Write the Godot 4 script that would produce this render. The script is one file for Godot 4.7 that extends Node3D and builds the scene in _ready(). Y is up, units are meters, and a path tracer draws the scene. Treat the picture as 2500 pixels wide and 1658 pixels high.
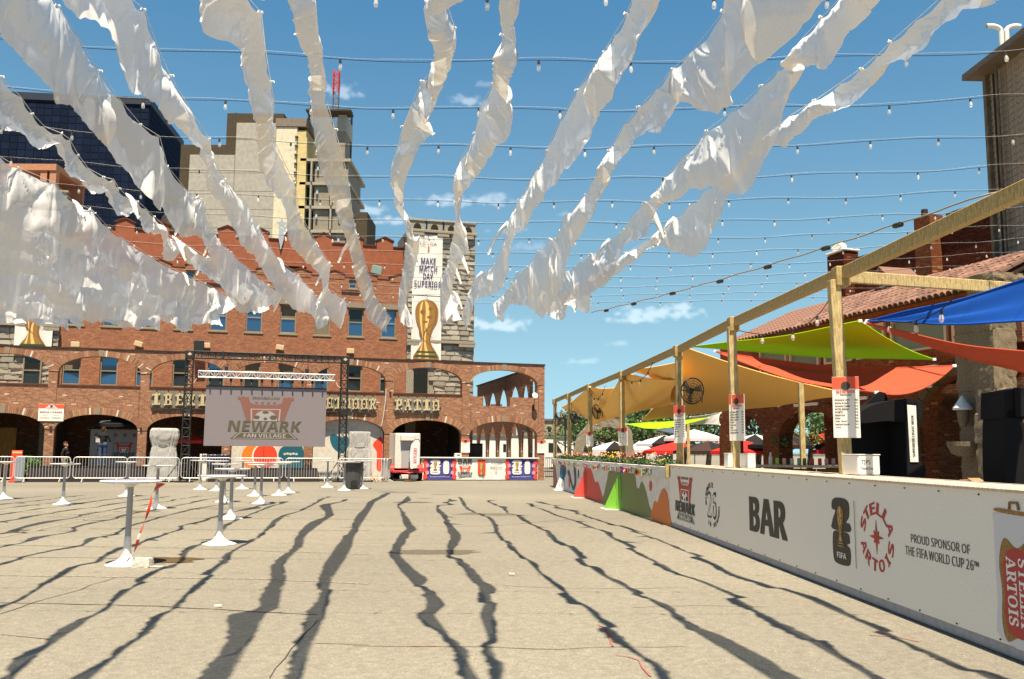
extends Node3D
# A town square hung with white cloth streamers: a brick arcade with a castle-like hall behind it,
# a bar under shade sails on one side, high tables and a big screen. Units are metres.

# frames: x runs along the face (reading direction), y up, z out of the face towards the viewer
var FT := Transform3D(Basis(Vector3(.9592, 0, -.2829), Vector3.UP, Vector3(.2829, 0, .9592)), Vector3(-22.85, 0, -41.7))      # arcade
var BT := Transform3D(Basis(Vector3(.037, 0, .9993), Vector3.UP, Vector3(-.9993, 0, .037)), Vector3(3.737, 0, -6.924))        # bar, x = minus the way from its near end
var LT := Transform3D(Basis(Vector3(.0692, 0, .9976), Vector3.UP, Vector3(-.9976, 0, .0692)), Vector3(3.281, 0, -19.22))      # planter wall
var HT := Transform3D(Basis(Vector3(.258, 0, .966), Vector3.UP, Vector3(-.966, 0, .258)), Vector3(10.5, 0, -21.6))            # brick house
var rng := RandomNumberGenerator.new()
var taken := {}
var mats := {}
var tex := {}

# ---------------------------------------------------------------- mesh builder
class MB:
	var v := PackedVector3Array()
	var n := PackedVector3Array()
	var uv := PackedVector2Array()
	var c := PackedColorArray()
	var ix := PackedInt32Array()
	var tint := Color.WHITE
	var xf := Transform3D.IDENTITY
	func at(t: Transform3D) -> MB:
		xf = t
		return self
	func vert(p: Vector3, nn: Vector3, t := Vector2.ZERO) -> int:
		v.append(xf * p); n.append((xf.basis * nn).normalized()); uv.append(t); c.append(tint)
		return v.size() - 1
	func tri(a: Vector3, b: Vector3, d: Vector3):
		var nn := (b - a).cross(d - a).normalized()
		var i := vert(a, nn); vert(b, nn); vert(d, nn)
		ix.append_array([i, i + 2, i + 1])
	func quad(a: Vector3, b: Vector3, d: Vector3, e: Vector3):   # counter-clockwise seen from outside
		var nn := (b - a).cross(e - a)
		if nn.length() < 1e-9: nn = (d - b).cross(e - b)
		nn = nn.normalized()
		var i := vert(a, nn, Vector2(0, 1)); vert(b, nn, Vector2(1, 1)); vert(d, nn, Vector2(1, 0)); vert(e, nn, Vector2(0, 0))
		ix.append_array([i, i + 2, i + 1, i, i + 3, i + 2])
	func box(p: Vector3, s: Vector3, ch := 0.0) -> MB:
		var h := s / 2
		var k := h - Vector3(ch, ch, ch)
		for ax in 3:
			for sg in [-1.0, 1.0]:
				var u := Vector3.ZERO; var w := Vector3.ZERO; var o := Vector3.ZERO
				o[ax] = h[ax] * sg; u[(ax + 1) % 3] = k[(ax + 1) % 3]; w[(ax + 2) % 3] = k[(ax + 2) % 3] * sg
				quad(p + o - u - w, p + o + u - w, p + o + u + w, p + o - u + w)
		if ch > 0.0:
			for ax in 3:
				var b := (ax + 1) % 3; var d := (ax + 2) % 3
				for s1 in [-1.0, 1.0]:
					for s2 in [-1.0, 1.0]:
						var e := Vector3.ZERO; e[ax] = k[ax]
						var f := Vector3.ZERO; f[b] = h[b] * s1; f[d] = k[d] * s2
						var g := Vector3.ZERO; g[b] = k[b] * s1; g[d] = h[d] * s2
						if s1 * s2 > 0: quad(p + f - e, p + f + e, p + g + e, p + g - e)
						else: quad(p + g - e, p + g + e, p + f + e, p + f - e)
		return self
	func cyl(a: Vector3, b: Vector3, r0: float, r1 := -1.0, seg := 10, caps := true) -> MB:
		if r1 < 0: r1 = r0
		var d := (b - a).normalized()
		var x := d.cross(Vector3.UP if absf(d.y) < .9 else Vector3.RIGHT).normalized()
		var z := d.cross(x)
		var i0 := v.size()
		for i in seg + 1:
			var t := TAU * i / seg
			var o := x * cos(t) + z * sin(t)
			vert(a + o * r0, o, Vector2(float(i) / seg, 1)); vert(b + o * r1, o, Vector2(float(i) / seg, 0))
		for i in seg:
			var q := i0 + i * 2
			ix.append_array([q, q + 1, q + 2, q + 2, q + 1, q + 3])
		if caps:
			for e in 2:
				var cc := a if e == 0 else b
				var nn := -d if e == 0 else d
				var j := vert(cc, nn)
				for i in seg + 1:
					var t := TAU * i / seg
					vert(cc + (x * cos(t) + z * sin(t)) * (r0 if e == 0 else r1), nn)
				for i in seg:
					if e == 0: ix.append_array([j, j + 1 + i, j + 2 + i])
					else: ix.append_array([j, j + 2 + i, j + 1 + i])
		return self
	func tube(pts: Array, r: float, seg := 6) -> MB:
		var i0 := v.size()
		var m := pts.size()
		var x := Vector3.ZERO
		for k in m:
			var d: Vector3 = (pts[mini(k + 1, m - 1)] - pts[maxi(k - 1, 0)]).normalized()
			if x == Vector3.ZERO: x = d.cross(Vector3.UP if absf(d.y) < .9 else Vector3.RIGHT).normalized()
			x = (x - d * x.dot(d)).normalized()
			var z := d.cross(x)
			for i in seg + 1:
				var o := x * cos(TAU * i / seg) + z * sin(TAU * i / seg)
				vert(pts[k] + o * r, o)
		for k in m - 1:
			for i in seg:
				var q := i0 + k * (seg + 1) + i
				ix.append_array([q, q + seg + 1, q + 1, q + 1, q + seg + 1, q + seg + 2])
		return self
	func lathe(prof: Array, seg := 20) -> MB:      # Vector2(radius, height) from below upwards
		for k in prof.size() - 1:
			var a: Vector2 = prof[k]; var b: Vector2 = prof[k + 1]
			var sl := Vector2(b.y - a.y, a.x - b.x).normalized()
			var i0 := v.size()
			for i in seg + 1:
				var o := Vector3(cos(TAU * i / seg), 0, sin(TAU * i / seg))
				var nn := o * sl.x + Vector3.UP * sl.y
				vert(o * a.x + Vector3.UP * a.y, nn, Vector2(float(i) / seg, 1)); vert(o * b.x + Vector3.UP * b.y, nn, Vector2(float(i) / seg, 0))
			for i in seg:
				var q := i0 + i * 2
				ix.append_array([q, q + 2, q + 1, q + 2, q + 3, q + 1])
		return self
	func sphere(p: Vector3, r: Vector3, seg := 10) -> MB:
		var i0 := v.size()
		for j in seg + 1:
			for i in seg * 2 + 1:
				var a := PI * j / seg; var b := PI * i / seg
				var o := Vector3(sin(a) * cos(b), cos(a), sin(a) * sin(b))
				vert(p + o * r, o / r)
		for j in seg:
			for i in seg * 2:
				var q := i0 + j * (seg * 2 + 1) + i
				ix.append_array([q, q + seg * 2 + 1, q + 1, q + 1, q + seg * 2 + 1, q + seg * 2 + 2])
		return self
	func ext(poly: PackedVector2Array, z0: float, z1: float) -> MB:   # outline in x, y; from depth z0 to z1 > z0
		var pg := poly
		if Geometry2D.is_polygon_clockwise(pg): pg.reverse()
		var t := Geometry2D.triangulate_polygon(pg)
		var i0 := v.size()
		for p in pg: vert(Vector3(p.x, p.y, z1), Vector3.BACK, p)
		for p in pg: vert(Vector3(p.x, p.y, z0), Vector3.FORWARD, p)
		var m := pg.size()
		for k in range(0, t.size(), 3):
			var a := pg[t[k]]; var b := pg[t[k + 1]]; var d := pg[t[k + 2]]
			var ccw := (b - a).cross(d - a) > 0
			var i1 := t[k + 1] if ccw else t[k + 2]
			var i2 := t[k + 2] if ccw else t[k + 1]
			ix.append_array([i0 + t[k], i0 + i2, i0 + i1, i0 + m + t[k], i0 + m + i1, i0 + m + i2])
		for k in m:
			var a := pg[k]; var b := pg[(k + 1) % m]
			quad(Vector3(a.x, a.y, z0), Vector3(b.x, b.y, z0), Vector3(b.x, b.y, z1), Vector3(a.x, a.y, z1))
		return self
	func quad_box(a: Vector3, b: Vector3, d: Vector3, e: Vector3, th: float) -> MB:   # a slab below the quad a b d e
		var o := (b - a).cross(e - a).normalized() * -th
		quad(a, b, d, e); quad(a + o, e + o, d + o, b + o)
		quad(a + o, b + o, b, a); quad(b + o, d + o, d, b); quad(d + o, e + o, e, d); quad(e + o, a + o, a, e)
		return self
	func grid(rows: Array, uvs := Vector2.ONE) -> MB:      # smooth sheet through rows of points
		var i0 := v.size()
		var m: int = rows.size(); var w: int = rows[0].size()
		for j in m:
			for i in w:
				var du: Vector3 = rows[j][mini(i + 1, w - 1)] - rows[j][maxi(i - 1, 0)]
				var dv: Vector3 = rows[mini(j + 1, m - 1)][i] - rows[maxi(j - 1, 0)][i]
				vert(rows[j][i], du.cross(dv).normalized(), Vector2(float(i) / (w - 1), float(j) / (m - 1)) * uvs)
		for j in m - 1:
			for i in w - 1:
				var q := i0 + j * w + i
				ix.append_array([q, q + w, q + 1, q + 1, q + w, q + w + 1])
		return self
	func mesh() -> ArrayMesh:
		var a := []
		a.resize(Mesh.ARRAY_MAX)
		a[Mesh.ARRAY_VERTEX] = v; a[Mesh.ARRAY_NORMAL] = n; a[Mesh.ARRAY_TEX_UV] = uv; a[Mesh.ARRAY_COLOR] = c; a[Mesh.ARRAY_INDEX] = ix
		var m := ArrayMesh.new()
		m.add_surface_from_arrays(Mesh.PRIMITIVE_TRIANGLES, a)
		return m

func mb() -> MB: return MB.new()

# ---------------------------------------------------------------- nodes
func numbered(called: String) -> String:
	if not taken.has(called):
		taken[called] = 0
		return called
	taken[called] += 1
	return "%s_%03d" % [called, taken[called]]

func thing(called: String, label: String, category: String, xf := Transform3D.IDENTITY, group := "") -> Node3D:
	var o := Node3D.new()
	o.name = numbered(called)
	add_child(o)
	o.transform = xf
	o.set_meta("label", label); o.set_meta("category", category)
	if group: o.set_meta("group", group)
	return o

func part(parent: Node, called: String, m, material: Material, xf := Transform3D.IDENTITY, label := "") -> MeshInstance3D:
	var o := MeshInstance3D.new()
	o.name = called
	o.mesh = m.mesh() if m is MB else m
	o.material_override = material
	o.transform = xf
	parent.add_child(o, true)
	if label: o.set_meta("label", label)
	return o

func solo(called: String, label: String, category: String, m, material: Material, xf := Transform3D.IDENTITY, group := "") -> MeshInstance3D:
	var o := part(self, numbered(called), m, material, xf)
	o.set_meta("label", label); o.set_meta("category", category)
	if group: o.set_meta("group", group)
	return o

func structure(called: String, m, material: Material, xf := Transform3D.IDENTITY) -> MeshInstance3D:
	var o := part(self, numbered(called), m, material, xf)
	o.set_meta("kind", "structure")
	return o

func copy(o: Node3D, called: String, label: String, xf: Transform3D) -> Node3D:
	var r: Node3D = o.duplicate()
	r.name = numbered(called)
	add_child(r)
	r.transform = xf
	r.set_meta("label", label)
	return r

func at_(p: Vector3, yaw := 0.0) -> Transform3D: return Transform3D(Basis(Vector3.UP, yaw), p)
func sc(p: Vector3, s: Vector3) -> Transform3D: return Transform3D(Basis.from_scale(s), p)

# ---------------------------------------------------------------- materials
func lin(r: float, g: float, b: float) -> Color: return Color(r, g, b).linear_to_srgb()

func mat(called: String, col := Color.WHITE, rough := .8, metal := 0.0) -> StandardMaterial3D:
	if mats.has(called): return mats[called]
	var m := StandardMaterial3D.new()
	m.albedo_color = col; m.roughness = rough; m.metallic = metal
	if rough > .7 and metal == 0.0: m.metallic_specular = .2
	mats[called] = m
	return m

func tri_mat(called: String, t: String, col: Color, size: float, rough := .85, bump := 0.0, world := false) -> StandardMaterial3D:
	if mats.has(called): return mats[called]
	var m := mat(called, col, rough)
	m.albedo_texture = tex[t]
	m.uv1_triplanar = true
	m.uv1_world_triplanar = world
	m.uv1_triplanar_sharpness = 8.0
	m.uv1_scale = Vector3.ONE / size
	if bump > 0.0:
		m.heightmap_enabled = true
		m.heightmap_texture = tex[t + "_h"] if tex.has(t + "_h") else tex[t]
		m.heightmap_scale = bump
	return m

func noise(freq: float, sd: int, oct := 4) -> FastNoiseLite:
	var f := FastNoiseLite.new()
	f.seed = sd; f.frequency = freq; f.fractal_octaves = oct
	f.noise_type = FastNoiseLite.TYPE_SIMPLEX_SMOOTH
	return f

func bytes_tex(w: int, h: int, data: PackedByteArray) -> ImageTexture:
	var im := Image.create_from_data(w, h, false, Image.FORMAT_RGB8, data)
	return ImageTexture.create_from_image(im)

# grain: value noise of a few sizes round a mean, tinted
func grain_tex(called: String, w: int, dark: Color, light: Color, freq: float, speck: float, sd: int, stretch := 1.0):
	var im := noise(freq, sd).get_seamless_image(w, w)
	var im2 := noise(freq * 5.0, sd + 1, 2).get_seamless_image(w, w)
	var d := PackedByteArray(); d.resize(w * w * 3)
	var r := RandomNumberGenerator.new(); r.seed = sd
	for y in w:
		for x in w:
			var yy := int(y / stretch) if stretch > 1.0 else y
			var k := im.get_pixel(x, yy).r * .6 + im2.get_pixel(x, yy).r * .4
			k = clampf((k - .5) * 1.6 + .5 + r.randf_range(-speck, speck), 0, 1)
			var q := dark.lerp(light, k)
			var i := (y * w + x) * 3
			d[i] = int(q.r * 255); d[i + 1] = int(q.g * 255); d[i + 2] = int(q.b * 255)
	tex[called] = bytes_tex(w, w, d)

# far brickwork, too small in the picture to tell brick from brick: colour and fine relief of the courses
func brick_tex(called: String, tones: Array, mortar: Color, odd: Color, odd_share: float, sd: int):
	var w := 1024; var cols := 12; var rows := 36
	var d := PackedByteArray(); d.resize(w * w * 3)
	var hgt := PackedByteArray(); hgt.resize(w * w * 3)
	var r := RandomNumberGenerator.new(); r.seed = sd
	var im := noise(.02, sd).get_seamless_image(w, w)
	var cols_of := []
	for j in rows:
		var line := []
		for i in cols + 1:
			var q: Color = tones[r.randi() % tones.size()]
			if r.randf() < odd_share: q = odd
			q = q * r.randf_range(.92, 1.08)
			line.append(q)
		line[cols] = line[0]
		cols_of.append(line)
	var bw := float(w) / cols; var bh := float(w) / rows
	for y in w:
		var j := int(y / bh)
		var fy := y - j * bh
		for x in w:
			var xx := x + (bw * .5 if j % 2 else 0.0)
			var i := int(xx / bw)
			var fx := xx - i * bw
			var g := im.get_pixel(x, y).r
			var q: Color = cols_of[j][i % cols]
			var hh := 200
			if fy < 4.0 or fx < 4.0:
				q = mortar
				hh = 60
			q = q * (.87 + .26 * g)
			var k := (y * w + x) * 3
			d[k] = clampi(int(q.r * 255), 0, 255); d[k + 1] = clampi(int(q.g * 255), 0, 255); d[k + 2] = clampi(int(q.b * 255), 0, 255)
			hgt[k] = hh; hgt[k + 1] = hh; hgt[k + 2] = hh
	tex[called] = bytes_tex(w, w, d)
	tex[called + "_h"] = bytes_tex(w, w, hgt)

# ---------------------------------------------------------------- lettering
func letters(parent: Node, s: String, cx: float, cy: float, w: float, h: float, z: float, m: Material, serif := false, bold := true, depth := .0015, turn := 0.0, slant := 0.0, called := "lettering") -> MeshInstance3D:
	var t := TextMesh.new()
	var f := SystemFont.new()
	f.font_names = PackedStringArray(["Droid Serif" if serif else "Droid Sans"])
	f.font_weight = 700 if bold else 400
	t.font = f; t.text = s; t.font_size = 32; t.pixel_size = .01; t.depth = .01
	t.curve_step = 2.0
	var bb := t.get_aabb()
	var o := MeshInstance3D.new()
	o.name = called
	o.mesh = t
	o.material_override = m
	var k := Vector3(w / bb.size.x, h / bb.size.y, depth / .01)
	var b := Basis(Vector3.BACK, turn) * Basis(Vector3(1, 0, 0), Vector3(slant, 1, 0), Vector3(0, 0, 1)) * Basis.from_scale(k)
	o.transform = Transform3D(b, Vector3(cx, cy, z) - b * bb.get_center())
	parent.add_child(o, true)
	return o

func disc(r: float, n := 24, sx := 1.0, sy := 1.0) -> PackedVector2Array:
	var p := PackedVector2Array()
	for i in n: p.append(Vector2(cos(TAU * i / n) * r * sx, sin(TAU * i / n) * r * sy))
	return p

func moved(p: PackedVector2Array, d: Vector2) -> PackedVector2Array:
	var q := PackedVector2Array()
	for a in p: q.append(a + d)
	return q

func blob(pts: Array, steps := 6) -> PackedVector2Array:    # closed smooth outline through points
	var q := PackedVector2Array()
	var m := pts.size()
	for i in m:
		for k in steps:
			q.append((pts[i] as Vector2).cubic_interpolate(pts[(i + 1) % m], pts[(i + m - 1) % m], pts[(i + 2) % m], float(k) / steps))
	return q

func rect(x0: float, y0: float, x1: float, y1: float) -> PackedVector2Array:
	return PackedVector2Array([Vector2(x0, y0), Vector2(x1, y0), Vector2(x1, y1), Vector2(x0, y1)])

func _ready():
	rng.seed = 11
	# camera
	var cam := Camera3D.new()
	cam.position = Vector3(0, 1.5, 0)
	cam.rotation = Vector3(atan(273.0 / 2250.0), 0, .008)
	cam.fov = rad_to_deg(2 * atan(829.0 / 2250.0))
	cam.far = 900
	add_child(cam)
	# sky and exposure
	var we := WorldEnvironment.new()
	var e := Environment.new()
	e.background_mode = Environment.BG_SKY
	e.tonemap_mode = Environment.TONE_MAPPER_LINEAR
	e.tonemap_exposure = 2.32
	e.sdfgi_enabled = true; e.ssao_enabled = true; e.ssil_enabled = true
	var sm := ProceduralSkyMaterial.new()
	sm.sky_top_color = Color(.145, .33, .48)
	sm.sky_horizon_color = Color(.52, .655, .69)
	sm.sky_curve = .16
	sm.ground_bottom_color = Color(.40, .36, .30)
	sm.ground_horizon_color = Color(.52, .60, .62)
	sm.sky_cover = cloud_cover()
	sm.sky_cover_modulate = Color(.44, .41, .38)
	var sky := Sky.new()
	sky.sky_material = sm
	e.sky = sky
	we.environment = e
	add_child(we)
	# sun: high, almost straight behind the viewer
	var sun := DirectionalLight3D.new()
	sun.light_energy = 1.55
	sun.light_color = Color(1, .935, .82)
	sun.light_angular_distance = .5
	sun.shadow_enabled = true
	add_child(sun)
	sun.look_at_from_position(Vector3.ZERO, Vector3(-.03, -1, -.38), Vector3.FORWARD)
	make_textures()
	ground()
	arcade()
	castle()
	skyline()
	house()
	pergola()
	bar()
	planter()
	stage()
	square_things()
	far_side()
	streamers()
	light_strings()

func cloud_cover() -> ImageTexture:
	var w := 4096; var h := 2048
	var im := Image.create(w, h, false, Image.FORMAT_RGBA8)
	im.fill(Color(1, 1, 1, 0))
	var f := noise(.09, 3, 5)
	var list := [[-11.0,21.5,1.07,0.56],[-12.0,21.7,0.36,0.41],[-3.0,21.4,1.15,0.36],[-2.0,22.4,0.56,0.25],[-4.0,15.4,2.04,0.46],[-1.6,15.5,1.53,0.51],[-0.1,15.5,0.71,0.31],[-9.1,14.7,1.15,0.41],[-7.6,14.1,1.53,0.36],[8.9,8.5,2.67,0.56],[7.9,8.2,2.04,0.36],[10.4,8.9,1.27,0.36],[-0.5,7.8,2.04,0.51],[-2.1,7.9,1.02,0.41],[4.4,5.6,1.22,0.23],[6.5,6.7,0.92,0.18],[1.3,12.7,1.78,0.31],[-0.3,13.7,1.53,0.20],[3.2,14.7,1.02,0.20]]
	var r := RandomNumberGenerator.new(); r.seed = 8
	for k in 150:      # the same small fair-weather clouds all round
		var az := r.randf_range(36, 324)
		list.append([az, r.randf_range(4, 26), r.randf_range(.6, 2.6), r.randf_range(.2, .6)])
	for c in list:
		var cx: float = c[0] / 360.0 * w
		var cy: float = (90.0 - c[1]) / 180.0 * h
		var rx: float = c[2] / 360.0 * w; var ry: float = c[3] / 180.0 * h
		var thin: float = .42 if c[3] < .35 else .95
		for y in range(int(cy - ry * 2.2), int(cy + ry * 2.0)):
			for x in range(int(cx - rx * 1.7), int(cx + rx * 1.7)):
				var q := Vector2((x - cx) / rx, (y - cy) / ry)
				var m := 1.15 - q.length() + f.get_noise_2d(x, y * 1.6) * .95
				if q.y > .45: m -= (q.y - .45) * 1.6
				var a := smoothstep(.1, .95, m) * thin
				var xx := posmod(x, w)
				if a > .004: im.set_pixel(xx, y, Color(1, 1, 1, maxf(a, im.get_pixel(xx, y).a)))
	return ImageTexture.create_from_image(im)

func asphalt_tex():
	var w := 1024
	var im := noise(.012, 31, 4).get_seamless_image(w, w)
	var d := PackedByteArray(); d.resize(w * w * 3)
	var r := RandomNumberGenerator.new(); r.seed = 31
	var v := PackedFloat32Array(); v.resize(w * w)
	for i in w * w: v[i] = .68 + (im.get_pixel(i % w, i / w).r - .5) * .09 + r.randf_range(-.05, .05)
	for k in 26000:          # aggregate: small stones, pale and dark
		var cx := r.randi() % w; var cy := r.randi() % w
		var s := r.randi_range(1, 4)
		var q := r.randf_range(-.26, .30)
		for y in range(-s, s + 1):
			for x in range(-s, s + 1):
				if x * x + y * y <= s * s: v[posmod(cy + y, w) * w + posmod(cx + x, w)] += q * .3
	for i in w * w:
		var g := clampf(v[i], .12, .98)
		d[i * 3] = int(g * 255); d[i * 3 + 1] = int(g * 253); d[i * 3 + 2] = int(g * 248)
	tex["asphalt"] = bytes_tex(w, w, d)

func make_textures():
	brick_tex("brick_old", [Color(.56, .39, .305), Color(.53, .36, .285), Color(.60, .43, .34), Color(.51, .35, .28), Color(.57, .40, .31)], Color(.62, .54, .46), Color(.74, .66, .58), .03, 21)
	brick_tex("brick_hall", [Color(.62, .425, .33), Color(.60, .405, .315), Color(.64, .445, .345), Color(.585, .40, .315)], Color(.60, .47, .38), Color(.55, .36, .28), .02, 22)
	asphalt_tex()
	grain_tex("plaster", 512, Color(.88, .88, .88), Color(1, 1, 1), .012, .05, 32)
	grain_tex("stone", 512, Color(.55, .55, .55), Color(1, 1, 1), .03, .10, 33)
	grain_tex("wood", 512, Color(.66, .62, .55), Color(1, 1, 1), .03, .05, 34, 9.0)
	grain_tex("cloth", 512, Color(.90, .90, .90), Color(1, 1, 1), .05, .06, 35)

# ---------------------------------------------------------------- ground
func strip(m: MB, pts: Array, w: float, y: float, rag := 0.0):
	for i in pts.size() - 1:
		var a: Vector2 = pts[i]; var b: Vector2 = pts[i + 1]
		var steps := maxi(1, int(a.distance_to(b) / .25)) if rag > 0.0 else 1
		for k in steps:
			var p := a.lerp(b, float(k) / steps); var q := a.lerp(b, float(k + 1) / steps)
			if rag > 0.0:
				if k > 0: p += Vector2(wob(p), wob(p + Vector2(9, 4))) * rag
				if k < steps - 1: q += Vector2(wob(q), wob(q + Vector2(9, 4))) * rag
			var d := (q - p).normalized().orthogonal() * w * .5
			var d2 := d
			if rag > 0.0:
				d = d * (.6 + .8 * absf(wob(p * 3.0))); d2 = d2 * (.6 + .8 * absf(wob(q * 3.0)))
			m.quad(Vector3(p.x + d.x, y, p.y + d.y), Vector3(p.x - d.x, y, p.y - d.y), Vector3(q.x - d2.x, y, q.y - d2.y), Vector3(q.x + d2.x, y, q.y + d2.y))
			if m.n[m.n.size() - 1].y < 0:
				for j in 4: m.n[m.n.size() - 1 - j] = Vector3.UP

var wn := FastNoiseLite.new()
func wob(p: Vector2) -> float:
	wn.frequency = .9; wn.seed = 5
	return wn.get_noise_2d(p.x * 3.0, p.y * 3.0) * 1.6

func ground():
	var xs := [-420.0, -200, -110, -60]; var zs := [60.0, 20, 6]
	var q := -40.0
	while q <= 24: xs.append(q); q += .7
	xs.append_array([40.0, 80, 160, 420])
	q = 3.0
	while q >= -60: zs.append(q); q -= .7
	zs.append_array([-80.0, -130, -260, -520])
	var f := noise(.11, 41, 5); var f2 := noise(.6, 42, 3)
	var m := mb()
	var w := xs.size()
	for z in zs:
		for x in xs:
			var k := f.get_noise_2d(x, z) * .18 + f2.get_noise_2d(x, z) * .06
			m.tint = Color(.465 * (1 + k), .44 * (1 + k), .385 * (1 + k * .9))
			m.vert(Vector3(x, 0, z), Vector3.UP)
	for j in zs.size() - 1:
		for i in w - 1:
			var a := j * w + i
			m.ix.append_array([a, a + w, a + 1, a + 1, a + w, a + w + 1])
	var gm := tri_mat("asphalt", "asphalt", Color.WHITE, 1.7, .95, 0.0, true)
	gm.vertex_color_use_as_albedo = true
	var g := structure("ground", m, gm)
	# worn parking lines, cracks and chalk marks
	var paint := tri_mat("line_paint", "stone", lin(.40, .37, .30), .9, .9, 0.0, true)
	var lines := [[Vector2(-7.87,-14.51),Vector2(-4.85,-14.27),Vector2(-2.05,-13.61)],[Vector2(-6.02,-11.13),Vector2(-2.79,-10.98),Vector2(-1.60,-10.66)],[Vector2(-7.91,-17.6),Vector2(-2.67,-17.67)],[Vector2(-10.14,-20.5),Vector2(-3.08,-20.4)],[Vector2(-8.84,-23.5),Vector2(-3.62,-23.8)],[Vector2(-8.18,-26.5),Vector2(-4.06,-26.7)],[Vector2(-9.4,-29.6),Vector2(-4.2,-29.9)],[Vector2(-12.18,-23.40),Vector2(-8.84,-19.50)],[Vector2(-13.13,-28.44),Vector2(-10.68,-24.99)],[Vector2(-11.95,-21.91),Vector2(-8.92,-20.92)],[Vector2(-5.2,-45.5),Vector2(-4.1,-42.5)],[Vector2(-1.6,-45.7),Vector2(-.9,-42.9)]]
	for l in lines:
		var s := mb(); strip(s, l, .085, .004, .05)
		part(g, "painted_line", s, paint)
	var s := mb(); strip(s, [Vector2(-8.53,-15.69),Vector2(-9.83,-28.01),Vector2(-9.63,-38.9)], .13, .004, .05)
	part(g, "painted_line", s, paint)
	var tar := mat("tar", lin(.07, .06, .048), .95)
	for l in [[Vector2(-4.61,-8.58),Vector2(-4.64,-9.20),Vector2(-4.59,-9.80),Vector2(-4.60,-11.01)],[Vector2(-1.58,-6.3),Vector2(-1.62,-6.89),Vector2(-1.66,-7.5),Vector2(-1.7,-8.39)],[Vector2(-4.1,-7.66),Vector2(-3.63,-7.49)],[Vector2(-1.52,-7.42),Vector2(-1.09,-7.38)],[Vector2(-1.21,-7.34),Vector2(-.56,-7.33),Vector2(.12,-7.28),Vector2(1.38,-7.41)],[Vector2(-2.53,-14.68),Vector2(-1.74,-14.74)],[Vector2(-.17,-10.66),Vector2(.65,-10.42),Vector2(1.97,-10.55)],[Vector2(1.2,-9.2),Vector2(1.9,-9.35),Vector2(2.5,-9.3)]]:
		s = mb(); strip(s, l, .012, .004, .06)
		part(g, "crack", s, tar)
	for l in [[Vector2(-4.94,-9.18),Vector2(-3.36,-9.07),Vector2(-2.53,-8.85),Vector2(-1.76,-8.67)],[Vector2(-3.25,-18.78),Vector2(-2.07,-18.71),Vector2(-.48,-18.76),Vector2(1.3,-20.88),Vector2(3.05,-21.6)],[Vector2(-8.5,-13.0),Vector2(-5.2,-12.9),Vector2(-3.6,-13.05)]]:
		s = mb(); strip(s, l, .022, .004, .03)
		part(g, "seam", s, tar)
	var chalk := mat("chalk", lin(.33, .12, .10), .95)
	for l in [[Vector2(.77,-8.27),Vector2(.82,-8.13),Vector2(.82,-7.88),Vector2(.81,-7.64),Vector2(.80,-7.38)],[Vector2(.79,-7.07),Vector2(.87,-7.03),Vector2(.94,-6.91),Vector2(.93,-6.68),Vector2(.95,-6.43)],[Vector2(-.77,-7.32),Vector2(-.65,-7.35),Vector2(-.56,-7.33)],[Vector2(3.0,-7.92),Vector2(3.2,-7.84),Vector2(3.3,-7.65)]]:
		s = mb(); strip(s, l, .02, .008, .03)
		part(g, "chalk_mark", s, chalk)
	var r := RandomNumberGenerator.new(); r.seed = 71
	for k in 11:              # old spills and repairs
		var o2 := Vector3(r.randf_range(-11, 3.0), .003, r.randf_range(-34, -6.5))
		var sz := r.randf_range(.12, .75)
		var pts := []
		for i in 18:
			var a := TAU * i / 18
			pts.append(o2 + Vector3(cos(a) * sz, 0, sin(a) * sz * r.randf_range(.45, .7)) * (1 + .5 * wob(Vector2(cos(a), sin(a)) + Vector2(k, 0))))
		var sm2 := mb()
		for i in 18: sm2.tri(o2, pts[(i + 1) % 18], pts[i])
		part(g, "stain", sm2, tri_mat("old_spill_%d" % (k % 3), "asphalt", [lin(.25, .225, .185), lin(.31, .285, .24), lin(.38, .35, .30)][k % 3], 1.1, .95, 0.0, true))
	for k in 4:
		var a2 := Vector2(r.randf_range(-10, 2.4), r.randf_range(-33, -8))
		var l2 := [a2]
		for i in 5: l2.append(l2[i] + Vector2(r.randf_range(.2, .9) * (1 if k % 3 else -1), r.randf_range(-.5, .3)))
		s = mb(); strip(s, l2, .009, .0045, .05)
		part(g, "crack", s, tar)
	# the dark oily patch by the table
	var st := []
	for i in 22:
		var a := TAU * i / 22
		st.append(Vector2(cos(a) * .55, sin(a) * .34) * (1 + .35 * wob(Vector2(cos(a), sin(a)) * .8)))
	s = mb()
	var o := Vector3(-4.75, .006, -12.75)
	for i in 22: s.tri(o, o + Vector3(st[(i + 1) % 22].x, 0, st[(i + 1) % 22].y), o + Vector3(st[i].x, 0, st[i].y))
	part(g, "stain", s, tri_mat("stain", "stone", lin(.16, .11, .06), .3, .9))

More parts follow.
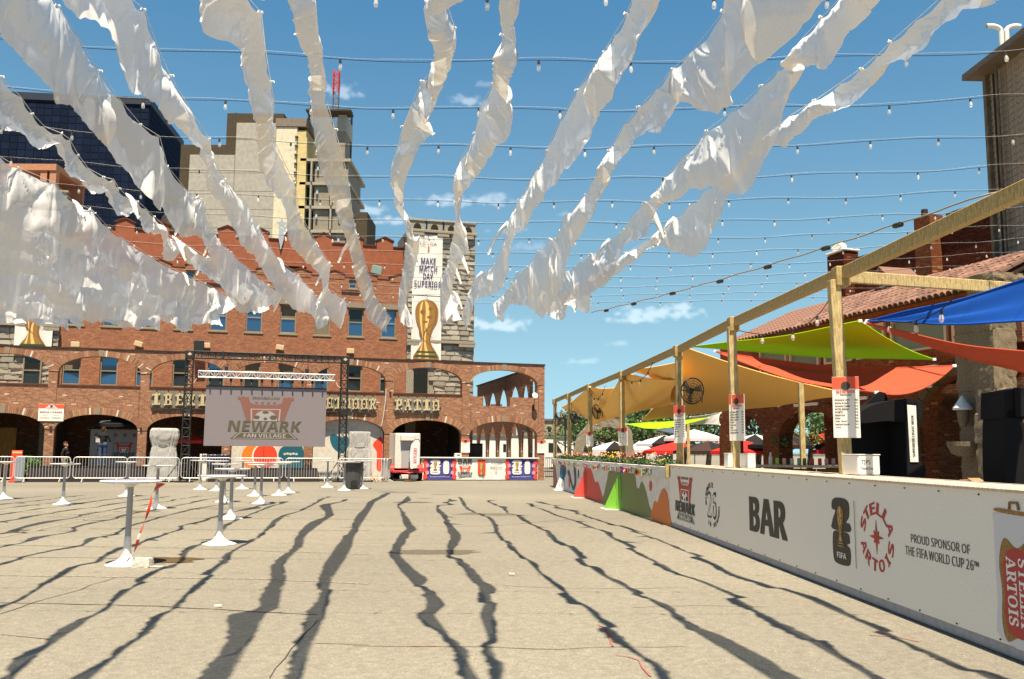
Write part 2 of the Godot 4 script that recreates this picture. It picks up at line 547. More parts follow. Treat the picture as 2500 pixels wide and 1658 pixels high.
# ---------------------------------------------------------------- streamers
const STREAMERS := [
	[[-13.00,5.22,-12.00,-12.91,5.22,-12.72,-13.10,5.29,-13.36,-13.29,5.29,-14.41,-13.33,5.36,-15.11,-13.51,5.36,-15.74,-13.66,5.35,-16.65,-13.79,5.38,-17.50,-13.95,5.40,-18.18,-14.04,5.46,-18.98,-14.01,5.49,-20.03,-14.16,5.51,-20.97,-14.10,5.59,-21.98,-14.14,5.64,-22.94,-14.27,5.67,-23.96,-14.35,5.70,-24.96,-14.34,5.77,-25.93,-14.35,5.82,-26.98],
	[-12.92,4.57,-12.00,-12.93,4.56,-12.72,-13.07,4.51,-13.36,-13.35,4.64,-14.41,-13.39,4.69,-15.11,-13.57,4.60,-15.74,-13.66,4.64,-16.65,-13.83,4.56,-17.50,-14.10,4.58,-18.18,-14.18,4.83,-18.98,-14.05,4.84,-20.03,-14.29,4.80,-20.97,-14.05,4.81,-21.98,-14.08,5.03,-22.94,-14.26,4.97,-23.96,-14.34,4.87,-24.96,-14.27,4.99,-25.93,-14.33,5.13,-26.98]],
	[[-12.11,5.13,-11.00,-12.17,5.19,-11.80,-12.06,5.22,-12.73,-12.19,5.22,-13.41,-12.35,5.29,-14.20,-12.53,5.34,-15.25,-12.78,5.35,-16.29,-12.80,5.41,-17.04,-12.96,5.45,-17.95,-13.02,5.46,-18.78,-13.15,5.50,-19.70,-13.14,5.54,-20.54,-13.29,5.57,-21.42,-13.21,5.61,-22.46,-13.28,5.66,-23.32,-13.35,5.64,-24.40,-13.39,5.70,-25.14,-13.38,5.69,-25.90,-13.42,5.75,-26.77,-13.46,5.78,-27.86],
	[-12.09,4.29,-11.00,-12.08,4.46,-11.80,-12.24,4.52,-12.73,-12.19,4.45,-13.41,-12.30,4.68,-14.20,-12.68,4.70,-15.25,-12.72,4.59,-16.29,-12.92,4.77,-17.04,-13.13,4.70,-17.95,-13.15,4.80,-18.78,-13.15,4.69,-19.70,-13.13,4.81,-20.54,-13.35,4.76,-21.42,-13.39,4.94,-22.46,-13.39,5.01,-23.32,-13.26,4.94,-24.40,-13.32,4.97,-25.14,-13.41,4.92,-25.90,-13.55,5.15,-26.77,-13.50,5.01,-27.86]],
	[[-11.06,5.16,-10.00,-11.18,5.17,-10.83,-11.15,5.19,-11.80,-11.17,5.21,-12.64,-11.24,5.27,-13.32,-11.39,5.34,-14.34,-11.54,5.34,-15.17,-11.75,5.35,-15.98,-11.87,5.40,-16.92,-11.99,5.46,-17.68,-12.11,5.45,-18.41,-12.17,5.47,-19.17,-12.23,5.47,-19.93,-12.29,5.51,-20.75,-12.33,5.52,-21.60,-12.33,5.58,-22.45,-12.32,5.60,-23.18,-12.37,5.62,-24.04,-12.41,5.67,-24.69,-12.53,5.71,-25.68,-12.52,5.74,-26.71],
	[-11.15,4.46,-10.00,-11.21,4.56,-10.83,-11.25,4.38,-11.80,-11.36,4.54,-12.64,-11.17,4.44,-13.32,-11.48,4.70,-14.34,-11.54,4.74,-15.17,-11.78,4.62,-15.98,-12.06,4.62,-16.92,-11.90,4.69,-17.68,-12.22,4.63,-18.41,-12.17,4.63,-19.17,-12.13,4.71,-19.93,-12.22,4.87,-20.75,-12.40,4.78,-21.60,-12.48,4.84,-22.45,-12.39,4.79,-23.18,-12.33,4.85,-24.04,-12.38,5.02,-24.69,-12.51,5.08,-25.68,-12.62,4.89,-26.71]],
	[[-10.02,5.11,-9.00,-10.06,5.07,-9.65,-10.17,5.12,-10.75,-10.21,5.22,-11.56,-10.22,5.18,-12.23,-10.24,5.21,-13.11,-10.49,5.33,-14.11,-10.61,5.35,-14.95,-10.83,5.37,-16.02,-10.95,5.39,-16.98,-11.13,5.41,-17.99,-11.20,5.43,-18.62,-11.22,5.51,-19.23,-11.34,5.52,-19.84,-11.35,5.49,-20.60,-11.44,5.52,-21.21,-11.34,5.62,-21.92,-11.40,5.65,-22.57,-11.49,5.60,-23.61,-11.55,5.63,-24.32,-11.60,5.74,-25.28,-11.57,5.74,-26.32,-11.60,5.80,-27.38,-11.56,5.84,-28.17],
	[-9.99,4.48,-9.00,-10.13,4.42,-9.65,-10.08,4.38,-10.75,-10.34,4.51,-11.56,-10.17,4.57,-12.23,-10.15,4.56,-13.11,-10.51,4.52,-14.11,-10.66,4.53,-14.95,-10.96,4.66,-16.02,-10.88,4.78,-16.98,-11.27,4.61,-17.99,-11.36,4.74,-18.62,-11.39,4.73,-19.23,-11.31,4.80,-19.84,-11.44,4.74,-20.60,-11.45,4.84,-21.21,-11.37,4.95,-21.92,-11.44,4.94,-22.57,-11.68,4.90,-23.61,-11.69,4.97,-24.32,-11.73,4.97,-25.28,-11.74,5.11,-26.32,-11.62,5.10,-27.38,-11.57,5.22,-28.17]],
	[[-9.07,5.07,-8.00,-9.14,5.04,-8.89,-9.19,5.10,-9.97,-9.24,5.21,-10.96,-9.37,5.14,-11.56,-9.29,5.26,-12.31,-9.42,5.23,-13.15,-9.58,5.32,-14.24,-9.73,5.36,-15.18,-10.01,5.35,-16.27,-10.11,5.38,-16.91,-10.15,5.43,-17.79,-10.30,5.45,-18.64,-10.38,5.47,-19.40,-10.45,5.55,-20.22,-10.47,5.52,-21.29,-10.42,5.60,-22.09,-10.50,5.60,-22.69,-10.54,5.67,-23.57,-10.55,5.72,-24.45,-10.69,5.74,-25.15,-10.66,5.68,-25.87,-10.67,5.74,-26.54,-10.71,5.83,-27.60],
	[-9.14,4.28,-8.00,-9.29,4.34,-8.89,-9.30,4.49,-9.97,-9.32,4.37,-10.96,-9.54,4.30,-11.56,-9.31,4.52,-12.31,-9.39,4.53,-13.15,-9.62,4.66,-14.24,-9.67,4.59,-15.18,-9.97,4.55,-16.27,-10.25,4.62,-16.91,-10.23,4.77,-17.79,-10.48,4.63,-18.64,-10.42,4.73,-19.40,-10.55,4.93,-20.22,-10.62,4.80,-21.29,-10.38,4.79,-22.09,-10.59,4.81,-22.69,-10.69,4.85,-23.57,-10.64,4.91,-24.45,-10.59,4.95,-25.15,-10.57,4.84,-25.87,-10.65,5.02,-26.54,-10.61,5.04,-27.60]],
	[[-7.79,4.90,-2.80,-7.89,4.93,-3.49,-7.94,4.92,-4.18,-7.93,4.91,-5.01,-7.97,5.00,-6.03,-8.04,5.02,-6.68,-8.12,5.04,-7.30,-8.14,5.02,-8.00,-8.17,5.06,-8.99,-8.31,5.12,-9.90,-8.31,5.17,-10.57,-8.41,5.21,-11.45,-8.43,5.23,-12.11,-8.43,5.22,-13.05,-8.71,5.31,-14.09,-8.61,5.27,-14.69,-8.97,5.30,-15.63,-9.12,5.36,-16.64,-9.19,5.43,-17.40,-9.34,5.43,-18.48,-9.45,5.47,-19.35,-9.49,5.52,-20.03,-9.55,5.53,-21.01,-9.60,5.60,-21.91,-9.58,5.65,-22.75,-9.61,5.66,-23.35,-9.66,5.67,-24.05,-9.66,5.71,-24.84,-9.78,5.70,-25.69,-9.76,5.80,-26.48,-9.73,5.75,-27.32,-9.72,5.84,-27.97],
	[-7.77,4.13,-2.80,-7.95,4.14,-3.49,-7.93,4.25,-4.18,-8.12,4.10,-5.01,-8.10,4.20,-6.03,-8.10,4.22,-6.68,-8.05,4.20,-7.30,-8.27,4.19,-8.00,-8.35,4.28,-8.99,-8.28,4.39,-9.90,-8.24,4.32,-10.57,-8.53,4.51,-11.45,-8.39,4.39,-12.11,-8.42,4.42,-13.05,-8.80,4.52,-14.09,-8.80,4.64,-14.69,-9.04,4.67,-15.63,-9.28,4.64,-16.64,-9.39,4.80,-17.40,-9.26,4.82,-18.48,-9.61,4.72,-19.35,-9.51,4.89,-20.03,-9.61,4.87,-21.01,-9.75,4.88,-21.91,-9.57,5.00,-22.75,-9.71,4.94,-23.35,-9.63,4.87,-24.05,-9.59,5.09,-24.84,-9.86,5.08,-25.69,-9.72,5.01,-26.48,-9.87,4.98,-27.32,-9.91,5.07,-27.97]],
	[[-6.86,4.82,-2.80,-6.92,4.91,-3.61,-7.01,4.94,-4.64,-7.09,4.91,-5.48,-7.15,4.96,-6.40,-7.21,5.04,-7.49,-7.31,5.11,-8.22,-7.30,5.05,-8.86,-7.32,5.17,-9.87,-7.38,5.11,-10.56,-7.51,5.19,-11.49,-7.52,5.24,-12.40,-7.62,5.24,-13.33,-7.73,5.26,-14.07,-7.79,5.35,-15.09,-8.11,5.34,-15.88,-8.22,5.38,-16.92,-8.30,5.41,-17.57,-8.37,5.41,-18.39,-8.50,5.51,-19.09,-8.56,5.53,-20.04,-8.63,5.50,-20.96,-8.69,5.54,-21.65,-8.63,5.61,-22.72,-8.70,5.62,-23.78,-8.78,5.70,-24.81,-8.87,5.77,-25.79,-8.87,5.75,-26.55,-8.82,5.77,-27.54],
	[-6.85,4.17,-2.80,-6.83,4.14,-3.61,-6.99,4.12,-4.64,-7.05,4.16,-5.48,-7.14,4.14,-6.40,-7.40,4.26,-7.49,-7.41,4.40,-8.22,-7.47,4.30,-8.86,-7.31,4.46,-9.87,-7.52,4.37,-10.56,-7.68,4.49,-11.49,-7.58,4.55,-12.40,-7.65,4.47,-13.33,-7.91,4.60,-14.07,-7.73,4.64,-15.09,-8.14,4.73,-15.88,-8.29,4.54,-16.92,-8.24,4.57,-17.57,-8.30,4.68,-18.39,-8.61,4.68,-19.09,-8.66,4.86,-20.04,-8.53,4.85,-20.96,-8.83,4.82,-21.65,-8.74,4.77,-22.72,-8.71,5.00,-23.78,-8.95,4.89,-24.81,-8.97,4.98,-25.79,-8.82,5.12,-26.55,-8.72,5.16,-27.54]],
	[[-5.96,4.86,-2.92,-6.00,4.88,-3.47,-6.04,4.90,-4.02,-6.08,4.92,-4.57,-6.12,4.94,-5.12,-6.15,4.97,-5.67,-6.19,4.99,-6.22,-6.23,5.01,-6.77,-6.27,5.03,-7.32,-6.31,5.05,-7.87,-6.35,5.07,-8.42,-6.39,5.09,-8.97,-6.43,5.11,-9.52,-6.47,5.13,-10.07,-6.50,5.15,-10.62,-6.56,5.18,-11.42,-6.61,5.20,-11.94,-6.52,5.23,-12.74,-6.83,5.28,-13.99,-6.78,5.30,-14.51,-7.15,5.36,-15.95,-7.29,5.39,-16.83,-7.55,5.47,-18.93,-7.72,5.56,-21.28,-7.70,5.61,-22.75,-7.77,5.65,-23.64,-7.84,5.68,-24.53,-7.90,5.71,-25.26],
	[-6.06,4.16,-2.92,-6.04,4.19,-3.47,-6.11,4.29,-4.02,-6.11,4.30,-4.57,-6.04,4.30,-5.12,-6.12,4.22,-5.67,-6.25,4.25,-6.22,-6.22,4.31,-6.77,-6.31,4.28,-7.32,-6.21,4.32,-7.87,-6.41,4.44,-8.42,-6.49,4.36,-8.97,-6.40,4.49,-9.52,-6.41,4.51,-10.07,-6.45,4.53,-10.62,-6.58,4.42,-11.42,-6.59,4.40,-11.94,-6.51,4.43,-12.74,-6.94,4.58,-13.99,-6.74,4.56,-14.51,-7.12,4.73,-15.95,-7.33,4.74,-16.83,-7.58,4.74,-18.93,-7.83,4.91,-21.28,-7.77,4.81,-22.75,-7.57,5.16,-23.64,-7.85,5.08,-24.53,-7.61,5.45,-25.26]],
	[[-3.67,4.86,-3.00,-3.80,4.89,-3.55,-3.93,4.91,-4.10,-4.06,4.93,-4.65,-4.19,4.95,-5.20,-4.32,4.97,-5.75,-4.45,4.99,-6.30,-4.58,5.01,-6.85,-4.71,5.03,-7.40,-4.90,5.06,-8.20,-5.01,5.08,-8.62,-5.11,5.10,-9.17,-5.27,5.12,-9.73,-5.37,5.14,-10.19,-5.30,5.15,-10.44,-5.30,5.15,-10.63,-5.52,5.18,-11.33,-5.68,5.20,-11.96,-5.67,5.22,-12.42,-5.60,5.23,-12.56,-5.73,5.24,-13.03,-5.81,5.26,-13.53,-5.80,5.28,-13.90,-5.87,5.30,-14.36,-5.97,5.32,-14.97,-6.05,5.34,-15.60,-6.30,5.37,-16.44,-6.33,5.39,-16.86,-6.31,5.40,-17.15,-6.33,5.42,-17.70,-6.36,5.47,-18.97,-6.48,5.52,-20.32,-6.54,5.57,-21.47,-6.57,5.59,-22.19,-6.61,5.63,-23.09,-6.65,5.66,-24.00,-6.69,5.70,-24.89],
	[-3.66,4.15,-3.00,-3.83,4.23,-3.55,-3.84,4.16,-4.10,-4.12,4.21,-4.65,-4.25,4.20,-5.20,-4.42,4.36,-5.75,-4.47,4.30,-6.30,-4.67,4.29,-6.85,-4.66,4.30,-7.40,-4.89,4.47,-8.20,-4.98,4.56,-8.62,-5.09,4.75,-9.17,-5.27,4.79,-9.73,-5.36,4.87,-10.19,-5.30,5.00,-10.44,-5.29,4.76,-10.63,-5.51,4.90,-11.33,-5.61,4.89,-11.96,-5.71,4.99,-12.42,-5.64,5.04,-12.56,-5.73,4.88,-13.03,-5.77,4.96,-13.53,-5.80,5.14,-13.90,-5.87,4.95,-14.36,-5.98,5.01,-14.97,-6.07,5.16,-15.60,-6.33,4.95,-16.44,-6.30,4.98,-16.86,-6.32,5.27,-17.15,-6.33,5.10,-17.70,-6.43,5.12,-18.97,-6.51,5.10,-20.32,-6.36,4.89,-21.47,-6.30,5.30,-22.19,-6.55,4.92,-23.09,-6.40,5.14,-24.00,-6.80,5.36,-24.89]],
	[[-2.86,4.86,-2.81,-2.97,4.88,-3.36,-3.07,4.90,-3.91,-3.18,4.92,-4.46,-3.29,4.94,-5.01,-3.39,4.96,-5.56,-3.50,4.98,-6.11,-3.66,5.01,-6.91,-3.67,5.02,-7.05,-3.79,5.04,-7.62,-3.97,5.07,-8.44,-4.11,5.10,-9.26,-4.22,5.13,-10.07,-4.18,5.15,-10.52,-4.58,5.20,-11.84,-4.78,5.25,-13.14,-4.76,5.27,-13.70,-5.49,5.39,-16.75,-5.69,5.45,-18.31,-5.89,5.51,-20.01,-6.18,5.62,-22.96,-6.17,5.66,-23.87,-6.29,5.70,-25.12],
	[-2.87,4.19,-2.81,-2.95,4.15,-3.36,-3.09,4.26,-3.91,-3.08,4.24,-4.46,-3.36,4.33,-5.01,-3.36,4.21,-5.56,-3.59,4.36,-6.11,-3.64,4.32,-6.91,-3.65,4.24,-7.05,-3.78,4.38,-7.62,-3.96,4.42,-8.44,-4.11,4.46,-9.26,-4.22,4.39,-10.07,-4.18,4.30,-10.52,-4.60,4.61,-11.84,-4.79,4.54,-13.14,-4.78,4.72,-13.70,-5.53,4.93,-16.75,-5.73,4.56,-18.31,-5.93,4.47,-20.01,-6.25,5.06,-22.96,-6.25,5.25,-23.87,-6.57,5.21,-25.12]],
	[[-2.33,4.86,-2.80,-2.42,4.88,-3.35,-2.52,4.90,-3.90,-2.61,4.92,-4.45,-2.70,4.94,-5.00,-2.80,4.96,-5.55,-2.89,4.98,-6.10,-3.02,5.01,-6.90,-3.00,5.02,-7.10,-3.15,5.04,-7.72,-3.33,5.08,-8.56,-3.51,5.12,-9.74,-3.61,5.15,-10.59,-3.85,5.18,-11.39,-4.03,5.23,-12.51,-4.14,5.28,-13.98,-4.41,5.34,-15.64,-4.96,5.48,-19.16,-5.02,5.56,-21.33,-5.29,5.66,-24.05,-5.40,5.70,-25.03,-5.51,5.74,-26.01,-5.60,5.77,-26.80,-5.75,5.82,-28.08],
	[-2.23,4.13,-2.80,-2.46,4.21,-3.35,-2.59,4.17,-3.90,-2.69,4.25,-4.45,-2.68,4.22,-5.00,-2.75,4.22,-5.55,-2.82,4.36,-6.10,-3.01,4.32,-6.90,-2.99,4.31,-7.10,-3.15,4.50,-7.72,-3.33,4.66,-8.56,-3.53,4.85,-9.74,-3.65,4.99,-10.59,-3.89,4.80,-11.39,-4.05,4.86,-12.51,-4.16,4.60,-13.98,-4.45,4.77,-15.64,-5.03,4.91,-19.16,-5.07,4.74,-21.33,-5.35,5.07,-24.05,-5.41,5.09,-25.03,-5.64,5.29,-26.01,-5.67,5.02,-26.80,-5.67,5.32,-28.08]],
	[[-1.41,4.85,-2.71,-1.50,4.87,-3.26,-1.59,4.89,-3.81,-1.69,4.92,-4.36,-1.78,4.94,-4.91,-1.87,4.96,-5.46,-1.96,4.98,-6.01,-2.10,5.01,-6.81,-2.06,5.02,-7.13,-2.22,5.05,-7.84,-2.39,5.08,-8.69,-2.51,5.10,-9.29,-2.83,5.15,-10.40,-2.97,5.19,-11.54,-3.09,5.23,-12.66,-3.46,5.30,-14.57,-3.75,5.41,-17.33,-3.94,5.50,-19.64,-4.79,5.65,-23.55,-4.78,5.68,-24.60,-4.71,5.72,-25.55,-4.84,5.76,-26.67],
	[-1.56,4.35,-2.71,-1.65,4.37,-3.26,-1.74,4.39,-3.81,-1.84,4.42,-4.36,-1.93,4.44,-4.91,-2.02,4.46,-5.46,-2.11,4.48,-6.01,-2.41,4.73,-6.81,-2.24,4.73,-7.13,-2.40,4.79,-7.84,-2.56,4.78,-8.69,-2.66,4.75,-9.29,-2.95,4.79,-10.40,-3.07,4.77,-11.54,-3.19,4.85,-12.66,-3.59,4.80,-14.57,-4.00,5.13,-17.33,-4.11,5.09,-19.64,-5.04,4.99,-23.55,-4.90,5.03,-24.60,-4.85,4.88,-25.55,-4.97,5.04,-26.67]],
	[[-1.02,4.86,-2.77,-1.09,4.88,-3.32,-1.17,4.90,-3.87,-1.24,4.92,-4.42,-1.31,4.94,-4.97,-1.39,4.96,-5.52,-1.46,4.98,-6.07,-1.57,5.01,-6.87,-1.73,5.04,-7.76,-1.93,5.09,-9.07,-2.05,5.14,-10.20,-2.14,5.17,-11.13,-2.34,5.24,-12.80,-2.56,5.29,-14.27,-2.82,5.37,-16.37,-3.14,5.48,-19.33,-3.44,5.59,-22.03,-3.80,5.71,-25.14,-3.91,5.81,-27.98,-4.08,5.93,-30.99],
	[-1.10,4.44,-2.77,-1.17,4.46,-3.32,-1.25,4.48,-3.87,-1.32,4.50,-4.42,-1.39,4.52,-4.97,-1.47,4.54,-5.52,-1.54,4.56,-6.07,-1.72,4.78,-6.87,-1.80,4.84,-7.76,-2.04,4.85,-9.07,-2.25,4.87,-10.20,-2.37,4.88,-11.13,-2.57,5.01,-12.80,-2.73,5.03,-14.27,-2.93,5.04,-16.37,-3.36,5.17,-19.33,-3.61,5.15,-22.03,-3.99,5.11,-25.14,-4.12,5.25,-27.98,-4.26,5.47,-30.99]],
	[[0.31,4.85,-2.72,0.19,4.87,-3.27,0.08,4.90,-3.82,-0.04,4.92,-4.37,-0.15,4.94,-4.92,-0.27,4.96,-5.47,-0.38,4.98,-6.02,-0.55,5.01,-6.82,-0.50,5.03,-7.40,-0.67,5.06,-8.21,-0.91,5.08,-8.65,-1.07,5.10,-9.30,-1.25,5.13,-10.06,-1.55,5.19,-11.50,-1.68,5.23,-12.66,-1.84,5.33,-15.13,-1.83,5.36,-16.00,-2.06,5.41,-17.39,-2.47,5.53,-20.41,-2.96,5.66,-23.84,-3.11,5.76,-26.48,-3.24,5.84,-28.60],
	[0.35,4.30,-2.72,0.15,4.72,-3.27,0.17,4.35,-3.82,-0.10,4.52,-4.37,-0.15,4.69,-4.92,-0.17,4.71,-5.47,-0.34,4.58,-6.02,-0.69,4.79,-6.82,-0.67,4.79,-7.40,-0.77,4.71,-8.21,-0.81,4.70,-8.65,-0.84,4.78,-9.30,-1.05,4.89,-10.06,-1.39,4.90,-11.50,-1.54,4.78,-12.66,-1.66,5.02,-15.13,-1.64,5.27,-16.00,-1.87,4.92,-17.39,-2.36,4.88,-20.41,-2.89,4.82,-23.84,-2.88,5.03,-26.48,-3.22,5.16,-28.60]],
	[[0.26,4.85,-2.71,0.21,4.87,-3.26,0.16,4.89,-3.81,0.11,4.92,-4.36,0.06,4.94,-4.91,0.01,4.96,-5.46,-0.04,4.98,-6.01,-0.12,5.01,-6.81,-0.10,5.04,-7.55,-0.11,5.05,-7.91,-0.21,5.08,-8.70,-0.36,5.11,-9.42,-0.44,5.14,-10.28,-0.67,5.18,-11.38,-0.80,5.21,-12.19,-0.87,5.29,-14.27,-1.01,5.34,-15.57,-1.17,5.41,-17.35,-1.37,5.49,-19.35,-1.72,5.57,-21.60,-1.88,5.65,-23.77,-1.59,5.67,-24.16,-1.67,5.72,-25.45,-1.71,5.75,-26.21,-1.78,5.79,-27.24],
	[0.29,4.70,-2.71,0.16,4.62,-3.26,0.19,4.64,-3.81,0.05,4.37,-4.36,0.10,4.79,-4.91,-0.03,4.56,-5.46,0.01,4.43,-6.01,-0.01,4.73,-6.81,-0.01,4.74,-7.55,-0.05,4.75,-7.91,-0.03,4.59,-8.70,-0.18,4.69,-9.42,-0.31,4.77,-10.28,-0.59,4.79,-11.38,-0.74,4.66,-12.19,-0.70,4.72,-14.27,-0.80,4.88,-15.57,-1.06,4.96,-17.35,-1.28,4.91,-19.35,-1.56,4.87,-21.60,-1.83,4.71,-23.77,-1.43,5.32,-24.16,-1.87,5.02,-25.45,-1.43,5.25,-26.21,-1.83,5.36,-27.24]],
	[[1.47,4.85,-2.73,1.40,4.87,-3.28,1.32,4.90,-3.83,1.25,4.92,-4.38,1.18,4.94,-4.93,1.10,4.96,-5.48,1.03,4.98,-6.03,0.92,5.01,-6.83,0.91,5.02,-7.11,0.85,5.03,-7.49,0.80,5.05,-7.89,0.72,5.07,-8.37,0.64,5.09,-8.86,0.51,5.12,-9.81,0.41,5.17,-10.98,0.26,5.21,-12.15,0.08,5.27,-13.59,0.00,5.30,-14.38,-0.09,5.34,-15.40,-0.21,5.42,-17.52,-0.39,5.49,-19.46,-0.70,5.54,-20.79,-0.97,5.59,-22.10,-1.21,5.68,-24.55,-1.54,5.83,-28.48],
	[1.56,4.45,-2.73,1.47,4.47,-3.28,1.41,4.35,-3.83,1.15,4.37,-4.38,1.22,4.54,-4.93,1.12,4.71,-5.48,1.06,4.83,-6.03,0.93,4.57,-6.83,0.92,4.60,-7.11,0.87,4.58,-7.49,0.81,4.57,-7.89,0.74,4.50,-8.37,0.67,4.40,-8.86,0.54,4.52,-9.81,0.44,4.65,-10.98,0.30,4.74,-12.15,0.14,4.79,-13.59,0.05,4.95,-14.38,-0.04,4.84,-15.40,-0.15,4.73,-17.52,-0.32,4.89,-19.46,-0.62,5.00,-20.79,-0.90,5.07,-22.10,-1.11,4.96,-24.55,-1.46,5.32,-28.48]],
	[[2.12,4.85,-2.72,2.05,4.87,-3.27,1.99,4.90,-3.82,1.92,4.92,-4.37,1.86,4.94,-4.92,1.80,4.96,-5.47,1.73,4.98,-6.02,1.64,5.01,-6.82,1.68,5.02,-7.05,1.59,5.05,-7.85,1.48,5.06,-8.27,1.41,5.09,-8.82,1.32,5.10,-9.33,1.24,5.13,-9.92,1.16,5.17,-10.96,1.11,5.22,-12.37,1.06,5.25,-13.20,0.83,5.31,-14.78,0.83,5.35,-15.85,0.67,5.39,-16.77,0.50,5.43,-17.89,0.31,5.51,-19.98,0.11,5.53,-20.57,-0.03,5.60,-22.40,-0.14,5.64,-23.31,-0.24,5.66,-24.07,-0.34,5.69,-24.86,-0.45,5.73,-25.78,-0.56,5.76,-26.66],
	[2.32,4.25,-2.72,2.25,4.27,-3.27,2.19,4.30,-3.82,2.12,4.32,-4.37,2.06,4.34,-4.92,2.00,4.36,-5.47,1.93,4.38,-6.02,1.72,4.29,-6.82,1.75,4.27,-7.05,1.67,4.49,-7.85,1.55,4.75,-8.27,1.45,4.65,-8.82,1.37,4.82,-9.33,1.29,4.87,-9.92,1.18,4.83,-10.96,1.15,4.91,-12.37,1.09,4.86,-13.20,0.91,4.64,-14.78,0.90,4.43,-15.85,0.75,4.26,-16.77,0.58,4.11,-17.89,0.39,4.64,-19.98,0.17,4.78,-20.57,0.01,5.10,-22.40,0.09,5.39,-23.31,-0.20,5.11,-24.07,-0.26,5.00,-24.86,-0.49,5.37,-25.78,-0.28,5.32,-26.66]],
	[[2.65,4.85,-2.70,2.64,4.87,-3.25,2.62,4.89,-3.80,2.60,4.92,-4.35,2.59,4.94,-4.90,2.57,4.96,-5.45,2.55,4.98,-6.00,2.53,5.01,-6.80,2.50,5.02,-7.14,2.48,5.04,-7.54,2.51,5.05,-7.95,2.48,5.07,-8.30,2.44,5.08,-8.69,2.33,5.11,-9.48,2.19,5.14,-10.16,2.13,5.18,-11.20,2.08,5.22,-12.27,2.06,5.24,-12.94,2.00,5.28,-13.85,1.93,5.30,-14.55,1.93,5.35,-15.70,1.78,5.39,-16.81,1.57,5.45,-18.36,1.41,5.48,-19.11,1.19,5.53,-20.51,0.92,5.62,-22.85,0.76,5.66,-23.92,0.60,5.70,-25.09],
	[2.58,4.70,-2.70,2.64,4.47,-3.25,2.52,4.49,-3.80,2.60,4.37,-4.35,2.64,4.54,-4.90,2.59,4.56,-5.45,2.65,4.73,-6.00,2.55,4.69,-6.80,2.54,4.64,-7.14,2.52,4.81,-7.54,2.52,4.91,-7.95,2.50,4.63,-8.30,2.48,4.42,-8.69,2.40,4.22,-9.48,2.26,4.50,-10.16,2.20,4.73,-11.20,2.11,4.88,-12.27,2.09,5.04,-12.94,2.04,4.82,-13.85,1.98,4.90,-14.55,1.96,5.06,-15.70,1.83,4.69,-16.81,1.64,4.72,-18.36,1.49,4.73,-19.11,1.27,4.87,-20.51,0.99,4.94,-22.85,0.73,5.26,-23.92,0.79,5.45,-25.09]],
	[[3.47,4.87,-3.13,3.45,4.89,-3.68,3.42,4.91,-4.23,3.39,4.93,-4.78,3.37,4.95,-5.33,3.34,4.97,-5.88,3.30,5.00,-6.68,3.28,5.02,-7.16,3.26,5.04,-7.62,3.26,5.05,-7.91,3.23,5.06,-8.23,3.18,5.08,-8.60,3.09,5.09,-9.08,2.98,5.11,-9.58,2.94,5.13,-10.03,2.94,5.16,-10.91,2.86,5.21,-12.07,2.78,5.24,-12.92,2.72,5.28,-13.83,2.65,5.32,-14.90,2.55,5.35,-15.78,2.44,5.39,-16.90,2.26,5.43,-17.95,2.02,5.49,-19.40,1.80,5.55,-21.10,1.62,5.60,-22.31,1.52,5.62,-23.02,1.36,5.67,-24.15,1.26,5.69,-24.86,1.09,5.74,-26.05],
	[3.43,4.32,-3.13,3.49,4.49,-3.68,3.42,4.66,-4.23,3.45,4.68,-4.78,3.32,4.40,-5.33,3.35,4.57,-5.88,3.33,4.81,-6.68,3.32,4.79,-7.16,3.30,4.85,-7.62,3.27,4.92,-7.91,3.25,4.80,-8.23,3.18,4.80,-8.60,3.10,4.92,-9.08,2.99,4.81,-9.58,2.93,4.93,-10.03,2.95,5.05,-10.91,2.88,4.95,-12.07,2.81,4.47,-12.92,2.77,4.51,-13.83,2.69,4.78,-14.90,2.55,5.09,-15.78,2.42,5.22,-16.90,2.26,5.14,-17.95,2.07,5.18,-19.40,1.83,5.19,-21.10,1.85,4.90,-22.31,1.30,5.23,-23.02,1.43,5.05,-24.15,1.17,5.10,-24.86,0.87,5.49,-26.05]],
]

func crease(x: float) -> float: return pow(1.0 - absf(sin(x)), 3.0)

